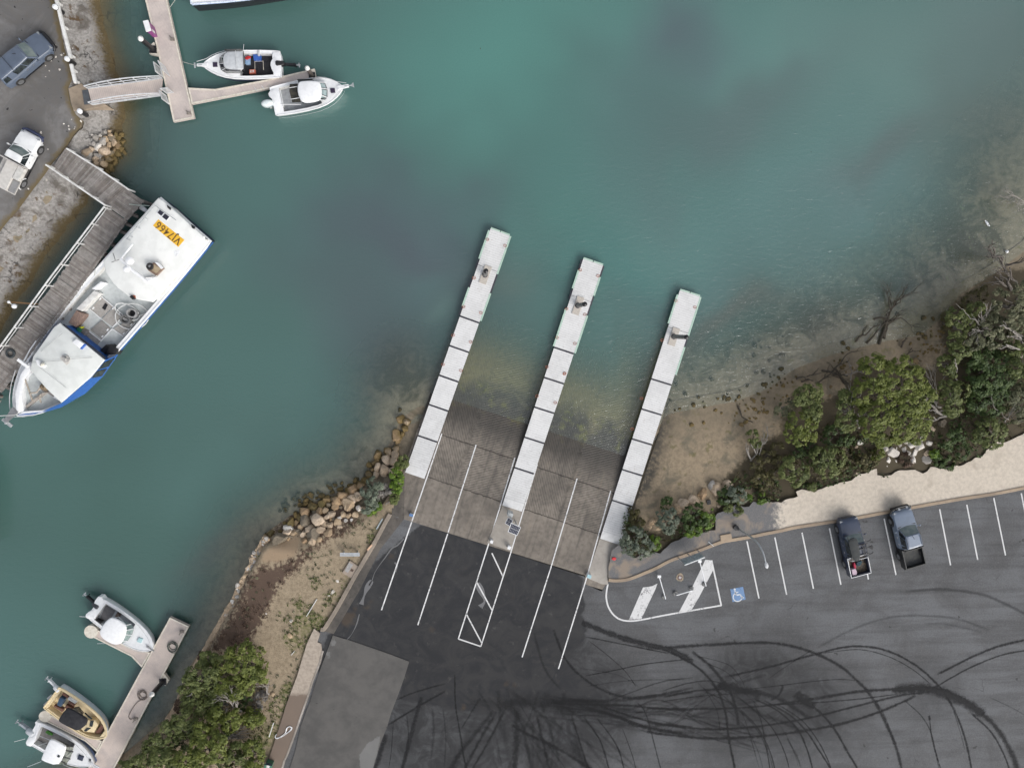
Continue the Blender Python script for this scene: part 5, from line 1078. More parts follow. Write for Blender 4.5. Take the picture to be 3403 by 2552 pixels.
b.part('box_lid', Y((840,1195),(945,1262),(870,1330),(790,1275)), 3.85, 3.87, MAT('tan panel', (.40,.32,.21), (.3,.23,.15)), lk); b.part('box_cover', Y((850,1160),(900,1165),(980,1240),(945,1265)), 3.86, 3.95, WHITE, lk)
c_ = b.at(Y((775,1225)), 3.9); mbt = MB(); torus(mbt, c_, .2, .09); mbt.build('coil', DARK, lk, smooth=60)
b.part('roof_patch', Y((1140,985),(1235,975),(1225,1010),(1175,1080),(1150,1060)), 3.5, 3.507, MAT('fresh white paint', (.82,.83,.84)), rf)
mp = MB()
mast = [Y((510,880)), Y((330,1110)), Y((440,1230)), Y((640,1380)), Y((720,1460))]; mz = [4.3, 4.3, 4.4, 4.3, 4.2]
mp.tube([b.at(q, z) for q, z in zip(mast[:2], mz)], .08, 8); mp.tube([b.at(q, z) for q, z in zip(mast[1:], mz[1:])], .13, 8)
mm = mp.build('mast_gantry', WHITE, rf, smooth=40)
for q, r_ in ((Y((458,1135)), .3), (Y((405,1265)), .22)): v = b.at(q, 4.6); MB().cyl((v.x, v.y, 4.4), r_, .22, 16).cyl((v.x, v.y, 4.62), r_, .1, 16, r2=r_*.4).build('radar_dome', WHITE, mm, smooth=50)
for q in ((Y((330,1110)), Y((190,1160))), (Y((250,1140)), Y((210,1020))), (Y((640,1400)), Y((860,1385)))): b.tube('stay', [b.at(q[0], 4.3), b.at(q[1], 3.7)], .035, STEEL, parent=mm)
for q in ((Y((760,1480)), Y((880,1370)))[:1]): b.part('mast_base', Y((700,1390),(860,1390),(780,1475),(690,1455)), 3.5, 3.75, WHITE, rf, inset=.05)
for a_, c2 in ((Y((850,290)), Y((415,805))), (Y((850,290)), Y((1180,520)))): b.tube('roof_rail', [b.at(a_, 3.75), b.at(c2, 3.75)], .03, GALV, parent=rf)
for a_, c2 in ((Y((685,490)), Y((745,517))), (Y((565,625)), Y((635,648))), (Y((455,760)), Y((515,778))), (Y((415,805)), Y((478,828)))): b.tube('rail_bracket', [b.at(a_, 3.75), b.at(c2, 3.55)], .03, GALV, parent=rf)
b.part('cooler', D((1360,275),(1380,255),(1412,285),(1390,303)), 3.3, 3.7, BLACKP, rf)
b.part('rust_fitting', D((1395,255),(1420,262),(1425,290),(1400,285)), 3.5, 3.56, RUST, rf)
b.part('side_deck', [C((2185,1250)), D((1690,160)), D((1660,140)), C((2165,1235))], 1.75, 1.82, MAT('grey side deck', (.27,.27,.27), (.35,.35,.35)))
# forward house with raked windows
fr = [D((565,590)), D((625,548)), D((1095,935)), D((950,1115)), D((640,1385)), D((480,1235)), D((312,1042)), D((345,900))]
b.part('forward_house_wall', [D((585,610)), D((640,575)), D((1080,945)), D((930,1090)), D((660,1340)), D((370,1000))], 1.05, 3.0, BL)
r2 = b.part('forward_roof', fr, 2.95, 3.12, MAT('off white roof', (.66,.68,.66), (.60,.62,.60), rough=.7, scale=1.5), inset=.08)
top = [b.at(q, 2.98) for q in D((1098,940),(950,1120),(820,1240),(645,1390))]+[b.at(q, 2.5) for q in D((440,1478),(215,1505))]; low = [b.at(q, 1.62) for q in D((1240,883),(1085,1105),(895,1290),(645,1434),(410,1503),(180,1514))]
mb = MB(); mb.loft([low, top], closed=False, caps=False); sw = mb.build('side_wall', BL, b.root)
for (i, s0, s1, t0, t1) in ((0,.08,.50,.15,.9), (0,.60,.97,.15,.9)):
    q0 = low[0].lerp(low[1], s0); q1 = low[0].lerp(low[1], s1); u0 = top[0].lerp(top[1], s0+.08); u1 = top[0].lerp(top[1], s1+.08); o_ = Vector((0, -.03, .02)) if False else (low[0]-top[0]).cross(low[1]-low[0]).normalized()*.03
    if o_.z < 0: o_ = -o_
    MB().plate([q0.lerp(u0, t0)+o_, q1.lerp(u1, t0)+o_, q1.lerp(u1, t1)+o_, q0.lerp(u0, t1)+o_], .01).build('side_window', GLASS, b.root)
b.part('back_beam', D((635,560),(665,560),(1100,905),(1095,935)), 2.9, 3.05, MAT('dark edge', (.02,.025,.04)), r2)
b.part('roof_locker', D((800,712),(880,765),(835,815),(755,750)), 3.12, 3.4, WHITE, r2, inset=.04); b.part('locker_side', D((882,765),(895,778),(850,825),(838,812)), 3.12, 3.35, BLUE, r2)
v = b.at(D((685,925)), 3.3); MB().cyl((v.x, v.y, 3.12), .28, .12, 14).cyl((v.x, v.y, 3.24), .13, .3, 12).build('vent', MAT('vent steel', (.4,.39,.37)), r2, smooth=40)
b.part('vent_pad', D((655,880),(735,960),(700,990),(630,920)), 3.12, 3.135, MAT('stained pad', (.50,.47,.42), (.58,.56,.53)), r2)
for a_, c2 in ((D((190,930)), D((295,1010))),): MB().beam(b.at(a_, 3.5), b.at(c2, 3.5), .22, .18).build('light_bar', WHITE, r2)
b.part('nav_bracket', D((370,935),(400,935),(470,990),(460,1020),(400,1010)), 3.12, 3.3, WHITE, r2, inset=.03); v = b.at(D((445,985)), 3.4); MB().ball((v.x, v.y, 3.42), .17).build('horn', MAT('horn cream', (.6,.58,.5)), r2, smooth=60)
for a_, c2 in ((D((240,970)), D((660,940))), (D((690,930)), D((965,910))), (D((400,1000)), D((695,1228))), (D((655,655)), D((430,850)))): b.tube('wire', [b.at(a_, 3.3), b.at(c2, 3.2)], .014, STEEL, parent=r2)
# bow
for lp, rp_ in ((D((172,1500),(158,1290),(215,1085),(305,960)), D((245,1475),(226,1290),(258,1130),(318,1050))), (D((190,1508),(440,1480),(648,1392)), D((245,1475),(440,1464),(640,1374)))): b.part('bow_bulwark', list(lp)+list(rp_)[::-1], 1.7, 2.5, WHITE, inset=.03)
b.part('bow_deck', D((312,1045),(258,1130),(228,1290),(240,1440),(265,1480),(440,1468),(610,1385),(640,1372)), 1.06, 1.95, DK)
b.part('windlass_base', D((435,1165),(530,1210),(480,1280),(430,1250)), 1.95, 2.2, MAT('brown gear', (.20,.16,.12), (.1,.08,.06)), inset=.05); v = b.at(D((480,1215)), 2.4)
wlm = MB(); wlm.cyl((v.x-.2, v.y, 2.3), .2, .4, 12, axis='Y').ball((v.x, v.y, 2.3), .3).ball((v.x+.2, v.y-.2, 2.25), .25); wlm.build('windlass', MAT('rusted winch', (.12,.09,.06), (.25,.18,.1), rough=.8), b.root, smooth=40)
b.part('anchor_channel', D((440,1280),(500,1275),(235,1475),(200,1495),(190,1480)), 1.95, 2.15, MAT('stained steel', (.42,.39,.35), (.34,.3,.26)))
b.part('bow_hatch', D((530,1235),(595,1275),(560,1325),(497,1285)), 1.95, 2.1, MAT('taupe hatch', (.30,.28,.265)), inset=.03); b.part('bow_step', D((598,1275),(655,1320),(635,1375),(555,1330)), 1.95, 2.3, WHITE, inset=.03)
for a_ in (D((310,1283),(385,1278),(440,1200)), D((430,1385),(415,1330),(430,1295)), D((260,1130),(310,1270),(345,1375))): b.tube('stanchion', [b.at(q, 2.35) for q in a_], .07, MAT('tan tube', (.42,.37,.31)))
MB().prism([(b.L*.97,-.3),(b.L*1.03,-.14),(b.L*1.03,.14),(b.L*.97,.3)], 2.4, 2.55).build('bow_roller', STEEL, b.root); v = b.at(D((195,1545)), 2.0); MB().beam((b.L*1.0,0,2.45), (b.L*1.045,0,2.2), .12, .12).beam((b.L*1.04,-.45,2.05),(b.L*1.04,.45,2.05), .26, .12).build('anchor', GALV, b.root)
b.tube('bow_rail', [(b.L*u, b.w(b.L*u)+.02, b.sh(b.L*u)+.45) for u in (.8,.86,.91,.95,.98)]+[(b.L*1.01, 0, b.zb+.45)]+[(b.L*u, -b.w(b.L*u)-.02, b.sh(b.L*u)+.45) for u in (.98,.95,.91,.86)], .035, ALU)
# work deck
HT = MAT('taupe hatch lid', (.30,.285,.265), (.36,.34,.32), rough=.8, scale=6); HT2 = MAT('darker hatch lid', (.22,.21,.20), (.27,.26,.245), rough=.8, scale=6)
for ps, mt in ((D((1065,275),(1185,375),(1060,490),(948,405)), HT), (D((1195,385),(1290,462),(1180,585),(1070,505)), HT), (D((1065,520),(1155,600),(1065,715),(950,622)), HT2), (D((935,648),(1050,738),(985,812),(875,715)), HT2), (D((1345,520),(1412,552),(1300,688),(1195,605)), HT)): b.part('hatch_cover', ps, 1.05, 1.14, mt)
for a_ in (D((1065,270),(1300,470),(1180,595)), D((945,405),(1058,500)), D((935,635),(1060,735),(1180,610),(1298,692),(1415,550))): 
    pts = [b.at(q, 1.16) for q in a_]; mbr = MB()
    for p0, p1 in zip(pts, pts[1:]): mbr.beam(p0, p1, .06, .05)
    mbr.build('hatch_coaming', WHITE, b.root)
b.part('hatch_grip', D((1105,338),(1132,358),(1102,415),(1070,392)), 1.14, 1.17, BLACKP)
for q in D((1055,295),(980,393),(1187,395),(1255,450),(1130,620),(1075,690),(1380,565),(1300,660)): v = b.at(q, 1.16); MB().box((v.x, v.y, 1.16), (.2,.1,.05)).build('hatch_handle', WHITE, b.root)
b.part('cutting_table', D((800,415),(885,455),(880,480),(790,590),(715,545)), 1.05, 1.75, MAT('slatted brown lid', (.27,.19,.15), (.19,.13,.11), rough=.8, scale=10), inset=.04)
b.part('side_bench', D((990,205),(1045,240),(860,425),(800,400)), 1.05, 1.7, WHITE2, inset=.03)
b.part('rope_tray', D((1060,110),(1085,125),(1000,200),(960,190)), 1.05, 1.8, WHITE, inset=.03)
def loc_item(name, label, cat, polys, group=None):
    c = P(polys[0][0][0], polys[0][2]); f = Fr((c.x, c.y, 0), 0); root = None
    for ps, z0, z1, mt, ins, it, pn in polys:
        xy = f.xy(ps, z1); xy = rnd(xy, it) if it else xy; o = MB().prism(xy, z0, z1, inset=ins).build(pn or name, mt, root, loc=(c.x, c.y, 0) if root is None else None, smooth=35 if ins else None)
        if root is None: root = o; tag(o, label, cat, group)
    return root
TUB = MAT('grey tub rim', (.30,.30,.30), (.24,.24,.24))
v = P(D((1385,445)), 1.5); o = thing('tub', 'round cornered grey tub with black inside on the fishing boat deck', 'tub', (v.x, v.y, 1.05))
def ringtub(o, rx, ry, h, mat, inner):
    pts = rnd([(-rx,-ry),(rx,-ry),(rx,ry),(-rx,ry)], 2); ip = [(x*.72, y*.72) for x, y in pts]; mb = MB(); vs = [(*p, 0) for p in pts]+[(*p, h) for p in pts]+[(*p, h) for p in ip]+[(*p, .1) for p in ip]; n = len(pts); fs = []
    for k in range(3):
        for i in range(n): j = (i+1) % n; fs.append((k*n+i, k*n+j, (k+1)*n+j, (k+1)*n+i))
    mb.add(vs, fs); mb.build('wall', mat, o, smooth=30); MB().add([(*p, .12) for p in ip], [tuple(range(n))]).build('bottom', inner, o)
ringtub(o, .42, .36, .55, TUB, BLACKP); o.rotation_euler[2] = R(-20)
v = P(D((1320,512)), 1.5); o = thing('fish_tray', 'pale plastic tray with grey frame next to the round cornered tub', 'tray', (v.x, v.y, 1.14)); ringtub(o, .42, .34, .5, MAT('dark frame', (.13,.13,.13)), MAT('tray floor', (.5,.5,.49))); o.rotation_euler[2] = R(-25); MB().box((0,0,.3), (.5,.14,.06)).build('handle', TUB, o)
loc_item('tarp_bundle', 'crumpled green and yellow jacket on the fishing boat deck', 'jacket', [(D((800,600),(830,590),(850,605),(830,655),(805,660),(793,640)), 1.05, 1.6, MAT('deep green cloth', (.01,.12,.06), (.01,.08,.045), rough=.9), .08, 1, None), (D((825,590),(870,585),(858,605),(835,610)), 1.3, 1.55, MAT('yellow cloth', (.6,.62,.04), (.5,.5,.03)), .03, 0, 'collar')])
loc_item('bin', 'grey folded net bin beside the green jacket', 'bin', [(D((855,600),(910,620),(930,640),(870,700),(835,670)), 1.05, 1.35, MAT('taupe plastic', (.2,.19,.18), (.14,.13,.125)), .05, 1, None)])
loc_item('crate', 'upright black plastic crate against the forward house', 'crate', [(D((1150,770),(1240,830),(1215,880),(1110,880)), 1.05, 1.9, BLACKP, .05, 0, None)], 'black crates stacked on the fishing boat')
loc_item('crate', 'lower black plastic crate nearest the middle of the deck', 'crate', [(D((1110,775),(1165,800),(1095,890),(1030,850)), 1.05, 1.6, BLACKP, .05, 0, None)], 'black crates stacked on the fishing boat')
hz = 1.3; hp1 = [P(D((1385+175*math.cos(a)*1.0, 480+135*math.sin(a))), hz) for a in [k*.3 for k in range(21)]]; hp2 = [P(D((1335+128*math.cos(a), 430+78*math.sin(a)+45*math.cos(a))), hz+.05) for a in [k*.3 for k in range(21)]]
o0 = hp1[0].copy(); tag(MB().tube([p-o0 for p in hp1]+[p-o0 for p in hp2], .045, 6).build('hose', MAT('white hose', (.72,.73,.72)), loc=o0, smooth=60), 'white deck hose looped around the tub on the fishing boat', 'hose')
# mooring lines
def line(label, pts, r=.022, mat=None, sag=.0):
    ps = [P(p, z) for p, z in pts]; o = ps[0].copy(); tag(MB().tube(crom([p-o for p in ps], 6), r, 5).build('mooring_line', mat or MAT('pale rope', (.42,.42,.38), (.34,.34,.3), rough=.9), loc=o), label, 'rope')
line('thin bow line from the canvas top boat to the dock', [(B((335,692)),1.1), (B((250,672)),.85), (B((178,652)),.64)])
line('bow line of the dark hulled boat at the top edge', [(B((108,-8)),.9), (B((60,62)),.7), (B((40,85)),.64)])
line('stern line of the fishing boat with loops on the jetty', [(C((1570,898)),2.0), (C((1430,892)),1.85), (C((1390,885)),1.8), (C((1355,883)),1.8)], .03, MAT('pale green rope', (.5,.58,.52)))
line('white bow line running off the left edge', [(D((175,1510)),2.7), (D((80,1518)),2.6), (D((-120,1528)),2.4)], .03, WHITE2)
line('grey spring line hanging between fishing boat and jetty', [(D((1000,-10)),2.0), (D((985,60)),1.6), (D((930,160)),1.5), (D((890,215)),1.9)], .025)
line('drooping rope along the jetty edge by the forward house', [(D((560,480)),1.8), (D((540,560)),1.3), (D((480,660)),1.2), (D((440,760)),1.5)], .025)
line('pale rope between the cream boat and the finger', [(K((700,930)),.7), (K((800,980)),.9)], .02)
v = P(C((1490,920)), 1.2); t = thing('fender', 'long white fender between jetty end and fishing boat', 'fender', v, R(-35)); MB().ball((0,0,0), (.55,.2,.2), 12, 8).build('body', WHITE, t, smooth=60)
# ------------------------------------------------------------------ vehicles
TYRE = MAT('tyre rubber', (.018,.018,.019), (.03,.03,.03), rough=.85); RIM = MAT('alloy rim', (.22,.225,.23), rough=.4, metal=.4); LAMP = MAT('lamp lens', (.26,.28,.30), rough=.1); RED = MAT('tail lamp', (.35,.02,.02), rough=.2)
def paint(name, c): return MAT(name, c, tuple(v*.9 for v in c), rough=.28, coat=.6, scale=2)
class Car:
    def __init__(s, name, label, rear, front, zg, W, pt, tray=None, canopy=False, cabx=(.40,.605), glass=GLASS, group='utes and wagons parked beside the harbour', L=None, roofz=1.72, rim=RIM, flare=None):
        a, b = P(rear, zg+.8), P(front, zg+.8); s.L = L or (b-a).length; s.rz = math.atan2(b.y-a.y, b.x-a.x)
        mid = (a+b)/2; d = (b-a).normalized(); a = mid-d*s.L/2; s.W = W; L = s.L
        s.root = thing(name, label, 'car', (a.x, a.y, zg), s.rz, group); s.f = Fr((a.x, a.y, zg), s.rz); r = s.root; w = W/2
        x0 = .0 if canopy else cabx[0]-.012
        st = [(x0, .93, .98), (x0+.03, .985, 1.04), (.2, 1, 1.06), (.42, 1, 1.06), (.62, 1, 1.08), (.70, 1.0, 1.10), (.80, .99, 1.05), (.90, .965, 1.0), (.955, .91, .95), (.985, .82, .86), (1.0, .70, .74)]
        st = sorted([q for q in st if q[0] >= x0]); rings = []
        for u, k, zt in st:
            ww = w*k; rings.append([(u*L, y*ww, z) for y, z in ((-.9,.32),(-1,.42),(-1.0,.74),(-.975,zt-.12),(-.90,zt-.035),(-.55,zt),(0,zt+.02),(.55,zt),(.90,zt-.035),(.975,zt-.12),(1.0,.74),(1,.42),(.9,.32))])
        mb = MB(); mb.loft(rings); mb.build('body', pt, r, smooth=38)
        # greenhouse
        xr = (.015 if canopy else cabx[0])*L; xt = xr+(.03*L if canopy else .022*L); xf = cabx[1]*L; xb = .715*L; zb = 1.05; zt = roofz
        yb, yt = w*.90, w*.70
        ring = lambda z, x1, x2, y: [(x1, -y, z), (x1*.8+x2*.2, -y*1.02, z), (x2*.7+x1*.3, -y*1.01, z), (x2, -y*.93, z), (x2+.03*L*(z < 1.2), 0, z), (x2, y*.93, z), (x2*.7+x1*.3, y*1.01, z), (x1*.8+x2*.2, y*1.02, z), (x1, y, z)]
        b0, b1 = ring(zb-.03, xr, xb, yb), ring(zt-.06, xt, xf, yt)
        mb = MB(); mb.loft([b0, b1], caps=False); mb.build('cabin', pt, r, smooth=30)
        ro = MB(); ri = [(xt+(p[0]-xt)*.97+.02*L*.5, p[1]*.95, zt-.015) for p in b1]; r3 = [(xt+(p[0]-xt)*.88+.05*L*.5, p[1]*.7, zt) for p in b1]; ro.loft([b1, ri, r3], caps=False); ro.add(r3, [tuple(range(len(r3)))]); ro.build('roof', pt, r, smooth=50)
        def face(p0, p1, q1, q0, s0, s1, t0, t1, nm, mat=glass, o=.012):
            p0, p1, q0, q1 = map(Vector, (p0, p1, q0, q1)); fn = lambda a_, b_: p0.lerp(p1, a_).lerp(q0.lerp(q1, a_), b_)
            pts = [fn(s0, t0), fn(s1, t0), fn(s1, t1), fn(s0, t1)]; nn = (pts[1]-pts[0]).cross(pts[3]-pts[0]).normalized()
            c0 = Vector((L*.45, 0, 1.2)); nn = nn if nn.dot(pts[0]-c0) > 0 else -nn
            mbx = MB(); q = [p+nn*o for p in pts]; q = q if (q[1]-q[0]).cross(q[3]-q[0]).dot(nn) > 0 else q[::-1]; mbx.quad(q); return mbx.build(nm, mat, r)
        WS = MAT('windscreen glass', (.10,.135,.13), (.16,.19,.18), rough=.05, spec=.8, scale=1.5)
        lo = [Vector(b0[k]) for k in (3, 4, 5)]; hi = [Vector(b1[k]) for k in (3, 4, 5)]
        mb = MB(); sh_ = Vector((.012, 0, .012)); vs = []
        for k in range(3):
            vs += [lo[k].lerp(hi[k], .10)+sh_, lo[k].lerp(hi[k], .93)+sh_]
        vs[0].y *= .95; vs[1].y *= .95; vs[4].y *= .95; vs[5].y *= .95
        mb.add(vs, [(0,2,3,1),(2,4,5,3)]); mb.build('windscreen', WS, r)
        mb = MB(); mb.tube([lo[0]+Vector((.03,0,.02)), lo[1]+Vector((.06,0,.02)), lo[2]+Vector((.03,0,.02))], .05, 6); mb.build('wiper_cowl', BLACKP, r)
        for sg, ks in ((-1, (0, 1, 2, 3)), (1, (8, 7, 6, 5))):
            i0, i1, i2, i3 = ks
            if canopy: face(b0[i0], b0[i1], b1[i1], b1[i0], .15, .95, .15, .85, 'canopy_window'); face(b0[i1], b0[i2], b1[i2], b1[i1], .35, .97, .15, .88, 'side_window'); face(b0[i2], b0[i3], b1[i3], b1[i2], .03, .85, .15, .88, 'side_window')
            else: face(b0[i0], b0[i2], b1[i2], b1[i0], .08, .97, .12, .9, 'side_window'); face(b0[i2], b0[i3], b1[i3], b1[i2], .03, .85, .12, .9, 'side_window')
        face(b0[8], b0[0], b1[0], b1[8], .12, .88, .2, .85, 'rear_window')
        for sg in (-1, 1):
            for u in (.195, .815):
                t = MB(); t.tube([(u*L, sg*(w-.24), .39), (u*L, sg*(w-.22), .39), (u*L, sg*(w+.02), .39), (u*L, sg*(w+.035), .39)], [.34,.39,.39,.34], 20); wt = t.build('wheel', TYRE, r, smooth=40)
                q = MB(); q.cyl((u*L, sg*(w+.02), .39), .23, .022*sg, 14, axis='Y')
                for k in range(5): q.beam((u*L, sg*(w+.045), .39), (u*L+.2*math.cos(k*1.257), sg*(w+.045), .39+.2*math.sin(k*1.257)), .05, .02)
                q.build('rim', rim, wt)
                fl = MB(); fl.tube([(u*L+.47*math.cos(k*math.pi/8), sg*(w*.985), .40+.44*math.sin(k*math.pi/8)) for k in range(9)], .05, 6); fl.build('wheel_arch', flare or pt, r, smooth=50)
            m_ = MB(); m_.ball((.675*L, sg*(w+.16), 1.12), (.07,.12,.09), 8, 6); m_.beam((.675*L, sg*(w-.08), 1.08), (.675*L, sg*(w+.1), 1.1), .05, .04); m_.build('mirror', pt, r, smooth=50)
            hl = MB(); hl.box((.955*L, sg*w*.70, .86), (.16,.28,.14), rz=-sg*.35); hl.build('headlight', LAMP, r)
            for u in (.44, .56): MB().box((u*L, sg*(w+.015), .93), (.16,.03,.03)).build('door_handle', STEEL, r)
            MB().beam((.27*L, sg*(w+.03), .40), (.70*L, sg*(w+.03), .40), .12, .04).build('side_step', BLACKP, r)
        MB().box((.992*L, 0, .66), (.10, W*.5, .2)).build('grille', BLACKP, r)
        if tray:
            tm, fm, z1 = tray; x1 = cabx[0]*L-.06; mb = MB(); o_ = [(0,-w*.97),(x1,-w*.97),(x1,w*.97),(0,w*.97)]; i_ = insetp(o_, .085); zf = .68
            vs = [(*p, .38) for p in o_]+[(*p, z1) for p in o_]+[(*p, z1) for p in i_]+[(*p, zf) for p in i_]; fs = []
            for k in range(3):
                for i in range(4): j = (i+1) % 4; fs.append((k*4+i, k*4+j, (k+1)*4+j, (k+1)*4+i))
            mb.add(vs, fs); s.tray = mb.build('tray', tm, r); MB().add([(*p, zf+.004) for p in i_], [(0,1,2,3)]).build('tray_floor', fm, s.tray)
            for sg in (-1, 1): MB().box((.02, sg*w*.88, .82), (.05,.14,.26)).build('tail_lamp', RED, r)
    def at(s, p, z): return s.f(p, z+s.root.location.z)
    def bullbar(s, mat=BLACKP):
        L, w = s.L, s.W/2; mb = MB(); mb.tube([(L*.96, -w*.98, .6), (L*1.0, -w*.9, .72), (L*1.035, -w*.5, .78), (L*1.04, 0, .78), (L*1.035, w*.5, .78), (L*1.0, w*.9, .72), (L*.96, w*.98, .6)], .085, 8)
        mb.tube([(L*1.02, -w*.62, .6), (L*1.03, -w*.55, 1.08), (L*1.03, w*.55, 1.08), (L*1.02, w*.62, .6)], .045, 8); mb.box((L*1.02, 0, .55), (.14, s.W*.8, .3)); mb.build('bullbar', mat, s.root, smooth=50)
c1 = Car('parked_wagon', 'slate blue four wheel drive with matching canopy and black bull bar on the road', A((15,815)), A((478,425)), 1.52, 1.80, paint('slate blue paint', (.095,.12,.165)), canopy=True, roofz=1.62, L=4.7, cabx=(.40,.60)); c1.bullbar()
MB().beam((c1.L*.30, -.75, 1.735), (c1.L*.30, .75, 1.735), .03, .02).build('canopy_gap', BLACKP, c1.root); MB().tube([(c1.L*.5, .05, 1.7), (c1.L*.47, .05, 1.95)], .02, 5).build('aerial', BLACKP, c1.root)
c2 = Car('parked_ute', 'white single cab ute with grey flat tray on the road above the jetty', C((52,705)), C((332,150)), 1.52, 1.74, paint('white car paint', (.78,.79,.79)), L=4.8, roofz=1.62, cabx=(.47,.60), rim=MAT('steel rim', (.16,.16,.165)))
TR = MAT('pale grey tray', (.50,.48,.45), (.42,.40,.38), rough=.7); mb = MB(); mb.box((c2.L*.215, 0, .92), (c2.L*.47, 1.95, .1)); mb.box((c2.L*.46, 0, 1.3), (.08, 1.9, .75)); tr_ = mb.build('tray', TR, c2.root)
MB().box((c2.L*.215, .02, 1.12), (c2.L*.45, .9, .3)).build('tonneau', MAT('pale tonneau', (.56,.54,.51), (.5,.48,.45), rough=.8), tr_)
MB().box((c2.L*.33, -.72, 1.12), (c2.L*.22, .48, .36)).build('tool_box', MAT('white tool box', (.60,.59,.56)), tr_)
MB().box((c2.L*.10, -.72, 1.02), (c2.L*.2, .48, .15)).build('grey_lid', MAT('grey steel lid', (.26,.26,.26)), tr_); c2.bullbar(MAT('dark bumper', (.03,.04,.09)))
c3 = Car('parked_ute', 'dark navy ute with a long black cover on its roof and gear in the tray', NN((648,1120)), NN((528,545)), 1.35, 1.88, paint('dark navy paint', (.032,.045,.08)), tray=(paint('navy tub', (.018,.027,.055)), MAT('tray liner', (.05,.04,.03), (.12,.085,.05), scale=6), 1.08), L=5.2, cabx=(.345,.59))
L3 = c3.L
for a, b_ in (((.0,-.9),(.345,-.9)), ((.0,.9),(.345,.9)), ((.0,-.9),(.0,.9)), ((.335,-.9),(.335,.9))): MB().tube([(a[0]*L3, a[1], 1.12), (b_[0]*L3, b_[1], 1.12)], .035, 6).build('tray_rail', ALU, c3.root)
MB().tube([(.33*L3,-.88,1.1),(.31*L3,-.75,1.5),(.31*L3,.75,1.5),(.33*L3,.88,1.1)], .035, 6).build('sports_bar', ALU, c3.root)
for u in (.40,.50,.57): MB().beam((u*L3,-.78,1.80),(u*L3,.78,1.80), .06, .05).build('roof_rack', BLACKP, c3.root)
for y in (-.30,-.45,-.60): MB().beam((.36*L3,y,1.84),(.57*L3,y,1.84), .05, .04).build('rack_slat', BLACKP, c3.root)
for u in (.38,.50,.60): MB().tube([(u*L3,-.75,1.8),(u*L3,-1.0,1.75),(u*L3+.12,-1.1,1.85)], .03, 5).build('rack_hook', BLACKP, c3.root)
q0 = c3.at(NN((605,880)), 1.95); o = tag(MB().loft([[(x, y*k, z) for y, z in ((-.36,.0),(.36,.0),(.40,.08),(.2,.14),(-.2,.14),(-.40,.08))] for x, k in ((-.95,.35),(-.8,.7),(-.4,.92),(.2,1),(.75,.98),(1.0,.75),(1.08,.4))]).build('roof_cover', MAT('black padded cover', (.022,.026,.028), (.032,.036,.036), rough=.75), smooth=50), 'long black padded cover lying on the roof racks of the navy ute', 'cover')
wp = Matrix.Rotation(c3.rz, 3, 'Z')@Vector((q0.x, q0.y, 0))+c3.root.location; o.location = (wp.x, wp.y, 1.35+1.87); o.rotation_euler[2] = c3.rz
q1 = P(NN((555,850)), 3.2); tag(MB().tube([(0,0,0)]+[P(p, 3.2)-q1 for p in NN((540,790),(527,740))], .03, 6).tube([(0,0,0)]+[P(p, z)-q1 for p, z in ((NN((568,930)), 3.1), (NN((580,985)), 2.9))], .03, 6).build('fishing_rod', BLACKP, loc=q1), 'thin black rod laid along the roof of the navy ute', 'rod')
def citem(name, label, cat, ps, z0, z1, mat, it=0):
    c = P(ps[0], z1); f = Fr((c.x, c.y, 0), 0); xy = f.xy(ps, z1); xy = rnd(xy, it) if it else xy
    return tag(MB().prism(xy, z0, z1, inset=.03).build(name, mat, loc=(c.x, c.y, 0)), label, cat)
citem('cool_box', 'pink topped cool box in the tray of the navy ute', 'cool box', NN((568,1082),(610,1070),(627,1110),(622,1138),(580,1142)), 2.04, 2.38, MAT('pale pink lid', (.50,.38,.45)))
citem('bag', 'crimson bag in the tray of the navy ute', 'bag', NN((590,1010),(605,1008),(622,1070),(598,1078)), 2.04, 2.32, MAT('crimson bag', (.45,.02,.07), (.35,.02,.05), rough=.8), 1)
citem('net', 'dark teal net heap in the tray of the navy ute', 'net', NN((622,1000),(690,985),(665,1040),(625,1050)), 2.04, 2.25, MAT('teal net', (.02,.05,.07), (.05,.08,.09), rough=.95, scale=15), 1)
c4 = Car('parked_ute', 'slate grey dual cab ute with black bull bar and empty black tray', NN((1232,1060)), NN((1085,430)), 1.35, 1.92, paint('slate grey paint', (.165,.205,.27)), tray=(MAT('black tub', (.02,.022,.022), rough=.5), MAT('tray mat', (.055,.057,.058), (.075,.075,.07), rough=.9), 1.1), L=5.3, cabx=(.355,.59), flare=BLACKP); c4.bullbar()
L4 = c4.L; MB().tube([(.345*L4,-.9,1.1),(.345*L4,-.8,1.5),(.345*L4,.8,1.5),(.345*L4,.9,1.1)], .05, 6).build('sports_bar', BLACKP, c4.root); MB().beam((-.16,-.8,.55),(-.16,.8,.55), .14, .16).build('rear_bar', BLACKP, c4.root)
for y in (-.35,.35): MB().cyl((L4*1.03,y,1.1), .1, .06, 12).build('spot_lamp', LAMP, c4.root)
MB().tube([(L4*.655,.82,1.15),(L4*.68,.98,1.5),(L4*.655,.85,1.72)], .045, 6).build('snorkel', BLACKP, c4.root); MB().tube([(L4*.58,.05,1.7),(L4*.55,.1,2.0)], .02, 5).build('aerial', BLACKP, c4.root)
for y in (-.62,.62): MB().beam((.40*L4,y,1.745),(.57*L4,y,1.745), .05, .04).build('roof_strip', paint('slate strip', (.08,.105,.15)), c4.root)
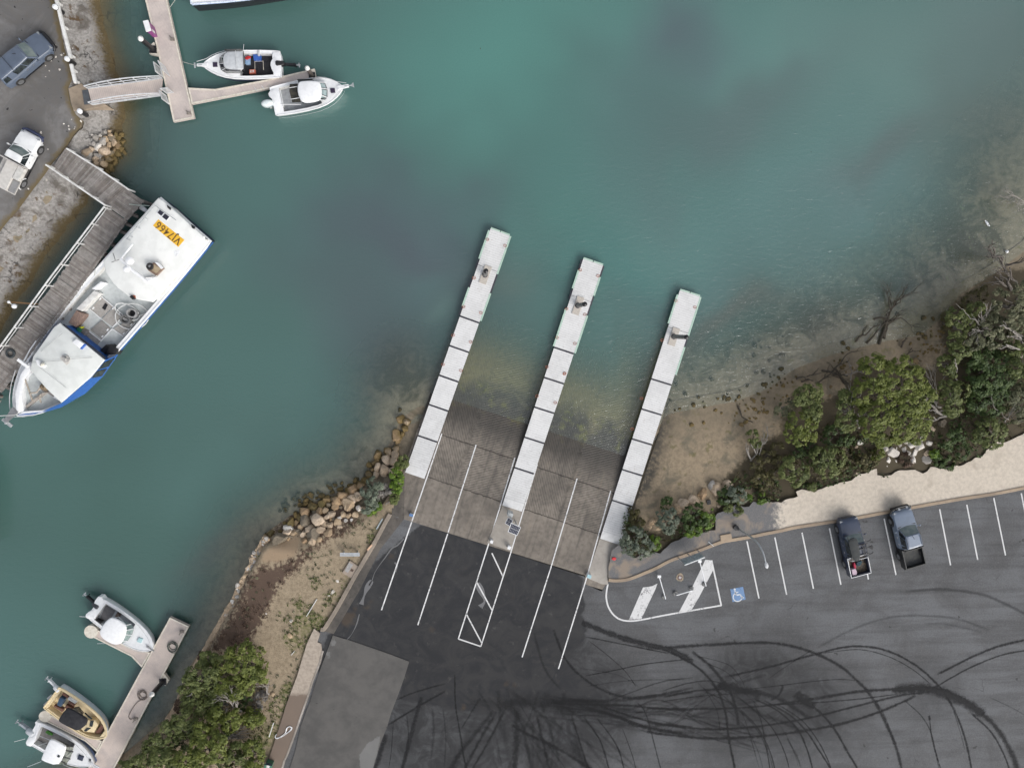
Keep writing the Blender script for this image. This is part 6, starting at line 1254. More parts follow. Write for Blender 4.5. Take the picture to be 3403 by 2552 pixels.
# ------------------------------------------------------------------ rocks
def ico(n=2):
    t = (1+5**.5)/2; v = [Vector(p).normalized() for p in ((-1,t,0),(1,t,0),(-1,-t,0),(1,-t,0),(0,-1,t),(0,1,t),(0,-1,-t),(0,1,-t),(t,0,-1),(t,0,1),(-t,0,-1),(-t,0,1))]
    f = [(0,11,5),(0,5,1),(0,1,7),(0,7,10),(0,10,11),(1,5,9),(5,11,4),(11,10,2),(10,7,6),(7,1,8),(3,9,4),(3,4,2),(3,2,6),(3,6,8),(3,8,9),(4,9,5),(2,4,11),(6,2,10),(8,6,7),(9,8,1)]
    for _ in range(n):
        c = {}; g = []
        def mid(a, b):
            k = (min(a, b), max(a, b))
            if k not in c: v.append(((v[a]+v[b])/2).normalized()); c[k] = len(v)-1
            return c[k]
        for a, b, d in f: x, y, z = mid(a, b), mid(b, d), mid(d, a); g += [(a,x,z),(b,y,x),(d,z,y),(x,y,z)]
        f = g
    return v, f
_iv, _if = ico(3)
def rockmesh(seed):
    rd = random.Random(seed); pl = []
    for _ in range(13):
        n = Vector((rd.gauss(0,1), rd.gauss(0,1), rd.gauss(0,1))).normalized(); pl.append((n, rd.uniform(.58, .95)))
    vs = []
    for d in _iv:
        r = 1.05
        acc = 0
        for n, k in pl:
            c = d.dot(n)
            if c > .05: r = min(r, k/c)
        r *= 1.12; r *= 1+.06*noise.noise(d*2.3+Vector((seed, 0, 0)))+.03*noise.noise(d*6+Vector((0, seed, 0)))
        vs.append(d*r)
    me = bpy.data.meshes.new('boulder'); me.from_pydata(vs, [], _if); me.update(); me.polygons.foreach_set('use_smooth', [True]*len(me.polygons)); me.set_sharp_from_angle(angle=R(18))
    return me
RM = [rockmesh(k) for k in range(10)]
def m_rock(name, a, b, moss=1.0):
    m, nt, p = newmat(name); n1 = noi(nt, 1.6, 6, .65, .6); n2 = noi(nt, 9, 5, .7)
    oi = N(nt, 'ObjectInfo'); c = mixc(nt, sstep(nt, mth(nt, 'ADD', n1, mth(nt, 'MULTIPLY', mth(nt, 'SUBTRACT', oi.outputs['Random'], .5), .25)), .38, .64), a, b)
    c = mixc(nt, sstep(nt, n2, .5, .7, 0, .65), c, tuple(v*.4 for v in b))
    zz = N(nt, 'SeparateXYZ', {0: pos(nt)}).outputs[2]; zj = mth(nt, 'ADD', zz, mth(nt, 'MULTIPLY', mth(nt, 'SUBTRACT', n1, .5), .6))
    c = mixc(nt, mth(nt, 'MULTIPLY', sstep(nt, zj, .22, .62, 1, 0), moss), c, mixc(nt, n2, (.10,.07,.022), (.17,.12,.045)))
    c = mixc(nt, mth(nt, 'MULTIPLY', sstep(nt, zj, -.02, .2, 1, 0), moss), c, (.045,.04,.018))
    put(nt, p.inputs['Base Color'], c); put(nt, p.inputs['Roughness'], .9); bump(nt, p, n2, .8, .05)
    for me in (): pass
    return m
RK = {'t': m_rock('tan boulder', (.50,.385,.26), (.34,.25,.16)), 'o': m_rock('orange boulder', (.38,.265,.155), (.29,.2,.12)), 'p': m_rock('pinkish boulder', (.54,.43,.32), (.37,.285,.2)), 'g': m_rock('grey brown boulder', (.21,.175,.13), (.15,.125,.09)),
      'w': m_rock('white limestone', (.72,.68,.62), (.55,.51,.46)), 'm': m_rock('mossy boulder', (.15,.115,.05), (.10,.08,.03)), 's': m_rock('grey limestone', (.40,.375,.34), (.27,.25,.225)), 'b': m_rock('brown cobble', (.27,.19,.11), (.17,.12,.07))}
for me in RM: me.materials.append(RK['t'])
CN = {'t': 'tan', 'o': 'orange', 'p': 'pinkish', 'g': 'grey brown', 'w': 'white', 'm': 'mossy', 's': 'grey', 'b': 'brown'}
rseed = random.Random(5)
def rock(p, r, col, label, group, name='boulder', zb=None, flat=.75, asp=None):
    """r in metres: half width; sits on the terrain at photo point p"""
    z = 0.3
    for _ in range(4): v = P(p, z); z = (terrain([(v.x, v.y)])[0] if zb is None else zb)+r*.25
    o = bpy.data.objects.new(name, rseed.choice(RM)); COL.objects.link(o); o.material_slots[0].link = 'OBJECT'; o.material_slots[0].material = RK[col]
    k = asp or rseed.uniform(.72, 1.0); o.location = v; r *= .92; o.scale = (r*1.12, r*1.12*k, r*flat); o.rotation_euler = (rseed.uniform(-.3,.3), rseed.uniform(-.3,.3), rseed.uniform(0, 6.28))
    return tag(o, label, name, group)
MPP = 1/39.0
def rocks(conv, sc, lst, fmt, group, **k):
    for x, y, r, c in lst: rock(conv((x, y)), r*sc*MPP*1.12, c, fmt.format(c=CN[c], s=('large' if r*sc*MPP > .42 else 'medium' if r*sc*MPP > .27 else 'small')), group, **k)
gR = 'rock armour boulders left of the boat ramp'; fR = '{s} {c} boulder in the rock armour along the water left of the boat ramp'
rocks(I, .31646, [(975,345,50,'w'),(960,385,50,'p'),(1030,385,30,'t'),(1105,320,35,'t'),(1200,340,52,'p'),(1155,250,60,'g'),(1290,250,62,'p'),(1350,285,40,'p'),(1410,305,40,'p'),(1385,215,35,'p'),(1365,150,36,'t'),(1435,180,36,'p'),(1300,160,38,'o'),(1230,110,52,'m'),(1140,165,55,'o'),(1100,220,40,'m'),(1050,190,30,'m'),(1240,215,40,'g'),(1480,50,48,'o'),(1470,110,40,'o'),(1530,60,25,'t'),(1600,80,60,'t'),(1640,25,50,'p'),(1700,10,40,'p'),(1560,10,45,'o'),(1400,85,32,'g'),(1330,70,45,'m'),(1380,30,40,'o'),(1710,125,30,'w'),(1675,190,34,'t'),(1610,200,27,'t'),(1550,190,32,'t'),(1520,110,24,'g'),(1490,270,38,'t'),(1510,225,22,'w'),(1580,250,22,'s'),(1635,245,15,'w'),(1515,315,24,'p'),(1320,350,42,'p'),(1390,380,48,'t'),(1130,395,35,'p'),(1230,455,48,'p'),(1300,445,28,'t'),(1140,465,28,'o'),(885,445,72,'g'),(830,485,26,'o'),(975,440,17,'o'),(790,390,36,'m'),(890,370,26,'m'),(1000,270,45,'m'),(1060,275,30,'o'),(1450,240,20,'g'),(1240,390,60,'g'),(1590,120,22,'t'),(1440,30,25,'g'),(940,290,30,'m'),(1250,165,25,'g'),(1080,355,26,'g'),(1420,240,18,'o')], fR, gR)
rocks(U, 550/2212, [(1735,370,52,'o'),(1815,410,52,'p'),(1785,495,42,'m'),(1680,590,70,'o'),(1690,665,45,'o'),(1765,570,28,'o'),(1670,765,45,'p'),(1570,815,62,'p'),(1665,850,55,'p'),(1435,850,60,'o'),(1540,920,65,'p'),(1650,940,60,'p'),(1420,930,30,'o'),(1320,990,42,'m'),(1430,1020,55,'p'),(1510,1045,60,'p'),(1365,1045,28,'o'),(1640,1060,65,'p'),(1740,1065,35,'p'),(1310,1110,42,'g'),(1410,1120,50,'p'),(1510,1110,32,'p'),(1270,1185,42,'m'),(1205,1255,46,'o'),(1100,1310,75,'o'),(970,1395,70,'o'),(1155,1395,58,'p'),(1085,1440,58,'p'),(870,1475,50,'o'),(945,1490,36,'o'),(1035,1515,68,'t'),(1380,960,28,'t'),(1725,250,26,'m')], fR, gR)
gL = 'stones of the pile beside the timber jetty'; fL = '{s} {c} stone in the pile between the limestone shelf and the timber jetty'
stl = [(970,155,16,'w'),(1000,180,28,'s'),(1110,195,28,'t'),(1160,160,24,'t'),(1195,235,32,'p'),(1145,260,26,'t'),(1235,275,30,'o'),(1085,225,35,'s'),(1035,285,36,'w'),(990,250,24,'s'),(1090,325,52,'p'),(1160,345,36,'g'),(1030,375,36,'s'),(1000,408,34,'p'),(915,335,40,'p'),(1090,465,42,'t'),(1060,430,32,'g'),(1005,455,32,'p'),(940,355,26,'s'),(1180,190,30,'g'),(1240,190,26,'m'),(1290,220,26,'m'),(1270,300,28,'m'),(1310,340,26,'m'),(1240,350,30,'m'),(1200,400,30,'m'),(1150,410,30,'g'),(1210,450,28,'m'),(1160,500,34,'m'),(1100,120,20,'s'),(1150,120,20,'t'),(1050,155,20,'s'),(1220,150,25,'m'),(1280,150,22,'m'),(1280,400,22,'m'),(930,400,28,'s'),(870,390,24,'s'),(960,300,26,'p'),(1245,235,22,'b'),(1130,300,20,'p'),(1200,310,25,'b'),(1060,200,18,'p'),(1120,380,22,'b'),(1185,530,25,'m'),(1120,530,26,'m')]
rocks(C, .31646, stl, fL, gL)
gW = 'white rocks behind the gravel verge'; fW = '{s} {c} rock in the heap behind the gravel verge'
rocks(O, .36, [(1190,1190,36,'w'),(1250,1220,46,'w'),(1170,1225,26,'w'),(1340,1140,30,'w'),(1380,1165,40,'w'),(1440,1165,50,'w'),(1330,1195,28,'s'),(1360,1220,30,'s'),(1410,1220,32,'w'),(1495,1225,36,'p'),(1390,1265,36,'w'),(1490,1275,42,'s'),(1215,1275,28,'w'),(1265,1275,22,'w'),(1200,1312,18,'w'),(1515,1150,28,'w'),(1300,1165,22,'s'),(1280,1190,20,'w'),(1460,1120,22,'w'),(1010,1150,24,'w'),(1140,1175,22,'p'),(980,1180,16,'p')], fW, gW, zb=1.1)
rocks(O, .4534, [(980,1375,26,'p'),(1615,1010,30,'g'),(1540,1045,22,'p')], '{s} {c} boulder half hidden by shrubs behind the verge', 'boulders half hidden by shrubs', zb=1.1)
gM = 'boulders by the beach beside the right pontoon'; fM = '{s} {c} boulder on the upper beach behind the right walkway'
rocks(M, .31646, [(1355,85,68,'p'),(1210,130,58,'o'),(1120,185,55,'p'),(1015,235,55,'p'),(950,285,48,'t'),(690,410,40,'t'),(645,465,46,'t'),(735,505,40,'t'),(1390,255,34,'p'),(1240,230,18,'w'),(1320,40,50,'s'),(1480,40,60,'p'),(655,560,30,'p'),(365,800,16,'p'),(1290,265,14,'w')], fM, gM, zb=.75)
for _ in range(70):
    x, y = rseed.uniform(900, 1700), rseed.uniform(0, 460)
    if 560-.42*(x-800) < y+150 and y < 520-.42*(x-800): rock(I((x, y)), rseed.uniform(.12, .22), rseed.choice('tpggw'), 'small broken stone wedged between the rock armour boulders', 'small stones in the rock armour')
# low stones lying on the sand and under the shallow water of the beach
gB = 'weedy stones on the beach and in its shallows'; rb = random.Random(11)
known = [(O,.4534,(440,505,20,'b'),(885,420,24,'m'),(925,460,18,'m'),(1285,205,20,'b'),(1440,390,12,'b'),(1380,425,12,'b'),(1420,550,26,'b'),(1435,515,12,'m'),(1475,235,18,'b'),(1545,240,16,'b'),(795,740,12,'b'),(790,805,12,'b'),(40,830,18,'m'),(265,790,14,'m'),(445,815,8,'w'),(1535,440,7,'w'),(1480,430,12,'m'),(1450,480,9,'b'),(430,610,20,'b'),(250,635,18,'s'),(345,550,12,'s')),
         (H,.31646,(1595,335,28,'m'),(1510,218,22,'m'),(1575,545,24,'m'),(1710,358,16,'m'),(1850,270,18,'m'),(1910,272,16,'m'),(1970,270,22,'m'),(1825,390,20,'m'),(1890,420,14,'m'),(1450,375,18,'m'),(1400,390,16,'b'),(1645,255,20,'b'),(1785,65,24,'b'),(2160,130,22,'b'),(1355,285,16,'m'),(1410,115,18,'m'))]
for cv, sc, *ls in known:
    for x, y, r, c in ls: rock(cv((x, y)), r*sc*MPP, c, f'{"low weedy" if c == "m" else CN[c]} stone on the sand or shallows of the beach', gB, 'stone', flat=.5)
cnt = 0
for _ in range(900):
    cx, cy, rx, ry = rb.choice([(260,430,160,60),(330,900,200,110),(130,980,130,60),(420,700,200,100),(900,560,120,90),(1450,480,200,120),(1560,470,90,60),(1580,360,80,90),(200,850,200,80),(1950,190,90,60)])
    x = cx+rb.gauss(0, .5)*rx; y = cy+rb.gauss(0, .5)*ry; px = O((x, y)); v = P(px, 0); t = terrain([(v.x, v.y)])[0]
    if t < -.9 or t > .7: continue
    rock(px, rb.choice((.07,.09,.09,.12,.12,.16,.2)), rb.choice('mmbbbg'), 'small weedy cobble scattered on the beach and its shallows', 'small cobbles on the beach', 'cobble', flat=.5); cnt += 1
    if cnt >= 150: break
for _ in range(60):                                     # drowned stones off the rock armour
    x, y = rb.uniform(100, 1300), 0; yy = 1640-(x-100)*.28-rb.uniform(0, 190); rock(U((x, yy)), rb.uniform(.12,.3), rb.choice('gmsb'), 'drowned stone on the seabed off the rock armour', 'drowned stones off the rock armour', 'stone', flat=.5)
# low rubble sea wall of the bank
wallp = I((745,430),(700,510),(620,640),(580,750),(505,890),(440,1020),(410,1090),(330,1220),(280,1310),(200,1450),(90,1640)) + LL((640,910),(560,1080),(500,1160))
wo = P(wallp[5], 0); pl_ = [P(q, .85)-wo for q in wallp]; pl_ = crom(pl_, 10); rings = []
for i, p in enumerate(pl_):
    a = pl_[max(i-1, 0)]; b_ = pl_[min(i+1, len(pl_)-1)]; e = (b_-a).normalized(); n_ = Vector((-e.y, e.x, 0)); j = lambda k: noise.noise(Vector((i*.55, k*3.7, 1)))*.10
    wd = .30+.08*noise.noise(Vector((i*.2, 0, 5))); rings.append([(p+n_*(wd+.12+j(1))).xy.to_3d()+Vector((0,0,-.3)), (p+n_*(wd+j(2))).xy.to_3d()+Vector((0,0,.86+j(3))), (p+n_*(.05+j(4))).xy.to_3d()+Vector((0,0,.95+j(5))), (p-n_*(wd+j(6))).xy.to_3d()+Vector((0,0,.9+j(7))), (p-n_*(wd+.1)).xy.to_3d()+Vector((0,0,-.1))])
mw = m_rock('mortared rubble', (.50,.38,.26), (.34,.25,.17)); tag(MB().loft(rings, closed=False).build('sea_wall', mw, loc=wo, smooth=25), 'low sandy rubble sea wall along the dry grass bank', 'sea wall')
for k in range(46):
    t = rb.uniform(0, .55); i = int(t*(len(pl_)-1)); p = pl_[i]+wo; r_ = rb.uniform(.09,.2)
    o = bpy.data.objects.new('wall_stone', rb.choice(RM)); COL.objects.link(o); o.material_slots[0].link = 'OBJECT'; o.material_slots[0].material = RK[rb.choice('ptsw')]; o.location = (p.x+rb.uniform(-.25,.25), p.y+rb.uniform(-.2,.2), .95); o.scale = (r_*1.2, r_, r_*.6); o.rotation_euler[2] = rb.uniform(0, 6); tag(o, 'loose stone set along the top of the low sea wall', 'stone', 'stones on the sea wall')
for x, y in ((1040,107),(1040,235),(1752,330)): rock(DD((x, y)), .13, 't', 'small clump of brown weed drifting on the open water', 'drifting weed', 'drifting_weed', zb=-.07, flat=.25)
# shells and pale scraps on the road
for k, (x, y) in enumerate(((585,600),(535,640),(478,692),(625,733),(517,747),(480,808),(580,480),(762,512),(668,565),(645,578),(750,1258),(720,1325),(727,1360),(780,1355),(785,1338),(430,1393),(503,1570),(670,1303),(850,1275))):
    rock(A((x, y)), .055 if k % 3 else .085, 'w', 'small white shell lying on the road', 'white shells on the road', 'shell', zb=1.53, flat=.3)
for cv, x, y, r_ in ((I,1445,1000,.16),(I,1400,1038,.09),(I,1427,1015,.07),(I,1000,1302,.14),(I,995,1460,.28),(I,742,1228,.07),(I,1490,888,.12),(LL,1600,885,.25),(C,295,720,.08),(C,487,628,.1)):
    rock(cv((x, y)), r_, 'w' if r_ < .2 else 't', 'pale loose stone on the dry bank or shore', 'pale loose stones', 'stone', flat=.3)
# ------------------------------------------------------------------ foliage
def m_leaf(name, cols, rough=.6, sp=.35):
    m, nt, p = newmat(name); t = attr(nt, 'tint'); r = nt.nodes.new('ShaderNodeValToRGB'); nt.links.new(t, r.inputs[0])
    e = r.color_ramp.elements; e[0].position = .05; e[1].position = .95; e[0].color = (*cols[0], 1); e[1].color = (*cols[-1], 1)
    if len(cols) > 2: q = e.new(.5); q.color = (*cols[1], 1)
    nt.links.new(r.outputs[0], p.inputs['Base Color']); put(nt, p.inputs['Roughness'], rough); put(nt, p.inputs['Specular IOR Level'], sp); return m
LEAF = {'olive': m_leaf('olive tree leaf', [(.050,.067,.020), (.094,.117,.030), (.139,.156,.050)]), 'bright': m_leaf('bright green leaf', [(.031,.067,.007), (.076,.134,.011), (.143,.215,.017)]),
        'yolive': m_leaf('yellow olive leaf', [(.053,.073,.011), (.103,.126,.020), (.151,.174,.036)]), 'grey': m_leaf('grey green leaf', [(.053,.072,.045), (.112,.134,.094), (.206,.232,.174)]),
        'dark': m_leaf('dark green leaf', [(.018,.036,.008), (.042,.072,.016), (.072,.108,.026)]), 'dull': m_leaf('dull grey olive leaf', [(.053,.060,.030), (.098,.103,.053), (.151,.151,.084)]),
        'brown': m_leaf('brownish heath leaf', [(.037,.033,.012), (.064,.057,.017), (.098,.089,.029)]), 'dry': m_leaf('dry russet leaf', [(.045,.025,.016), (.084,.050,.031), (.143,.094,.062)]), 'twig': m_leaf('grey twig', [(.081,.072,.062), (.151,.139,.125), (.250,.232,.210)])}
BARK = MAT('grey bark', (.20,.175,.15), (.11,.095,.08), rough=.95, scale=9); BLEACH = MAT('bleached wood', (.27,.25,.225), (.17,.155,.14), rough=.9, scale=8); DARKW = MAT('wet dark driftwood', (.075,.06,.042), (.04,.033,.024), rough=.8, scale=8)
def leaves(name, lobes, mat, parent, cl_r=.26, m=30, ls=.12, dens=8, up=.6, seed=0, long=1.5, gap=.0):
    g = np.random.default_rng(seed); C_ = np.array([l[:3] for l in lobes]); Rr = np.array([l[3:6] for l in lobes]); cps = []; nrm = []
    for i in range(len(lobes)):
        n = max(4, int(dens*math.pi*Rr[i, 0]*Rr[i, 1]*1.5)); d = g.normal(size=(n*3, 3)); d /= np.linalg.norm(d, axis=1)[:, None]; d = d[d[:, 2] > -.25][:n]
        k = g.uniform(.86, 1.04, (len(d), 1)); wob = np.array([1+.16*noise.noise((x*2.1+seed, y*2.1+i*3.3, z*2.1)) for x, y, z in d])[:, None]
        p = C_[i]+d*Rr[i]*k*wob; keep = np.ones(len(p), bool)
        for j in range(len(lobes)):
            if j != i: keep &= np.linalg.norm((p-C_[j])/Rr[j], axis=1) > .80
        if gap: keep &= np.array([noise.noise((x*1.1, y*1.1, z*1.1+seed)) > -gap for x, y, z in p])
        cps.append(p[keep]); nrm.append(d[keep])
    cp = np.concatenate(cps); cn = np.concatenate(nrm); n = len(cp); crs = cl_r*g.uniform(.7, 1.3, n); ct = g.normal(.5, .17, n)
    d = g.normal(size=(n, m, 3)); d /= np.linalg.norm(d, axis=2)[:, :, None]; rad = g.uniform(0, 1, (n, m, 1))**.42
    flip = (d*cn[:, None, :]).sum(2) < -.25; d[flip] *= -1
    pos_ = cp[:, None, :]+d*rad*crs[:, None, None]*np.array([1, 1, .75])
    ln = d*.8+cn[:, None, :]*.7+np.array([0, 0, up])+g.normal(size=(n, m, 3))*.45; ln /= np.linalg.norm(ln, axis=2)[:, :, None]
    tg = np.cross(ln, g.normal(size=(n, m, 3))); tg /= np.linalg.norm(tg, axis=2)[:, :, None]; bt = np.cross(ln, tg)
    sz = ls*g.uniform(.65, 1.35, (n, m, 1)); a = tg*sz*long*.5; b = bt*sz*.5
    V_ = np.stack([pos_-a, pos_-b*.9+a*.1, pos_+a, pos_+b*.9+a*.1], 2).reshape(-1, 3)
    tint = np.clip(ct[:, None]+g.normal(0, .13, (n, m)), 0, 1); T_ = np.repeat(tint.ravel(), 4)
    N4 = len(V_); me = bpy.data.meshes.new(name); me.vertices.add(N4); me.vertices.foreach_set('co', V_.astype(np.float32).ravel()); me.loops.add(N4); me.loops.foreach_set('vertex_index', np.arange(N4, dtype=np.int32)); me.polygons.add(N4//4); me.polygons.foreach_set('loop_start', np.arange(0, N4, 4, dtype=np.int32)); me.update(calc_edges=True)
    at_ = me.attributes.new('tint', 'FLOAT', 'POINT'); at_.data.foreach_set('value', T_.astype(np.float32)); me.materials.append(mat)
    o = bpy.data.objects.new(name, me); COL.objects.link(o); o.parent = parent; return o
def limb(mb, a, b, r0, r1, seed=0, wob=.12, n=6):
    a, b = Vector(a), Vector(b); L_ = (b-a).length; pts = []; rs = []
    for i in range(n+1):
        t = i/n; w_ = wob*L_*math.sin(math.pi*t); p = a.lerp(b, t)+Vector((noise.noise(Vector((seed, t*2.5, 0)))*w_*2, noise.noise(Vector((0, seed, t*2.5)))*w_*2, noise.noise(Vector((t*2.5, 0, seed)))*w_)); pts.append(p); rs.append(r0+(r1-r0)*t)
    mb.tube(pts, rs, 6); return pts
def branchy(mb, a, b, r, seed, depth=3, spread=.7):
    rd = random.Random(seed); pts = limb(mb, a, b, r, r*.45, seed)
    if depth == 0 or r < .012: return
    d = Vector(b)-Vector(a)
    for k in range(rd.choice((2,3,3))):
        p = pts[rd.randint(2, len(pts)-1)]; q = Vector((rd.gauss(0,1), rd.gauss(0,1), rd.gauss(0,.35))); q = (d.normalized()+q.normalized()*spread).normalized()*d.length*rd.uniform(.4,.7); branchy(mb, p, p+q, r*.5, seed*3+k+1, depth-1, spread)
_tn = [0]
def plant(name, label, cat, lobes_px, conv, sc, ztop, leaf, zg=1.1, group=None, dens=8, ls=.12, cl=.26, m=30, hr=.62, trunk=True, gap=0.0, rmul=1.0, long=1.5):
    """lobes_px: (x,y,r) in a crop; every lobe is a dome whose crest reaches about ztop"""
    _tn[0] += 1; sd = _tn[0]; rd = random.Random(sd*17)
    xs = sum(l[0]*l[2] for l in lobes_px)/sum(l[2] for l in lobes_px); ys = sum(l[1]*l[2] for l in lobes_px)/sum(l[2] for l in lobes_px)
    zc = ztop-.5*sum(l[2] for l in lobes_px)/len(lobes_px)*sc*MPP
    base = P(conv((xs, ys)), max(zg, zc*.5)); base.z = zg; t = thing(name, label, cat, base, 0, group); lobes = []
    for x, y, r in lobes_px:
        rm = r*sc*MPP*rmul*.93; zt = ztop*rd.uniform(.86, 1.0) if len(lobes_px) > 1 else ztop; rz = min(rm*.75, max(.25, (zt-zg)*hr)); p = P(conv((x, y)), zt-rz*.8)-base; lobes.append((p.x, p.y, p.z+rz*.0, rm, rm*rd.uniform(.9,1.05), rz))
    mid = []
    for l in lobes:                       # smaller satellite clumps roughen the outline
        for k in range(5):
            a = rd.uniform(0, 6.28); q = rd.uniform(.55, .95); s_ = rd.uniform(.28,.42); mid.append((l[0]+l[3]*q*math.cos(a), l[1]+l[4]*q*math.sin(a), l[2]+l[5]*rd.uniform(-.35,.55)*1.0, l[3]*s_, l[4]*s_, max(.12, l[5]*s_)))
    leaves('crown' if trunk else 'foliage', lobes+mid, LEAF[leaf], t, cl, m, ls, dens, seed=sd, gap=gap, long=long)
    mb = MB()
    if trunk:
        th = max(.3, min(l[2]-l[5]*.3 for l in lobes)); limb(mb, (0,0,-.2), (0,0,th*.55), .17, .13, sd)
        for l in lobes: limb(mb, (0,0,th*.5), (l[0]*.9, l[1]*.9, l[2]+l[5]*.2), .11, .04, sd+l[0])
        mb.build('trunk', BARK, t, smooth=60)
    else:
        for l in lobes:
            for k in range(3): limb(mb, (l[0]*.3,l[1]*.3,-.1), (l[0]+rd.uniform(-.5,.5)*l[3], l[1]+rd.uniform(-.5,.5)*l[3], l[2]+l[5]*.4), .03, .012, sd+k)
        mb.build('stem', BARK, t, smooth=60)
    return t
gT = 'trees on the right shore'; s4 = .4534; sM = .31646; sU = 550/2212
plant('coastal_tree', 'large broad olive green tree, the biggest crown on the beach side', 'tree', [(1120,650,120),(1250,690,140),(1370,690,110),(1060,790,115),(1200,820,160),(1370,830,150),(1460,800,85),(1130,960,120),(1290,970,165),(1430,1000,100),(1180,1070,110),(1120,575,60),(1320,595,80),(1090,1040,70),(1330,1060,90),(1420,1090,65)], O, s4, 4.6, 'yolive', .9, gT, dens=8.5)
plant('coastal_tree', 'narrow olive tree tucked against the left side of the biggest crown', 'tree', [(900,820,55),(900,900,65),(910,980,70),(960,1010,50)], O, s4, 3.4, 'olive', .9, gT)
plant('coastal_tree', 'open olive tree on the sand with an arching crown nearest the water', 'tree', [(600,785,60),(650,860,62),(690,770,48),(660,940,60),(570,830,50)], O, s4, 3.0, 'olive', .7, gT)
plant('coastal_tree', 'small dull bush like tree on the sand beside the arching crown', 'tree', [(470,890,58),(430,910,35)], O, s4, 1.9, 'dull', .7, gT, dens=4)
plant('coastal_tree', 'round bright olive tree standing below the arching crown', 'tree', [(560,1010,95),(620,1050,85),(520,1080,70),(570,1120,60)], O, s4, 3.2, 'yolive', .9, gT)
plant('coastal_tree', 'round bushy tree left of the white rock heap', 'tree', [(730,1260,90),(830,1260,75),(770,1340,75),(700,1240,55)], O, s4, 2.9, 'olive', 1.1, gT)
plant('coastal_tree', 'smaller bushy green tree at the edge of the gravel left of the white rocks', 'tree', [(510,1310,70),(470,1350,60),(560,1370,65),(540,1430,40)], O, s4, 2.5, 'olive', 1.1, gT)
plant('coastal_tree', 'small grey green tree leaning over the sand between beach and dark trees', 'tree', [(1640,560,60),(1660,620,50),(1600,570,40)], O, s4, 3.0, 'olive', .8, gT)
plant('coastal_tree', 'pale olive tree with bare limbs right of the biggest crown', 'tree', [(1690,800,90),(1640,760,65),(1740,780,70),(1690,880,75)], O, s4, 3.4, 'olive', .9, gT)
plant('coastal_tree', 'olive tree at the waterline corner of the dark trees', 'tree', [(1710,230,70),(1730,310,75),(1860,180,55),(1790,260,60),(1700,400,50),(1740,470,70)], O, s4, 4.0, 'olive', .7, gT)
plant('coastal_tree', 'grey olive tree with bleached limbs beside the waterline corner', 'tree', [(1970,290,80),(1920,350,75),(2040,310,80),(2000,390,70),(1840,410,60)], O, s4, 4.3, 'dull', .8, gT, gap=.25)
plant('coastal_tree', 'tall grey olive tree on the right edge above the dark trees', 'tree', [(2080,150,95),(2170,110,90),(2120,220,80),(2190,260,80),(2040,90,60),(2230,180,60),(2190,30,60)], O, s4, 4.6, 'dull', .7, gT, gap=.15)
plant('coastal_tree', 'dark green spreading tree in the right hand thicket', 'tree', [(1930,540,95),(2030,580,85),(1860,640,80),(1970,670,90),(2060,680,80),(1890,740,70),(1830,520,60)], O, s4, 3.4, 'dark', .9, gT)
plant('coastal_tree', 'dark green lower tree between the thicket and the gravel', 'tree', [(1920,800,85),(2010,800,80),(1860,860,70),(1960,890,75),(2050,760,60)], O, s4, 2.9, 'dark', 1.0, gT)
plant('coastal_tree', 'bright tinged tree on the right edge of the picture', 'tree', [(2180,540,70),(2150,610,65),(2220,640,60),(2130,450,60),(2210,430,55)], O, s4, 3.8, 'olive', .9, gT)
plant('coastal_tree', 'mid green tree growing out over the gravel below the thicket', 'tree', [(1940,1040,80),(1980,1110,75),(1900,1090,60),(2030,1070,55),(1960,1160,40)], O, s4, 3.0, 'olive', 1.1, gT)
plant('coastal_tree', 'greyish thin crowned tree at the right edge above the gravel', 'tree', [(2130,800,75),(2190,870,70),(2100,880,60),(2160,950,50),(2230,780,60)], O, s4, 3.0, 'dull', 1.0, gT, gap=.3)
gS = 'shrubs between beach and gravel'
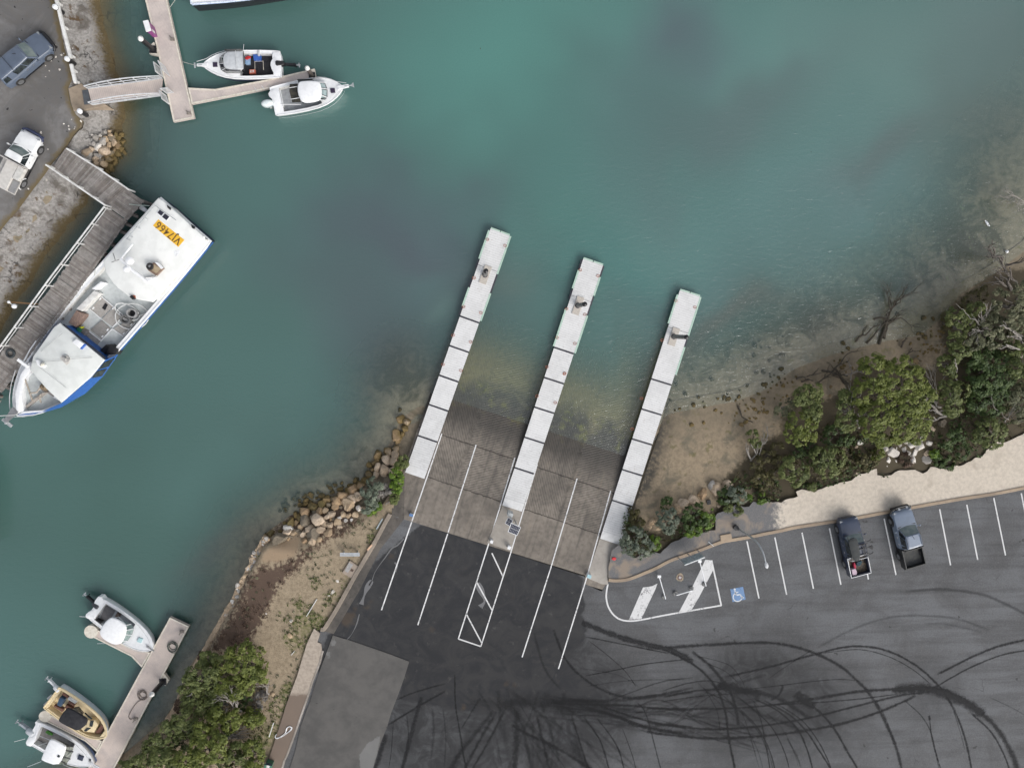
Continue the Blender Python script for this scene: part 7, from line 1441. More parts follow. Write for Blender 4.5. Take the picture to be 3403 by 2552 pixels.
for lab, lob, cv, sc, zt, lf in (('brownish heath shrub behind the bright clump near the gravel', [(300,1430,70),(330,1500,55),(250,1400,45)], O, s4, 2.0, 'brown'), ('small bright green clump beside the brownish heath shrub', [(290,1555,38)], O, s4, 1.75, 'bright'), ('tiny bright shrub left of the bright clump', [(195,1560,24)], O, s4, 1.6, 'bright'), ('yellow green shrub spilling onto the blue gravel', [(1540,240,60),(1570,310,55),(1480,280,40)], M, sM, 1.9, 'olive'),
    ('grey leaved shrub behind the yellow green shrub', [(1560,110,75),(1620,160,65),(1500,160,55)], M, sM, 1.9, 'grey'), ('dark green shrub squeezed between boulders and grey leaved shrub', [(1420,130,50),(1430,190,45)], M, sM, 1.7, 'dark'), ('tiny green shrub on the cream gravel', [(660,1475,26)], O, s4, 1.6, 'olive'), ('dark yellowish shrub right of the white rocks', [(1620,1250,55),(1660,1300,45),(1590,1290,40)], O, s4, 1.9, 'dark'),
    ('small bright shrub at the edge of the white rocks', [(1550,1230,30)], O, s4, 1.7, 'bright'), ('rusty brown shrub among the white rocks', [(1340,1275,48)], O, s4, 1.7, 'dry'), ('big dark shrub behind the dark yellowish one', [(1700,1150,80),(1640,1130,60),(1750,1210,60),(1740,1090,55)], O, s4, 2.3, 'dark'), ('grey brown shrub left of the white rocks', [(1080,1270,60),(1020,1260,45),(1060,1320,40)], O, s4, 1.8, 'brown'),
    ('yellowish shrub touching the white rocks', [(1140,1245,42)], O, s4, 1.8, 'yolive'), ('low dark shrub between the round trees', [(830,1080,80),(900,1120,60),(780,1130,50)], O, s4, 1.7, 'dark'), ('low brown heath below the biggest crown', [(900,1210,50),(930,1300,45),(880,1350,40)], O, s4, 1.6, 'brown'), ('low brown heath below the bright olive tree', [(620,1190,50),(560,1220,45),(660,1180,40)], O, s4, 1.5, 'dark'), ('brown heath on the slope above the grey leaved shrub', [(330,1250,60),(250,1300,50),(400,1200,50)], O, s4, 1.5, 'brown'), ('brown green heath left of the bushy green tree', [(390,1380,45),(420,1290,40)], O, s4, 1.6, 'brown'),
    ('dark shrub in the water shade at the waterline corner', [(1830,100,60),(1900,60,50),(1780,140,40)], O, s4, 1.4, 'brown'), ('brown shrub at the foot of the waterline corner tree', [(1630,230,30),(1640,300,28)], O, s4, 1.0, 'brown'), ('small grey tree with bleached roots low on the sand', [(225,1100,40),(240,1150,35)], O, s4, 1.6, 'olive')):
    plant('shrub', lab, 'shrub', lob, cv, sc, zt, lf, 1.0 if zt > 1.1 else .3, gS, ls=.10, cl=.2, trunk=False, dens=7, m=28)
gP = 'shrubs by the shore end of the right walkway'
plant('shrub', 'large grey green shrub against the shore end of the right walkway', 'shrub', [(470,570,95),(560,620,100),(430,700,75),(540,720,100),(620,700,70),(420,620,60)], M, sM, 2.6, 'grey', 1.2, gP, ls=.12, cl=.2, trunk=False, dens=7)
plant('shrub', 'small vivid green clump on the right side of the large grey green shrub', 'shrub', [(720,600,42),(715,670,48)], M, sM, 2.0, 'bright', 1.2, gP, ls=.10, cl=.18, trunk=False, dens=8)
plant('shrub', 'pale silver green shrub between two boulders', 'shrub', [(800,340,60),(880,370,75),(820,450,75),(920,440,60),(860,500,45)], M, sM, 2.3, 'grey', 1.2, gP, ls=.12, cl=.2, trunk=False, dens=6)
plant('shrub', 'mid green shrub beside the pale silver green one', 'shrub', [(1080,330,70),(1150,300,75),(1180,380,75),(1060,430,70),(1110,500,60)], M, sM, 2.4, 'dark', 1.2, gP, ls=.11, cl=.2, trunk=False, dens=7)
plant('shrub', 'vivid green shrub at the gravel corner', 'shrub', [(1270,330,65),(1290,410,60),(1220,460,65),(1160,520,50),(1070,530,45)], M, sM, 2.3, 'bright', 1.2, gP, ls=.11, cl=.2, trunk=False, dens=7)
plant('shrub', 'dark shrub behind the silver green one', 'shrub', [(820,240,50),(850,200,35)], M, sM, 1.7, 'dark', 1.0, gP, ls=.11, cl=.2, trunk=False, dens=7)
plant('shrub', 'low brown green shrub against the right walkway', 'shrub', [(500,330,38),(480,400,36),(560,420,40)], M, sM, 1.4, 'brown', .8, gP, ls=.10, cl=.18, trunk=False, dens=6)
gQ = 'shrubs at the left edge of the boat ramp'
plant('shrub', 'grey green shrub on the boulders left of the ramp', 'shrub', [(1390,1220,75),(1290,1340,80),(1370,1400,70),(1300,1470,60),(1360,1540,55),(1270,1580,45),(1440,1280,50)], U, sU, 2.2, 'grey', .9, gQ, ls=.12, cl=.19, trunk=False, dens=7)
plant('shrub', 'vivid lime green shrub along the ramp edge', 'shrub', [(1660,1090,70),(1720,1130,55),(1690,1210,75),(1650,1280,55),(1700,1300,45)], U, sU, 2.1, 'bright', 1.0, gQ, ls=.11, cl=.19, trunk=False, dens=8)
plant('shrub', 'small yellow green shrub at the foot of the ramp edge', 'shrub', [(1650,1410,55),(1640,1460,35)], U, sU, 1.8, 'olive', 1.0, gQ, ls=.10, cl=.18, trunk=False, dens=8)
plant('shrub', 'small yellow green shrub beside the first pontoon', 'shrub', [(1775,910,50),(1720,990,45),(1790,970,35)], U, sU, 1.6, 'olive', .8, gQ, ls=.10, cl=.18, trunk=False, dens=8)
plant('shrub', 'leafless grey twiggy shrub between the green ones', 'shrub', [(1490,1320,70),(1450,1380,55),(1550,1340,50)], U, sU, 1.8, 'twig', 1.0, gQ, ls=.09, cl=.16, trunk=False, dens=5, m=20, long=4)
plant('shrub', 'low dark green shrub below the grey green shrub', 'shrub', [(1390,1570,50),(1440,1530,40),(1340,1610,40)], U, sU, 1.7, 'bright', 1.0, gQ, ls=.10, cl=.18, trunk=False, dens=7)
gG = 'trees on the bank beside the straight dock'
for lab, lob, zt, lf in (('tallest rounded tree at the top of the grove on the bank', [(1310,430,110),(1390,470,95),(1230,520,105),(1340,560,125),(1440,600,95),(1250,640,90),(1470,690,75),(1360,690,80),(1190,590,60),(1170,450,50)], 4.4, 'yolive'),
    ('small round tree on the water side of the tallest one', [(950,510,75),(900,490,50),(1020,530,50),(860,560,40)], 3.0, 'olive'), ('bright knob shaped tree between the two upper crowns', [(1050,610,62),(1020,640,40)], 3.2, 'yolive'), ('wide tree on the water side of the grove middle', [(860,690,85),(770,650,65),(940,720,75),(820,770,70),(720,720,45),(980,660,45)], 3.8, 'olive'),
    ('tree in the middle of the grove with a dense crown', [(1190,790,95),(1110,830,80),(1240,850,80),(1300,760,70),(1060,760,55),(1350,820,50)], 4.0, 'yolive'), ('low tree along the seawall in the grove middle', [(690,850,60),(760,900,70),(700,960,60),(860,860,60),(940,880,55)], 2.8, 'olive'), ('dull tree beside the bleached branches in the grove', [(930,1000,65),(870,1050,60),(1010,960,45),(800,1000,55)], 3.0, 'olive'),
    ('broad tree in the lower grove over the seawall', [(700,1120,85),(620,1180,80),(780,1200,80),(560,1250,70),(690,1260,70),(480,1230,55)], 3.4, 'olive'), ('pair of rounded crowns below the bleached branches', [(970,1140,80),(1010,1080,60),(930,1200,65),(1170,1130,85),(1150,1210,70),(1210,1180,50)], 3.6, 'yolive'), ('separate round tree on the grass side of the grove', [(1400,1110,80),(1350,1140,55),(1450,1130,55),(1390,1170,45)], 2.8, 'yolive'),
    ('largest dense crown of the lower grove', [(950,1370,125),(860,1330,95),(1040,1400,90),(900,1480,110),(1000,1510,95),(820,1430,80),(850,1260,70)], 4.6, 'yolive'), ('wide crown at the bottom edge of the grove', [(760,1520,95),(670,1560,90),(830,1600,95),(720,1640,80),(930,1640,80)], 4.0, 'yolive'), ('dull tree over the water in the lower grove', [(380,1360,75),(460,1410,70),(320,1420,60),(540,1380,60)], 3.0, 'olive'),
    ('tree at the waterline near the bottom edge', [(500,1540,80),(420,1510,70),(560,1600,75),(380,1590,70),(480,1640,60)], 3.2, 'olive'), ('lowest tree by the dock at the bottom edge', [(240,1570,75),(160,1600,70),(290,1630,70),(90,1640,60),(20,1640,50)], 3.0, 'olive'), ('dark tree beside the green boat trailer corner', [(1220,1480,90),(1180,1570,90),(1290,1560,80),(1230,1640,80),(1130,1520,50)], 3.6, 'olive'), ('outer tree of the lower grove on the grass side', [(1390,1440,85),(1430,1500,70),(1340,1420,60),(1430,1590,70),(1370,1640,60)], 3.4, 'yolive')):
    plant('bank_tree', lab, 'tree', lob, LL, sM, zt, lf, 1.1, gG, dens=8.5)
for lab, lob, lf in (('dark low shrub filling the grove middle', [(1000,850,60),(1080,920,60),(1320,930,55),(1250,1010,50)], 'dark'), ('dark undershrub of the lower grove', [(620,1330,70),(700,1380,70),(1090,1290,50),(620,1470,60),(1060,1600,50)], 'dark'), ('russet shrub on the sea wall', [(620,980,40),(600,1040,35),(860,480,35)], 'dry'), ('pale dead shrub in the middle of the grove', [(1020,980,60),(1080,1020,50),(960,960,40)], 'twig'), ('grey dead shrub on the grass side of the grove', [(1450,960,70),(1480,900,55),(1430,1030,50)], 'twig'), ('dull shrub inside the upper grove', [(980,780,50),(1090,700,50)], 'dull')):
    plant('shrub', lab, 'shrub', lob, LL, sM, 2.1, lf, 1.1, 'shrubs under the grove', ls=.09, cl=.18, trunk=False, dens=6, m=24, long=3.5 if lf == 'twig' else 1.5)
# ---- dead limbs, driftwood, drowned branches
def dead(name, label, cat, conv, segs, z0, z1, r, mat, group=None, depth=2, spread=.6):
    o = P(conv(segs[0][0]), z0); mb = MB()
    for k, (a, b) in enumerate(segs): branchy(mb, P(conv(a), z0)-o, P(conv(b), z1)-o, r*(1 if k == 0 else .75), k*7+len(label), depth, spread)
    return tag(mb.build(name, mat, loc=o, smooth=60), label, cat, group)
gD = 'driftwood and dead limbs along the beach'
dead('driftwood', 'sprawling dark driftwood in the shallows with yellow weed on its tip', 'driftwood', O, [((1150,430),(1265,110)),((1190,390),(1240,140)),((1060,420),(1200,260)),((1110,245),(1310,235)),((1180,380),(1230,200)),((980,410),(1120,290))], .1, .35, .13, DARKW, gD)
dead('driftwood', 'tangle of dark branches on the sand beside the biggest crown', 'driftwood', O, [((730,620),(920,660)),((800,640),(915,500)),((690,720),(800,640)),((860,650),(940,760)),((900,720),(830,600))], .35, .6, .11, DARKW, gD)
dead('dead_branch', 'bright bleached branch sticking out of the dark tangle', 'dead branch', O, [((940,690),(945,590)),((940,650),(1040,590)),((900,655),(1030,625))], .6, 1.1, .06, BLEACH, gD, 1)
dead('driftwood', 'short curved dark log on the sand', 'driftwood', O, [((545,680),(660,655)),((580,700),(640,690))], .3, .4, .12, DARKW, gD, 1)
dead('driftwood', 'dark bent log at the water edge nearest the ramp', 'driftwood', O, [((120,875),(145,960)),((145,960),(225,1000))], .15, .3, .10, DARKW, gD, 0)
dead('driftwood', 'stick like log pointing from the sand to the biggest crown', 'driftwood', O, [((1320,540),(1400,470))], .3, .4, .09, DARKW, gD, 1)
dead('driftwood', 'small forked log lying on the clear sand', 'driftwood', O, [((1310,450),(1345,385))], .25, .3, .1, DARKW, gD, 1)
dead('dead_branch', 'bleached upturned roots low on the sand by the brown heath', 'dead branch', O, [((210,1280),(180,1200)),((210,1280),(330,1130)),((260,1260),(290,1170)),((270,1270),(230,1190))], .8, 1.5, .10, BLEACH, gD)
dead('dead_branch', 'bleached limb fan between the left crowns and the biggest crown', 'dead branch', O, [((1000,1040),(950,840)),((990,1010),(960,900)),((985,990),(1020,880))], 1.4, 2.8, .10, BLEACH, gD, 2, .4)
dead('dead_branch', 'thick bare grey limbs right of the biggest crown', 'dead branch', O, [((1640,955),(1470,850)),((1640,955),(1500,985)),((1560,930),(1640,900)),((1600,890),(1520,840))], 1.3, 2.2, .14, BLEACH, gD, 1, .4)
dead('dead_branch', 'pale leafless spray on the sand right of the biggest crown', 'dead branch', O, [((1580,820),(1510,660)),((1570,780),(1560,640)),((1580,760),(1620,680)),((1560,740),(1520,620))], .9, 1.8, .05, BLEACH, gD, 2, .5)
dead('dead_branch', 'white antler like limb among the waterline corner trees', 'dead branch', O, [((1950,310),(1840,240)),((1900,290),(1880,210)),((1910,290),(1940,200)),((1950,315),(1830,320))], 2.6, 4.2, .10, BLEACH, gD, 2, .5)
dead('dead_branch', 'pale trunks crossing the right edge of the thicket', 'dead branch', O, [((2230,400),(2100,310)),((2230,480),(2080,430)),((2200,420),(2130,330))], 2.6, 3.9, .14, BLEACH, gD, 1, .4)
dead('dead_branch', 'curved thin white limb at the edge of the dark tree', 'dead branch', O, [((1720,690),(1715,570))], 2.0, 3.4, .06, BLEACH, gD, 1, .4)
dead('dead_branch', 'pale leafless twigs in the greyish thin crowned tree', 'dead branch', O, [((2070,1000),(2150,900)),((2100,980),(2000,900)),((2120,960),(2190,1000))], 1.6, 2.8, .06, BLEACH, gD, 2, .6)
dead('dead_branch', 'dark leaning trunks in the shallows at the right edge', 'dead branch', X, [((1190,1210),(1080,900)),((1240,1190),(1170,960)),((1080,900),(940,740)),((1080,890),(990,760)),((1130,930),(1300,900)),((1140,1170),(1000,1060))], .5, 1.8, .15, MAT('grey dead trunk', (.13,.115,.10), (.07,.06,.052), rough=.9, scale=7), gD, 2, .5)
dead('dead_branch', 'bleached twigs reaching in at the right edge above the shallows', 'dead branch', X, [((1340,230),(1180,150)),((1340,240),(1260,240)),((1330,300),(1250,340)),((1340,260),(1060,170))], .5, 1.2, .06, BLEACH, gD, 2, .5)
dead('dead_branch', 'bleached trunk and twigs in the middle of the grove', 'dead branch', LL, [((1270,1060),(1140,930)),((1230,1050),(1220,960)),((1200,1040),(1150,960)),((1180,1000),(1190,900))], 2.2, 3.6, .09, BLEACH, 'bleached limbs in the grove', 2, .4)
dead('dead_branch', 'pale bunch of dead stems below the rounded pair of crowns', 'dead branch', LL, [((1110,1330),(1290,1260)),((1120,1340),(1310,1310)),((1110,1320),(1260,1240)),((1130,1345),(1240,1330)),((1120,1325),(1290,1290))], 1.6, 1.9, .08, BLEACH, 'bleached limbs in the grove', 1, .25)
dead('dead_branch', 'grey dead limb at the grass side of the upper grove', 'dead branch', LL, [((1560,880),(1500,780)),((1540,860),(1560,770)),((1550,880),(1520,960))], 1.6, 2.6, .07, BLEACH, 'bleached limbs in the grove', 2, .5)
dead('dead_branch', 'short pale twig over the seawall in the grove', 'dead branch', LL, [((690,910),(755,875))], 2.4, 2.7, .05, BLEACH, 'bleached limbs in the grove', 1, .4)
# ---- ground cover: leaf clumps and grass tufts nobody could count
def cover(name, label, poly, zf, leaf, dens, ls, h, seed, long=1.6, mask=None):
    g = np.random.default_rng(seed); a = np.array(poly); lo, hi = a.min(0), a.max(0); n = int(dens*(hi-lo).prod()); q = g.uniform(lo, hi, (n, 2)); q = q[inside(q, poly)]
    if mask is not None: q = q[mask(q)]
    z = zf(q); k = len(q); mm = 5; c = np.repeat(np.column_stack([q, z]), mm, 0)+np.column_stack([g.normal(0, .07, k*mm), g.normal(0, .07, k*mm), g.uniform(.01, h, k*mm)])
    ln = g.normal(size=(k*mm, 3))*.6+np.array([0, 0, .8]); ln /= np.linalg.norm(ln, axis=1)[:, None]; tg = np.cross(ln, g.normal(size=(k*mm, 3))); tg /= np.linalg.norm(tg, axis=1)[:, None]; bt = np.cross(ln, tg); s_ = ls*g.uniform(.6, 1.4, (k*mm, 1))
    V_ = np.stack([c-tg*s_*long*.5, c-bt*s_*.45, c+tg*s_*long*.5, c+bt*s_*.45], 1).reshape(-1, 3); N4 = len(V_)
    me = bpy.data.meshes.new(name); me.vertices.add(N4); me.vertices.foreach_set('co', V_.astype(np.float32).ravel()); me.loops.add(N4); me.loops.foreach_set('vertex_index', np.arange(N4, dtype=np.int32)); me.polygons.add(N4//4); me.polygons.foreach_set('loop_start', np.arange(0, N4, 4, dtype=np.int32)); me.update(calc_edges=True)
    t = me.attributes.new('tint', 'FLOAT', 'POINT'); t.data.foreach_set('value', np.repeat(np.clip(np.repeat(g.normal(.5, .2, k), mm)+g.normal(0, .12, k*mm), 0, 1), 4).astype(np.float32)); me.materials.append(LEAF[leaf]); o = bpy.data.objects.new(name, me); COL.objects.link(o); o['kind'] = 'stuff'; o['label'] = label; return o
nz = lambda s, t, sd: (lambda q: np.array([noise.noise((x*s, y*s, sd)) > t for x, y in q]))
cover('ground_cover', 'dark brown low ground cover on the dry bank', COVER_GAPS[0], lambda q: bankz(q)+.02, 'dry', 9, .09, .14, 1, mask=nz(.9, -.22, 2.5))
cover('dry_grass', 'dry straw coloured grass on the bank', bank_poly, lambda q: bankz(q)+.01, 'dull', 2.5, .07, .06, 2, 3.0, nz(.5, .05, 7.5))
cover('grass', 'patches of green grass on the bank', bank_poly, lambda q: bankz(q)+.01, 'olive', 14, .07, .07, 3, 3.0, lambda q: (lush(q) > .45) & nz(.9, -.1, 4.0)(q))
cover('undergrowth', 'dark heathy undergrowth below the shore trees', soilp, lambda q: np.maximum(beachz(q), .3)+.02, 'brown', 6, .11, .22, 4, 1.6, lambda q: (terrain(q) > .7) & nz(.6, -.25, 3.0)(q) & ~inside(q, verge_poly) & (np.hypot(*(q-np.array(P2(O((1335,1215)), 1.2))).T) > 2.6))
cover('low_scrub', 'dark green low scrub between the shore trees', soilp, lambda q: np.maximum(beachz(q), .3)+.03, 'dark', 9, .12, .4, 9, 1.6, lambda q: (terrain(q) > .75) & nz(.45, -.12, 8.0)(q) & ~inside(q, verge_poly) & (np.hypot(*(q-np.array(P2(O((1335,1215)), 1.2))).T) > 2.6))
cover('leaf_litter', 'low brown scrub under the grove', pw(LL((1500,330),(1560,900),(1500,1200),(1560,1659),(0,1659),(300,1330),(600,1000),(850,470)), 1.1), lambda q: bankz(q)+.02, 'brown', 9, .10, .2, 5, 1.6, lambda q: terrain(q) > .6)
# ------------------------------------------------------------------ painted lines and tyre marks on the car park
def m_paint(name, col, wear=.45, lo=.5):
    m = bpy.data.materials.new(name); m.use_nodes = True; nt = m.node_tree; p = nt.nodes['Principled BSDF']; out = nt.nodes['Material Output']
    n1 = noi(nt, 7, 6, .75); n2 = noi(nt, 1.2, 4); f = sstep(nt, mth(nt, 'ADD', n1, mth(nt, 'MULTIPLY', mth(nt, 'SUBTRACT', n2, .5), .4)), lo+wear*.1, lo+.18+wear*.1, 1.0, 1-wear*1.6)
    put(nt, p.inputs['Base Color'], mixc(nt, n1, col, tuple(v*.8 for v in col))); put(nt, p.inputs['Roughness'], .8)
    t = nt.nodes.new('ShaderNodeBsdfTransparent'); mx = N(nt, 'MixShader', {0: f, 1: t.outputs[0], 2: p.outputs[0]}); nt.links.new(mx.outputs[0], out.inputs[0]); return m
PAINT = m_paint('worn white road paint', (.68,.68,.68), .45); PAINT2 = m_paint('patchy white road paint', (.66,.66,.66), .5, .48); BPAINT = m_paint('blue road paint', (.16,.27,.46), .5); PAINT3 = m_paint('clean white lane paint', (.76,.76,.76), .45, .47)
def stripz(pts, w, zf, mb=None):
    mb = mb or MB(); L_ = []
    for i, p in enumerate(pts):
        a = pts[max(i-1, 0)]; b = pts[min(i+1, len(pts)-1)]; e = Vector((b[0]-a[0], b[1]-a[1])).normalized(); n_ = Vector((-e.y, e.x)); ww = (w(i/(len(pts)-1)) if callable(w) else w)/2
        for s_ in (-1, 1): x, y = p[0]+n_.x*ww*s_, p[1]+n_.y*ww*s_; L_.append((x, y, zf(x, y)))
    return mb.add(L_, [(2*i, 2*i+2, 2*i+3, 2*i+1)[::-1] for i in range(len(pts)-1)])
def rz_(x, y): return min(1.35, ramp_z(x, y))+.012
def seg(a, b, n=14): return [(a[0]+(b[0]-a[0])*k/n, a[1]+(b[1]-a[1])*k/n) for k in range(n+1)]
def lanep(px): v = on_ramp(px); return (v.x, v.y)
for a, b in ((G((690,635)), I((1952,1190))), (G((1050,752)), RR((1168,228))), (G((1457,887)), RR((1572,368))), (G((1692,957)), RR((1797,442))), (H((372,1105)), V((1070,565))), (H((725,1235)), V((1313,643)))):
    stripz(seg(lanep(a), lanep(b), 30), .10, rz_).build('lane_line', PAINT3, park)
for ps in (RR((1572,366),(1797,442)), V((695,272),(800,470)), V((765,60),(868,250)), [V((868,-130)), V((940,22))]):
    stripz(seg(P2(ps[0], ZC), P2(ps[1], ZC)), .11, rz_).build('hatch_line', PAINT, park)
zp = lambda x, y: ZC+.008
for a, b in ((M((1682,625)), M((1808,1225))), (M((1975,585)), M((2098,1185))), (W((852,32)), W((922,375))), (W((1020,5)), W((1090,350))), (NN((910,545)), NN((1035,1137))), (NN((1493,447)), NN((1608,1035))), (NN((1778,400)), NN((1893,978))), (NN((2062,330)), NN((2185,932))), (NN((620,500)), NN((745,1183))), (NN((1200,470)), NN((1320,1090)))[:2] and (NN((2350,280)), NN((2470,880))), (NN((2640,225)), NN((2765,830)))):
    stripz(seg(P2(a, ZC), P2(b, ZC), 4), .12, zp).build('parking_line', PAINT, park)
isl = crom([Vector((*P2(q, ZC), 0)) for q in M((222,1075),(208,1150),(205,1220),(225,1310),(275,1390),(350,1445),(450,1462),(580,1448),(800,1405),(1100,1352),(1415,1298))], 6)
stripz([(p.x, p.y) for p in isl], .14, zp).build('island_line', PAINT, park); stripz(seg(P2(M((1412,1300)), ZC), P2(M((1310,825)), ZC)), .14, lambda x, y: ZC+.012).build('island_line', PAINT, park)
for ps in (M((443,1447),(590,1110),(640,1105),(690,1095),(742,1068),(720,1130),(572,1440)), M((970,1365),(1110,1100),(1245,820),(1310,825),(1325,930),(1180,1210),(1100,1345))):
    MB().add([(*P2(q, ZC), ZC+.010) for q in ps], [tuple(range(len(ps)-1, -1, -1))]).build('island_bar', PAINT2, park)
bs = M((1507,1128),(1640,1103),(1668,1235),(1530,1262)); MB().add([(*P2(q, ZC), ZC+.009) for q in bs], [(3,2,1,0)]).build('bay_symbol_panel', BPAINT, park)
sw_ = m_paint('white symbol paint', (.62,.66,.70), .4)
mb = MB(); zs = lambda x, y: ZC+.014
def dsk(c, r, n=12): q = P2(c, ZC); mb.add([(q[0]+r*math.cos(k*2*math.pi/n), q[1]+r*math.sin(k*2*math.pi/n), ZC+.014) for k in range(n)], [tuple(range(n))])
dsk(M((1553,1130)), .10)
for ps, w_ in ((M((1555,1145),(1570,1190)), .12), (M((1560,1165),(1592,1158)), .09), (M((1568,1190),(1612,1184)), .12), (M((1612,1184),(1630,1222)), .11), (M((1628,1222),(1648,1214)), .10)): stripz(seg(P2(ps[0], ZC), P2(ps[1], ZC), 2), w_, zs, mb)
cc = Vector(P2(M((1584,1210)), ZC)); stripz([(cc.x+.40*math.cos(a), cc.y+.40*math.sin(a)) for a in [2.0+k*.28 for k in range(17)]], .09, zs, mb)
mb.build('wheelchair_symbol', sw_, park)
CHALK = m_paint('chalky run-off streak', (.15,.15,.155), .62, .53)
for ps, w_ in ((I((2190,440),(2120,510),(2060,545),(1990,640),(1930,720),(1880,800),(1855,870),(1820,930)), .10), (I((1850,880),(1800,960),(1770,1040),(1740,1130)), .42), (I((1720,1230),(1690,1340),(1640,1440),(1590,1500)), .09), (I((2090,690),(2120,730),(2100,790)), .14), (V((770,70),(800,130),(820,190),(790,230)), .5)): stripz([(p.x, p.y) for p in crom([Vector((*P2(q, ZC), 0)) for q in ps], 6)], lambda u, w_=w_: w_*(.75+.4*math.sin(u*7)), lambda x, y: ZC+.0085).build('chalk_streak', CHALK, park)
# tyre marks: one mesh of thin strips that belongs to the asphalt
def m_tyre():
    m = bpy.data.materials.new('tyre rubber marks'); m.use_nodes = True; nt = m.node_tree; p = nt.nodes['Principled BSDF']; out = nt.nodes['Material Output']
    n1 = noi(nt, 3.2, 6, .78); n2 = noi(nt, 26, 2); ac = attr(nt, 'across'); dn = attr(nt, 'dens')
    f = mth(nt, 'MULTIPLY', sstep(nt, mth(nt, 'ADD', ac, mth(nt, 'MULTIPLY', mth(nt, 'SUBTRACT', n1, .5), 1.5)), .08, .95), dn); f = mth(nt, 'MULTIPLY', f, sstep(nt, mth(nt, 'ADD', n1, mth(nt, 'MULTIPLY', n2, .25)), .38, .62, .55, 1))
    put(nt, p.inputs['Base Color'], (.021,.0215,.023)); put(nt, p.inputs['Roughness'], .8); put(nt, p.inputs['Specular IOR Level'], .2)
    t = nt.nodes.new('ShaderNodeBsdfTransparent'); mx = N(nt, 'MixShader', {0: f, 1: t.outputs[0], 2: p.outputs[0]}); nt.links.new(mx.outputs[0], out.inputs[0]); return m
TM = []
def tm(conv, pts, w, a): TM.append(([conv(q) for q in pts], w, a))
for pts, w_, a in (([(-100,745),(300,718),(600,705),(780,725),(930,770),(1080,845),(1180,930),(1250,1000),(1310,1090),(1380,1230),(1430,1350),(1460,1475),(1480,1600)],.38,.7),([(380,915),(650,855),(900,785),(1100,735),(1250,730),(1400,765),(1550,845),(1650,930),(1720,1010),(1790,1130),(1850,1290),(1890,1475),(1910,1600)],.28,.75),
    ([(980,770),(1200,748),(1380,790),(1530,870),(1640,960)],.13,.6),([(1400,1000),(1600,985),(1720,1000),(1830,1050),(1930,1120),(2030,1210),(2110,1330),(2170,1475),(2190,1600)],.62,.75),([(1420,990),(1560,985),(1700,1010),(1800,1050),(1890,1095),(1960,1150)],1.15,.85),([(1890,1140),(2000,1240),(2070,1350),(2120,1475),(2140,1600)],.24,.7),
    ([(2350,660),(2212,690),(2050,730),(1900,790),(1780,850),(1680,900)],.32,.75),([(2350,735),(2212,755),(2080,780),(1900,850),(1750,930),(1620,1010)],.22,.7),([(930,1050),(1200,1005),(1440,990),(1640,985)],.40,.85),([(-100,1108),(300,1110),(600,1095),(850,1060),(930,1050)],.26,.7),([(-100,1190),(0,1210),(300,1235),(600,1215),(900,1165),(1200,1090),(1450,1030),(1600,1010)],.28,.75),
    ([(-100,1248),(0,1265),(250,1290),(500,1285),(800,1255),(1100,1200),(1350,1120),(1550,1030)],.34,.85),([(650,1085),(900,1075),(1200,1050),(1440,1020)],.18,.65),([(330,960),(480,1000),(620,1020),(750,1070),(900,1170)],.55,.75),([(340,960),(430,985),(520,1005),(600,1030)],1.15,.7),([(820,1010),(850,1050),(930,1100)],1.15,.85),([(560,1050),(700,1120),(820,1230),(880,1350),(915,1475),(930,1600)],.22,.75),([(620,1060),(780,1150),(880,1250),(960,1370),(1025,1475),(1080,1600)],.22,.75),
    ([(700,1080),(850,1180),(940,1290),(1000,1400),(1030,1475)],.16,.7),([(820,1040),(960,1130),(1060,1250),(1140,1390),(1190,1475),(1240,1600)],.3,.8),([(-60,720),(0,745),(120,800),(240,880),(330,990),(380,1120),(405,1300),(440,1475),(450,1600)],.30,.85),([(180,760),(280,840),(350,920),(420,1020),(455,1150),(460,1210)],.38,.85),([(0,1000),(150,955),(300,940),(420,980)],.16,.6),([(0,1040),(200,1000),(380,990)],.24,.7),([(0,1065),(250,1030),(430,1020)],.14,.6),
    ([(560,1080),(600,1180),(630,1330),(655,1475),(665,1600)],.17,.7),([(1480,1060),(1580,1150),(1640,1250),(1670,1370),(1690,1475)],.16,.5),([(1632,1150),(1650,1300),(1700,1475),(1730,1600)],.17,.7),([(1630,1150),(1636,1180)],.35,.6),([(940,740),(1150,630),(1350,560),(1550,540),(1800,560),(2000,630)],.3,.22),([(1480,395),(1700,380),(1950,410),(2120,480),(2300,570)],.4,.30),([(735,965),(715,1020),(660,1060)],.28,.8),([(430,1000),(700,970),(900,945),(1080,930),(1200,940)],.14,.5),([(1780,1120),(1820,1250),(1850,1360)],.1,.5),
    ([(520,1100),(640,1160),(760,1200),(860,1260)],.5,.4),([(250,980),(330,1120),(350,1250)],.12,.5),([(470,1100),(520,1230),(590,1475)],.12,.45),([(760,1290),(820,1400),(845,1475)],.25,.4),([(1300,1060),(1360,1160),(1420,1330)],.25,.4),([(220,790),(400,840),(480,930),(500,980)],.10,.5),([(260,830),(380,880),(480,970)],.10,.5),([(2000,1040),(2150,1110),(2250,1170)],.12,.35),([(640,930),(800,820),(930,740)],.14,.35),([(1600,590),(1750,595),(1950,640)],.3,.18)): tm(W, pts, w_, a)
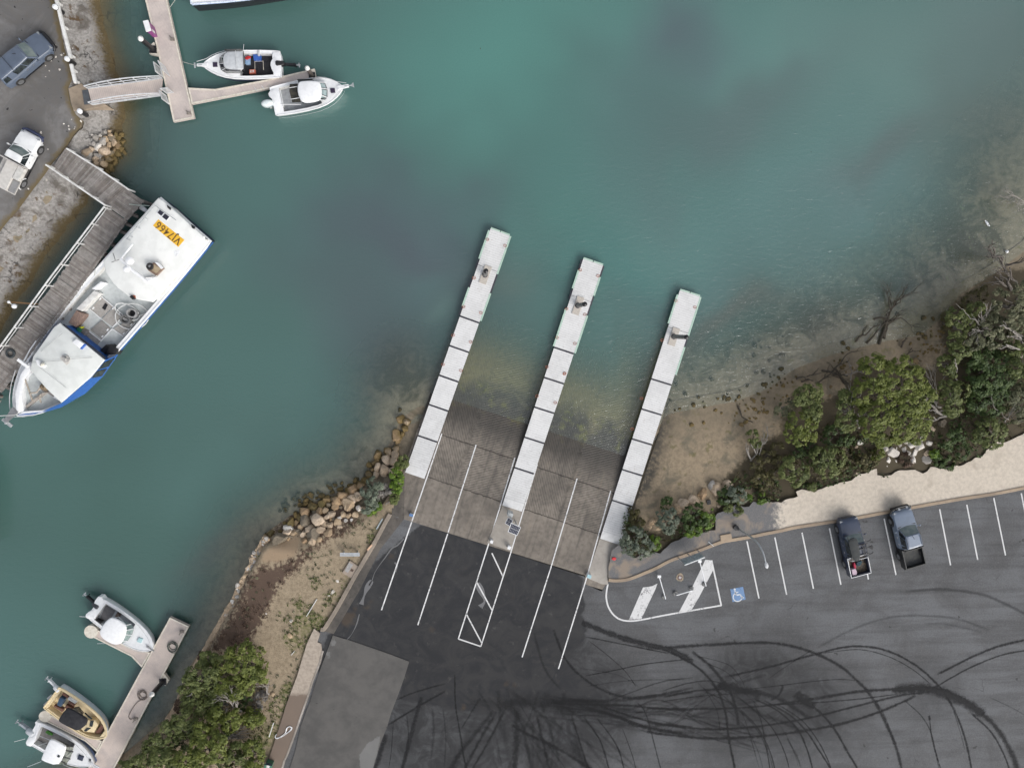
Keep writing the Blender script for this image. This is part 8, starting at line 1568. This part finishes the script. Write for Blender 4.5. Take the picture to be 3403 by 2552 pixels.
for pts, w_, a in (([(1470,330),(1560,370),(1650,405),(1850,470),(2000,500),(2100,530),(2212,600)],.62,.95),([(1500,430),(1700,470),(1900,510),(2050,540)],.15,.7),([(1510,450),(1650,560),(1760,660),(1830,760)],.10,.6),([(1490,690),(1700,650),(1900,610),(2212,575)],.14,.7),([(1280,380),(1350,560),(1450,680),(1600,780),(1750,830),(1900,830),(2212,770)],.34,.6),([(1230,860),(1500,860),(1750,850),(2000,820),(2212,800)],.42,.55),([(1240,870),(1500,880),(1800,890),(2000,910),(2212,920)],.3,.65),([(1450,890),(1700,960),(1850,1020),(2050,1060),(2212,1100)],.42,.85),([(1600,890),(1800,960),(2000,1010),(2212,1030)],.26,.75),
    ([(1000,1010),(1070,1060),(1300,1170),(1520,1307),(1700,1450)],.42,.7),([(1040,900),(1030,1150),(1020,1307),(1010,1450)],.7,.6),([(1070,1000),(1110,1200),(1130,1307),(1150,1450)],.45,.5),([(1160,920),(1210,1130),(1250,1307),(1280,1450)],.34,.5),([(1400,950),(1470,1180),(1510,1307),(1560,1450)],.24,.65),([(1480,960),(1590,1120),(1650,1307),(1690,1450)],.22,.6),([(1570,970),(1700,1150),(1750,1307),(1780,1450)],.18,.55),([(1840,870),(1900,950),(1980,1250),(1995,1307),(2020,1450)],.15,.6),([(900,930),(780,1130),(690,1307),(620,1450)],.4,.6),([(960,900),(850,1120),(740,1307),(660,1450)],.3,.6),([(880,920),(700,1150),(590,1307),(520,1450)],.55,.55),
    ([(620,680),(625,880),(655,1070),(680,1230),(700,1307)],.22,.6),([(400,830),(350,1000),(300,1200),(270,1307),(250,1450)],.45,.85),([(790,840),(720,950),(660,1050)],.22,.45),([(170,1020),(300,940),(400,880),(560,790)],.26,.7),([(230,850),(350,800),(560,740)],.22,.5),([(160,1080),(110,1250),(90,1307),(70,1450)],.55,.85),([(210,1000),(195,1200),(180,1307),(175,1450)],.09,.7),([(1740,1040),(1800,1200),(1830,1307)],.12,.5),([(300,950),(310,1100),(290,1250)],.16,.45),([(470,900),(480,1050),(460,1250)],.3,.3),([(540,900),(560,1100),(550,1300)],.2,.3),([(1000,840),(1300,900),(1500,920)],1.3,.22),([(900,860),(1200,850),(1500,870),(1650,880)],1.8,.2),([(1150,400),(1220,640),(1330,780)],.3,.3),([(700,860),(900,880),(1100,870)],1.3,.2),([(1640,860),(1800,800),(2000,730),(2212,700)],.16,.5),([(1500,760),(1800,720),(2212,715)],.12,.35),([(1460,640),(1700,680),(1850,760)],.12,.3)): tm(V, pts, w_, a)
rt = random.Random(3)
for k in range(34):
    x0, y0 = rt.uniform(750, 1450), rt.uniform(760, 1000); dx = rt.uniform(-560, 900)*(1.0 if k % 3 else .5); tm(V, [(x0, y0), (x0+dx*.32+rt.uniform(-30, 30), y0+170), (x0+dx*.8, 1307), (x0+dx*1.0, 1480)], rt.uniform(.12, .6), rt.uniform(.08, .26))
for k in range(26):
    y0, y1 = rt.uniform(820, 960), rt.uniform(560, 1250); ym = rt.uniform(840, 1080); tm(V, [(rt.uniform(1100, 1500), y0), (1750, (y0+ym)/2+30), (2000, ym), (2300, (ym+y1)/2), (2700, y1)], rt.uniform(.1, .4), rt.uniform(.10, .28))
for k in range(7):
    x0 = rt.uniform(250, 800); tm(W, [(x0-150, rt.uniform(900, 1050)), (x0, 1080), (x0+150, 1220), (x0+240, 1400), (x0+280, 1600)], rt.uniform(.1, .22), rt.uniform(.2, .45))
mb = MB(); ac = []; dn = []
for k, (pts, w_, a) in enumerate(TM):
    c_ = crom([Vector((*P2(q, ZC), 0)) for q in pts], 9); n = len(c_); vs = []
    for i, p in enumerate(c_):
        e = (c_[min(i+1, n-1)]-c_[max(i-1, 0)]).normalized(); nn = Vector((-e.y, e.x, 0)); ww = w_*.62*(1+.25*noise.noise(Vector((k*3.1, i*.3, 0)))); z = ZC+.003+k*.00012; fade = min(1, i/3, (n-1-i)/3)
        for s_, x_ in ((-1, 0), (0, 1), (1, 0)): q = p+nn*ww*s_; vs.append((q.x, q.y, z)); ac.append(x_); dn.append(a*(.35+.65*fade))
    fs = []
    for i in range(n-1): fs += [(3*i+1, 3*i, 3*i+3, 3*i+4)[::-1], (3*i+2, 3*i+1, 3*i+4, 3*i+5)[::-1]]
    fs = [f[::-1] for f in fs]
    mb.add(vs, fs)
mb.build('tyre_marks', m_tyre(), park, attrs={'across': ('FLOAT', ac), 'dens': ('FLOAT', dn)})
# ------------------------------------------------------------------ street furniture and small things
b = P(M((1560,480)), 1.4); t = thing('street_lamp', 'tall curved steel street lamp leaning over the parking bays', 'street lamp', b)
zl = 6.6; pts = [(Vector((0,0,0)))]
tp = M((1570,488),(1640,530),(1720,580),(1790,640),(1840,720),(1865,790),(1880,850)); zs_ = (.4,2.6,4.5,5.6,6.2,6.45,6.55)
MB().tube(crom([(0,0,0)]+[P(q, z)-b for q, z in zip(tp, zs_)], 6), [.10-.045*k/42 for k in range(43)], 10).build('pole', GALV, t, smooth=60); MB().cyl((0,0,-.05), .22, .3, 16).build('base_collar', BLACKP, t, smooth=40)
hv = P(M((1887,878)), 6.5)-b; MB().ball(hv, (.28,.16,.09), 12, 7, rot=Matrix.Rotation(math.atan2(*(P(M((1887,878)), 6.5)-P(M((1880,850)), 6.5)).yx), 3, 'Z')).build('lamp_head', MAT('lamp head', (.55,.56,.57), (.35,.36,.37)), t, smooth=60)
b = P(M((1240,790)), 3.1); s0, s1 = P(M((962,800)), 1.4), P(M((1162,722)), 1.4); t = thing('sign_board', 'upright grey slatted sign board standing on the kerb by the painted island', 'sign board', s0); dv_ = s1-s0
mb = MB(); HB_ = 1.95
mb.plate([Vector((0,0,.75)), dv_+Vector((0,0,.75)), dv_+Vector((0,0,HB_)), Vector((0,0,HB_))], .03); mb.build('panel', MAT('pale grey blue panel', (.40,.47,.48), (.33,.39,.40), rough=.6), t)
for z in (.78,1.15,1.5,HB_): MB().beam(Vector((0,0,z))+Vector((dv_.y,-dv_.x,0)).normalized()*-.02, dv_+Vector((0,0,z))+Vector((dv_.y,-dv_.x,0)).normalized()*-.02, .09, .05).build('rail', GALV, t)
for k in (0, .5, 1): MB().beam(dv_*k+Vector((0,0,-.1)), dv_*k+Vector((0,0,HB_)), .07, .07).build('post', GALV, t)
def lowrail(label, a, b_, ends):
    p0, p1 = P(a, 1.85), P(b_, 1.85); t = thing('wash_down_rail', label, 'rail', (p0.x, p0.y, ZC), 0, 'thin white rails on the painted island'); o = Vector((p0.x, p0.y, ZC)); d = p1-o; d.z = .5
    MB().tube([(0,0,.5), d], .045, 8).build('rail', WHITE, t)
    for k, e in enumerate(ends):
        v = d*k; v.z = 0; MB().cyl((v.x, v.y, 0), .05, .5, 8).build('leg', GALV, t)
        if e: MB().cyl((v.x, v.y, .0), .24, .12, 16, r2=.18).build('base_weight', MAT('grey rubber foot', (.17,.17,.165), (.11,.11,.11)), t, smooth=40)
        else: MB().box((v.x, v.y, .52), (.3,.22,.12)).build('bracket', WHITE, t)
lowrail('thin white rail next to the shorter painted bar', M((760,995)), M((828,1230)), (0, 1)); lowrail('thin white rail reaching across the longer painted bar', M((945,1192)), M((1115,1142)), (1, 1)); lowrail('thin white rail running down from the sign board', M((1185,835)), M((1252,1095)), (0, 1))
b = P(M((978,1003)), ZC); t = thing('pit_cover', 'small sandy drain pit with dark red square lid on the painted island', 'drain pit', b, R(-10)); MB().prism(rnd([(-.3,-.34),(.34,-.36),(.3,.2),(.0,.42),(-.32,.2)], 1), 0, .02).build('surround', MAT('sandy patch', (.30,.24,.17), (.18,.15,.11)), t); MB().box((0,-.02,.03), (.34,.34,.03)).build('lid', MAT('dark red lid', (.10,.025,.02)), t); MB().box((0,-.02,.048), (.2,.2,.012)).build('frame_mark', WHITE2, t); MB().box((0,-.02,.056), (.09,.11,.01)).build('centre_mark', MAT('dark red lid', (.10,.025,.02)), t)
def bench(label, q):
    c = [P(p, 1.85) for p in q]; o = sum(c, Vector())/4; ux = (c[1]-c[0]); uy = (c[3]-c[0]); rz = math.atan2(ux.y, ux.x); t = thing('bench', label, 'bench', (o.x, o.y, 1.3), rz); L_, w_ = ux.length, uy.length
    for k in range(3): MB().box((0, (k-1)*w_/3, .5), (L_, w_/3*.72, .05)).build('slat', MAT('aluminium plank', (.48,.51,.54), (.40,.43,.46), rough=.4), t)
    for s_ in (-1, 1): MB().box((s_*L_*.35, 0, .22), (.08, w_*.85, .5)).build('leg', GALV, t)
bench('three plank aluminium bench on the dry grass bank', I((1515,590),(1722,590),(1724,628),(1515,628)))
# solar panels on posts at the shore end of the middle walkway
def solar(label, base, corners, z, cells):
    bv = P(base, 1.2); c = [P(p, z) for p in corners]; t = thing('solar_panel', label, 'solar panel', bv, 0, 'solar panels at the middle walkway'); c = [v-bv for v in c]; c[0].z += .25; c[1].z += .25; m_, nt, p = newmat('solar cells')
    PN = MAT('dark solar cells', (.02,.023,.045), (.028,.03,.055), rough=.2, spec=.7); MB().plate(c[::-1], .04).build('panel', PN, t); mb = MB(); up = Vector((0,0,.05))
    for i in range(4): mb.beam(c[i]+up*.5, c[(i+1) % 4]+up*.5, .05, .06)
    mb.build('frame', ALU, t); mb = MB()
    for k in range(1, cells): mb.beam(c[0].lerp(c[1], k/cells)+up, c[3].lerp(c[2], k/cells)+up, .012, .008)
    for k in (1/4, .5, 3/4): mb.beam(c[0].lerp(c[3], k)+up, c[1].lerp(c[2], k)+up, .05 if k == .5 else .012, .009)
    mb.build('cell_grid', MAT('cell grid', (.35,.36,.38)), t); ce = sum(c, Vector())/4; MB().cyl((0,0,-.2), .06, ce.z+.15, 10).build('post', GALV, t, smooth=40); MB().tube([(0,0,ce.z-.1), ce-Vector((0,0,.04))], .05, 6).build('arm', GALV, t)
solar('lower plain solar panel behind the gridded one', G((1410,1490)), G((1385,1505),(1432,1535),(1408,1605),(1355,1575)), 2.6, 2)
solar('gridded solar panel tilted over the shore end of the middle walkway', G((1465,1560)), [G((1418,1562)), G((1515,1608)), G((1480,1700)), G((1385,1662))], 3.4, 6)
def wbox(label, p, z, d, rz, mat, name='control_box', cat='box', lid=None):
    v = P(p, z+d[2]); t = thing(name, label, cat, (v.x, v.y, z), rz); MB().box((0,0,d[2]/2), d).build('body', mat, t); MB().box((0,0,d[2]+.02), (d[0]*1.08, d[1]*1.08, .04)).build('lid', lid or mat, t); return t
wbox('pale grey cabinet behind the solar panels on the middle walkway landing', G((1408,1488)), 1.2, (.42,.3,.9), R(-20), MAT('pale cabinet', (.48,.50,.50)))
wbox('white little sign box on the left lane line', G((368,1490)), 1.05, (.3,.2,.5), R(-20), WHITE, 'marker_sign', 'sign', MAT('blue sign', (.1,.2,.4)))
wbox('white sign box at the foot of the right lane line', M((25,995)), 1.3, (.34,.28,.5), R(-20), WHITE, 'marker_sign', 'sign', MAT('aqua sign', (.35,.55,.60)))
wbox('white sign box at the end of the middle landing', DD((1100,1183)), 1.25, (.25,.25,.5), R(-20), WHITE, 'marker_sign', 'sign')
wbox('white sign box on the far side of the middle landing', DD((1062,1170)), 1.25, (.22,.22,.5), R(-20), WHITE, 'marker_sign', 'sign')
land2 = MB(); land2.prism([lanep(q) for q in (G((1330,1385)), G((1528,1455)), DD((1103,1190)), DD((1052,1172)))], 1.0-.6, lambda x, y: max(.9, min(1.35, ramp_z(x, y)))+.03); tag(struct(land2.build('pontoon_landing', m_conc('pale landing concrete', (.36,.33,.29), (.28,.255,.225), .3))))
land3 = MB(); land3.prism([lanep(q) for q in (M((135,600)), M((352,665)), M((235,820)), M((215,1000)), M((225,1080)), M((160,1075)), M((0,1010)))], .5, lambda x, y: min(1.35, ramp_z(x, y))+.035); struct(land3.build('pontoon_landing', m_conc('pale landing concrete two', (.40,.37,.33), (.31,.285,.255), .3)))
def bar(name, label, cat, a, b_, z, w_, h, mat): 
    p0, p1 = P(a, z), P(b_, z); return tag(MB().beam((0,0,0), p1-p0, w_, h).build(name, mat, loc=p0), label, cat)
bar('fallen_pole', 'thin pale pole lying in the grass of the bank', 'pole', I((1165,1255)), I((1275,1075)), 1.33, .06, .06, WHITE2); bar('fallen_pole', 'blue white broken board lying by the kerb near the shrubs', 'board', I((1900,340)), I((1965,230)), 1.33, .1, .05, MAT('pale blue board', (.42,.48,.50))); bar('orange_pole', 'short pale orange post lying against the kerb', 'post', I((1805,560)), I((1855,505)), 1.42, .14, .12, MAT('peach post', (.68,.45,.30)))
bar('fallen_pole', 'thin white stick near the footpath', 'stick', LL((1795,470)), LL((1830,430)), 1.33, .05, .05, WHITE2); bar('signpost', 'white leaning post with round top on the grass beside the grove', 'post', LL((1562,1330)), LL((1610,1180)), 1.6, .07, .07, WHITE2); bar('driftwood_stick', 'short pale stick beside the lime green shrub', 'stick', U((1535,1510)), U((1590,1470)), 1.3, .07, .05, BLEACH); bar('pipe', 'thin grey pipe across the gravel by the kerb', 'pipe', M((1275,630)), M((1332,678)), 1.5, .05, .05, GALV)
v = P(LL((1765,1260)), 1.5); ln = [P(q, 1.47)-v for q in LL((1640,1340),(1690,1330),(1750,1290),(1795,1240),(1780,1220),(1745,1240),(1740,1290),(1790,1260),(1800,1230),(1760,1225),(1740,1270),(1720,1300),(1650,1345),(1625,1330),(1640,1300))]; tag(MB().tube(crom(ln, 6), .03, 5).build('cable_loop', WHITE, loc=v, smooth=60), 'white loop of cable lying across the brown footpath', 'cable')
v = P(LL((1580,1590)), 1.2); t = thing('wheelie_bin', 'green wheelie bin cut off by the bottom edge beside the footpath', 'bin', v, R(75)); MB().box((0,0,.5), (.62,.55,1.0), taper=1.08).build('body', MAT('green bin', (.05,.16,.10), (.04,.13,.085), rough=.5), t); MB().box((0,0,1.04), (.72,.62,.08)).build('lid', MAT('dark green lid', (.07,.19,.13), (.05,.15,.10)), t); MB().box((.28,0,1.09), (.2,.25,.03)).build('sticker', WHITE2, t); MB().box((.42,0,.98), (.1,.5,.06)).build('handle', MAT('navy handle', (.02,.03,.06)), t)
v = P(D((150,372)), 2.4); b = P(D((150,372)), 2.4); t = thing('lamp_post', 'white globe lamp on a thin pole leaning over the jetty rocks', 'lamp', P(D((165,360)), 1.0)); MB().tube([(0,0,-.3), b-t.location], .04, 6).build('pole', GALV, t); MB().ball(b-t.location, .2, 12, 8).build('globe', WHITE, t, smooth=60); MB().ball(P(D((92,328)), 2.6)-t.location, .12, 10, 7).build('sensor', WHITE, t, smooth=60); MB().tube([b-t.location, P(D((92,328)), 2.6)-t.location], .025, 5).build('arm', WHITE, t)
bar('brown_beam', 'thin rusty beam from the shore to the jetty rail', 'beam', D((120,330)), D((420,352)), 1.6, .1, .1, MAT('rusty timber', (.22,.12,.05)))
v = P(X((918,478)), .06); t = thing('gull', 'white gull floating on the weedy shallows at the right', 'gull', v, R(-52)); MB().ball((0,0,.03), (.24,.09,.08), 12, 8).ball((.2,0,.11), (.07,.055,.06), 8, 6).beam((.26,0,.10), (.33,0,.09), .03, .025).build('body', WHITE, t, smooth=60)
for s_ in (1, -1): MB().ball((-.07, s_*.06, .07), (.2,.045,.04), 10, 6).build('wing', MAT('grey wing', (.55,.57,.60)), t, smooth=60)
MB().prism([(-.2,-.05),(-.36,-.03),(-.36,.03),(-.2,.05)], .04, .06).build('tail', WHITE, t)
v = P(X((1138,785)), .05); tag(MB().ball((0,0,0), .14, 12, 8).build('float_ball', WHITE, loc=v, smooth=60), 'round white float stranded among the dark drowned trunks', 'float')
v = P(M((288,812)), 1.5); tag(MB().prism(rnd([(-.2,-.1),(.1,-.14),(.22,.02),(.05,.14),(-.18,.1)], 1), 0, .1, inset=.03).build('red_cap', MAT('bright red cap', (.65,.02,.03), rough=.5), loc=(v.x, v.y, 1.38)), 'small bright red marker at the edge of the blue gravel', 'marker')
v = P(M((1280,215)), 1.0); tag(MB().box((0,0,.15), (.32,.38,.3)).box((0,0,.31), (.2,.05,.04)).build('black_box', BLACKP, loc=(v.x, v.y, .8), rz=.2), 'small black box between the boulders on the upper beach', 'box')
# ------------------------------------------------------------------ light, sky, camera
w = bpy.data.worlds.new('World'); SC.world = w; w.use_nodes = True; nt = w.node_tree
bg = nt.nodes['Background']; sky = nt.nodes.new('ShaderNodeTexSky'); sky.sky_type = 'NISHITA'; sky.sun_disc = False
EL, AZ = R(36), R(140)
sky.sun_elevation = EL; sky.sun_rotation = AZ; sky.air_density = 1.0; sky.dust_density = 4.0
hs = nt.nodes.new('ShaderNodeHueSaturation'); hs.inputs['Saturation'].default_value = .34
nt.links.new(sky.outputs[0], hs.inputs['Color']); nt.links.new(hs.outputs[0], bg.inputs[0]); bg.inputs[1].default_value = .15
sd = bpy.data.lights.new('sun', 'SUN'); sd.energy = .8; sd.angle = R(40); sd.color = (1, .985, .965)
so = bpy.data.objects.new('sun', sd); COL.objects.link(so)
dv = Vector((math.sin(AZ)*math.cos(EL), math.cos(AZ)*math.cos(EL), math.sin(EL)))
so.rotation_euler = dv.to_track_quat('Z', 'Y').to_euler()
cd = bpy.data.cameras.new('camera'); cam = bpy.data.objects.new('camera', cd); COL.objects.link(cam); SC.camera = cam
cd.sensor_width = 36; cd.lens = FPX/PW*36; cd.clip_end = 2000; cam.location = (0, 0, CAMZ); cam.rotation_euler = CR.to_euler()
SC.view_settings.view_transform = 'Standard'; SC.view_settings.look = 'None'; SC.view_settings.gamma = 1; SC.view_settings.exposure = EXPO
SC.cycles.use_denoising = True; SC.cycles.transparent_max_bounces = 40; SC.cycles.max_bounces = 6; SC.cycles.diffuse_bounces = 3
SC.cycles.sample_clamp_indirect = 4; SC.cycles.sample_clamp_direct = 3
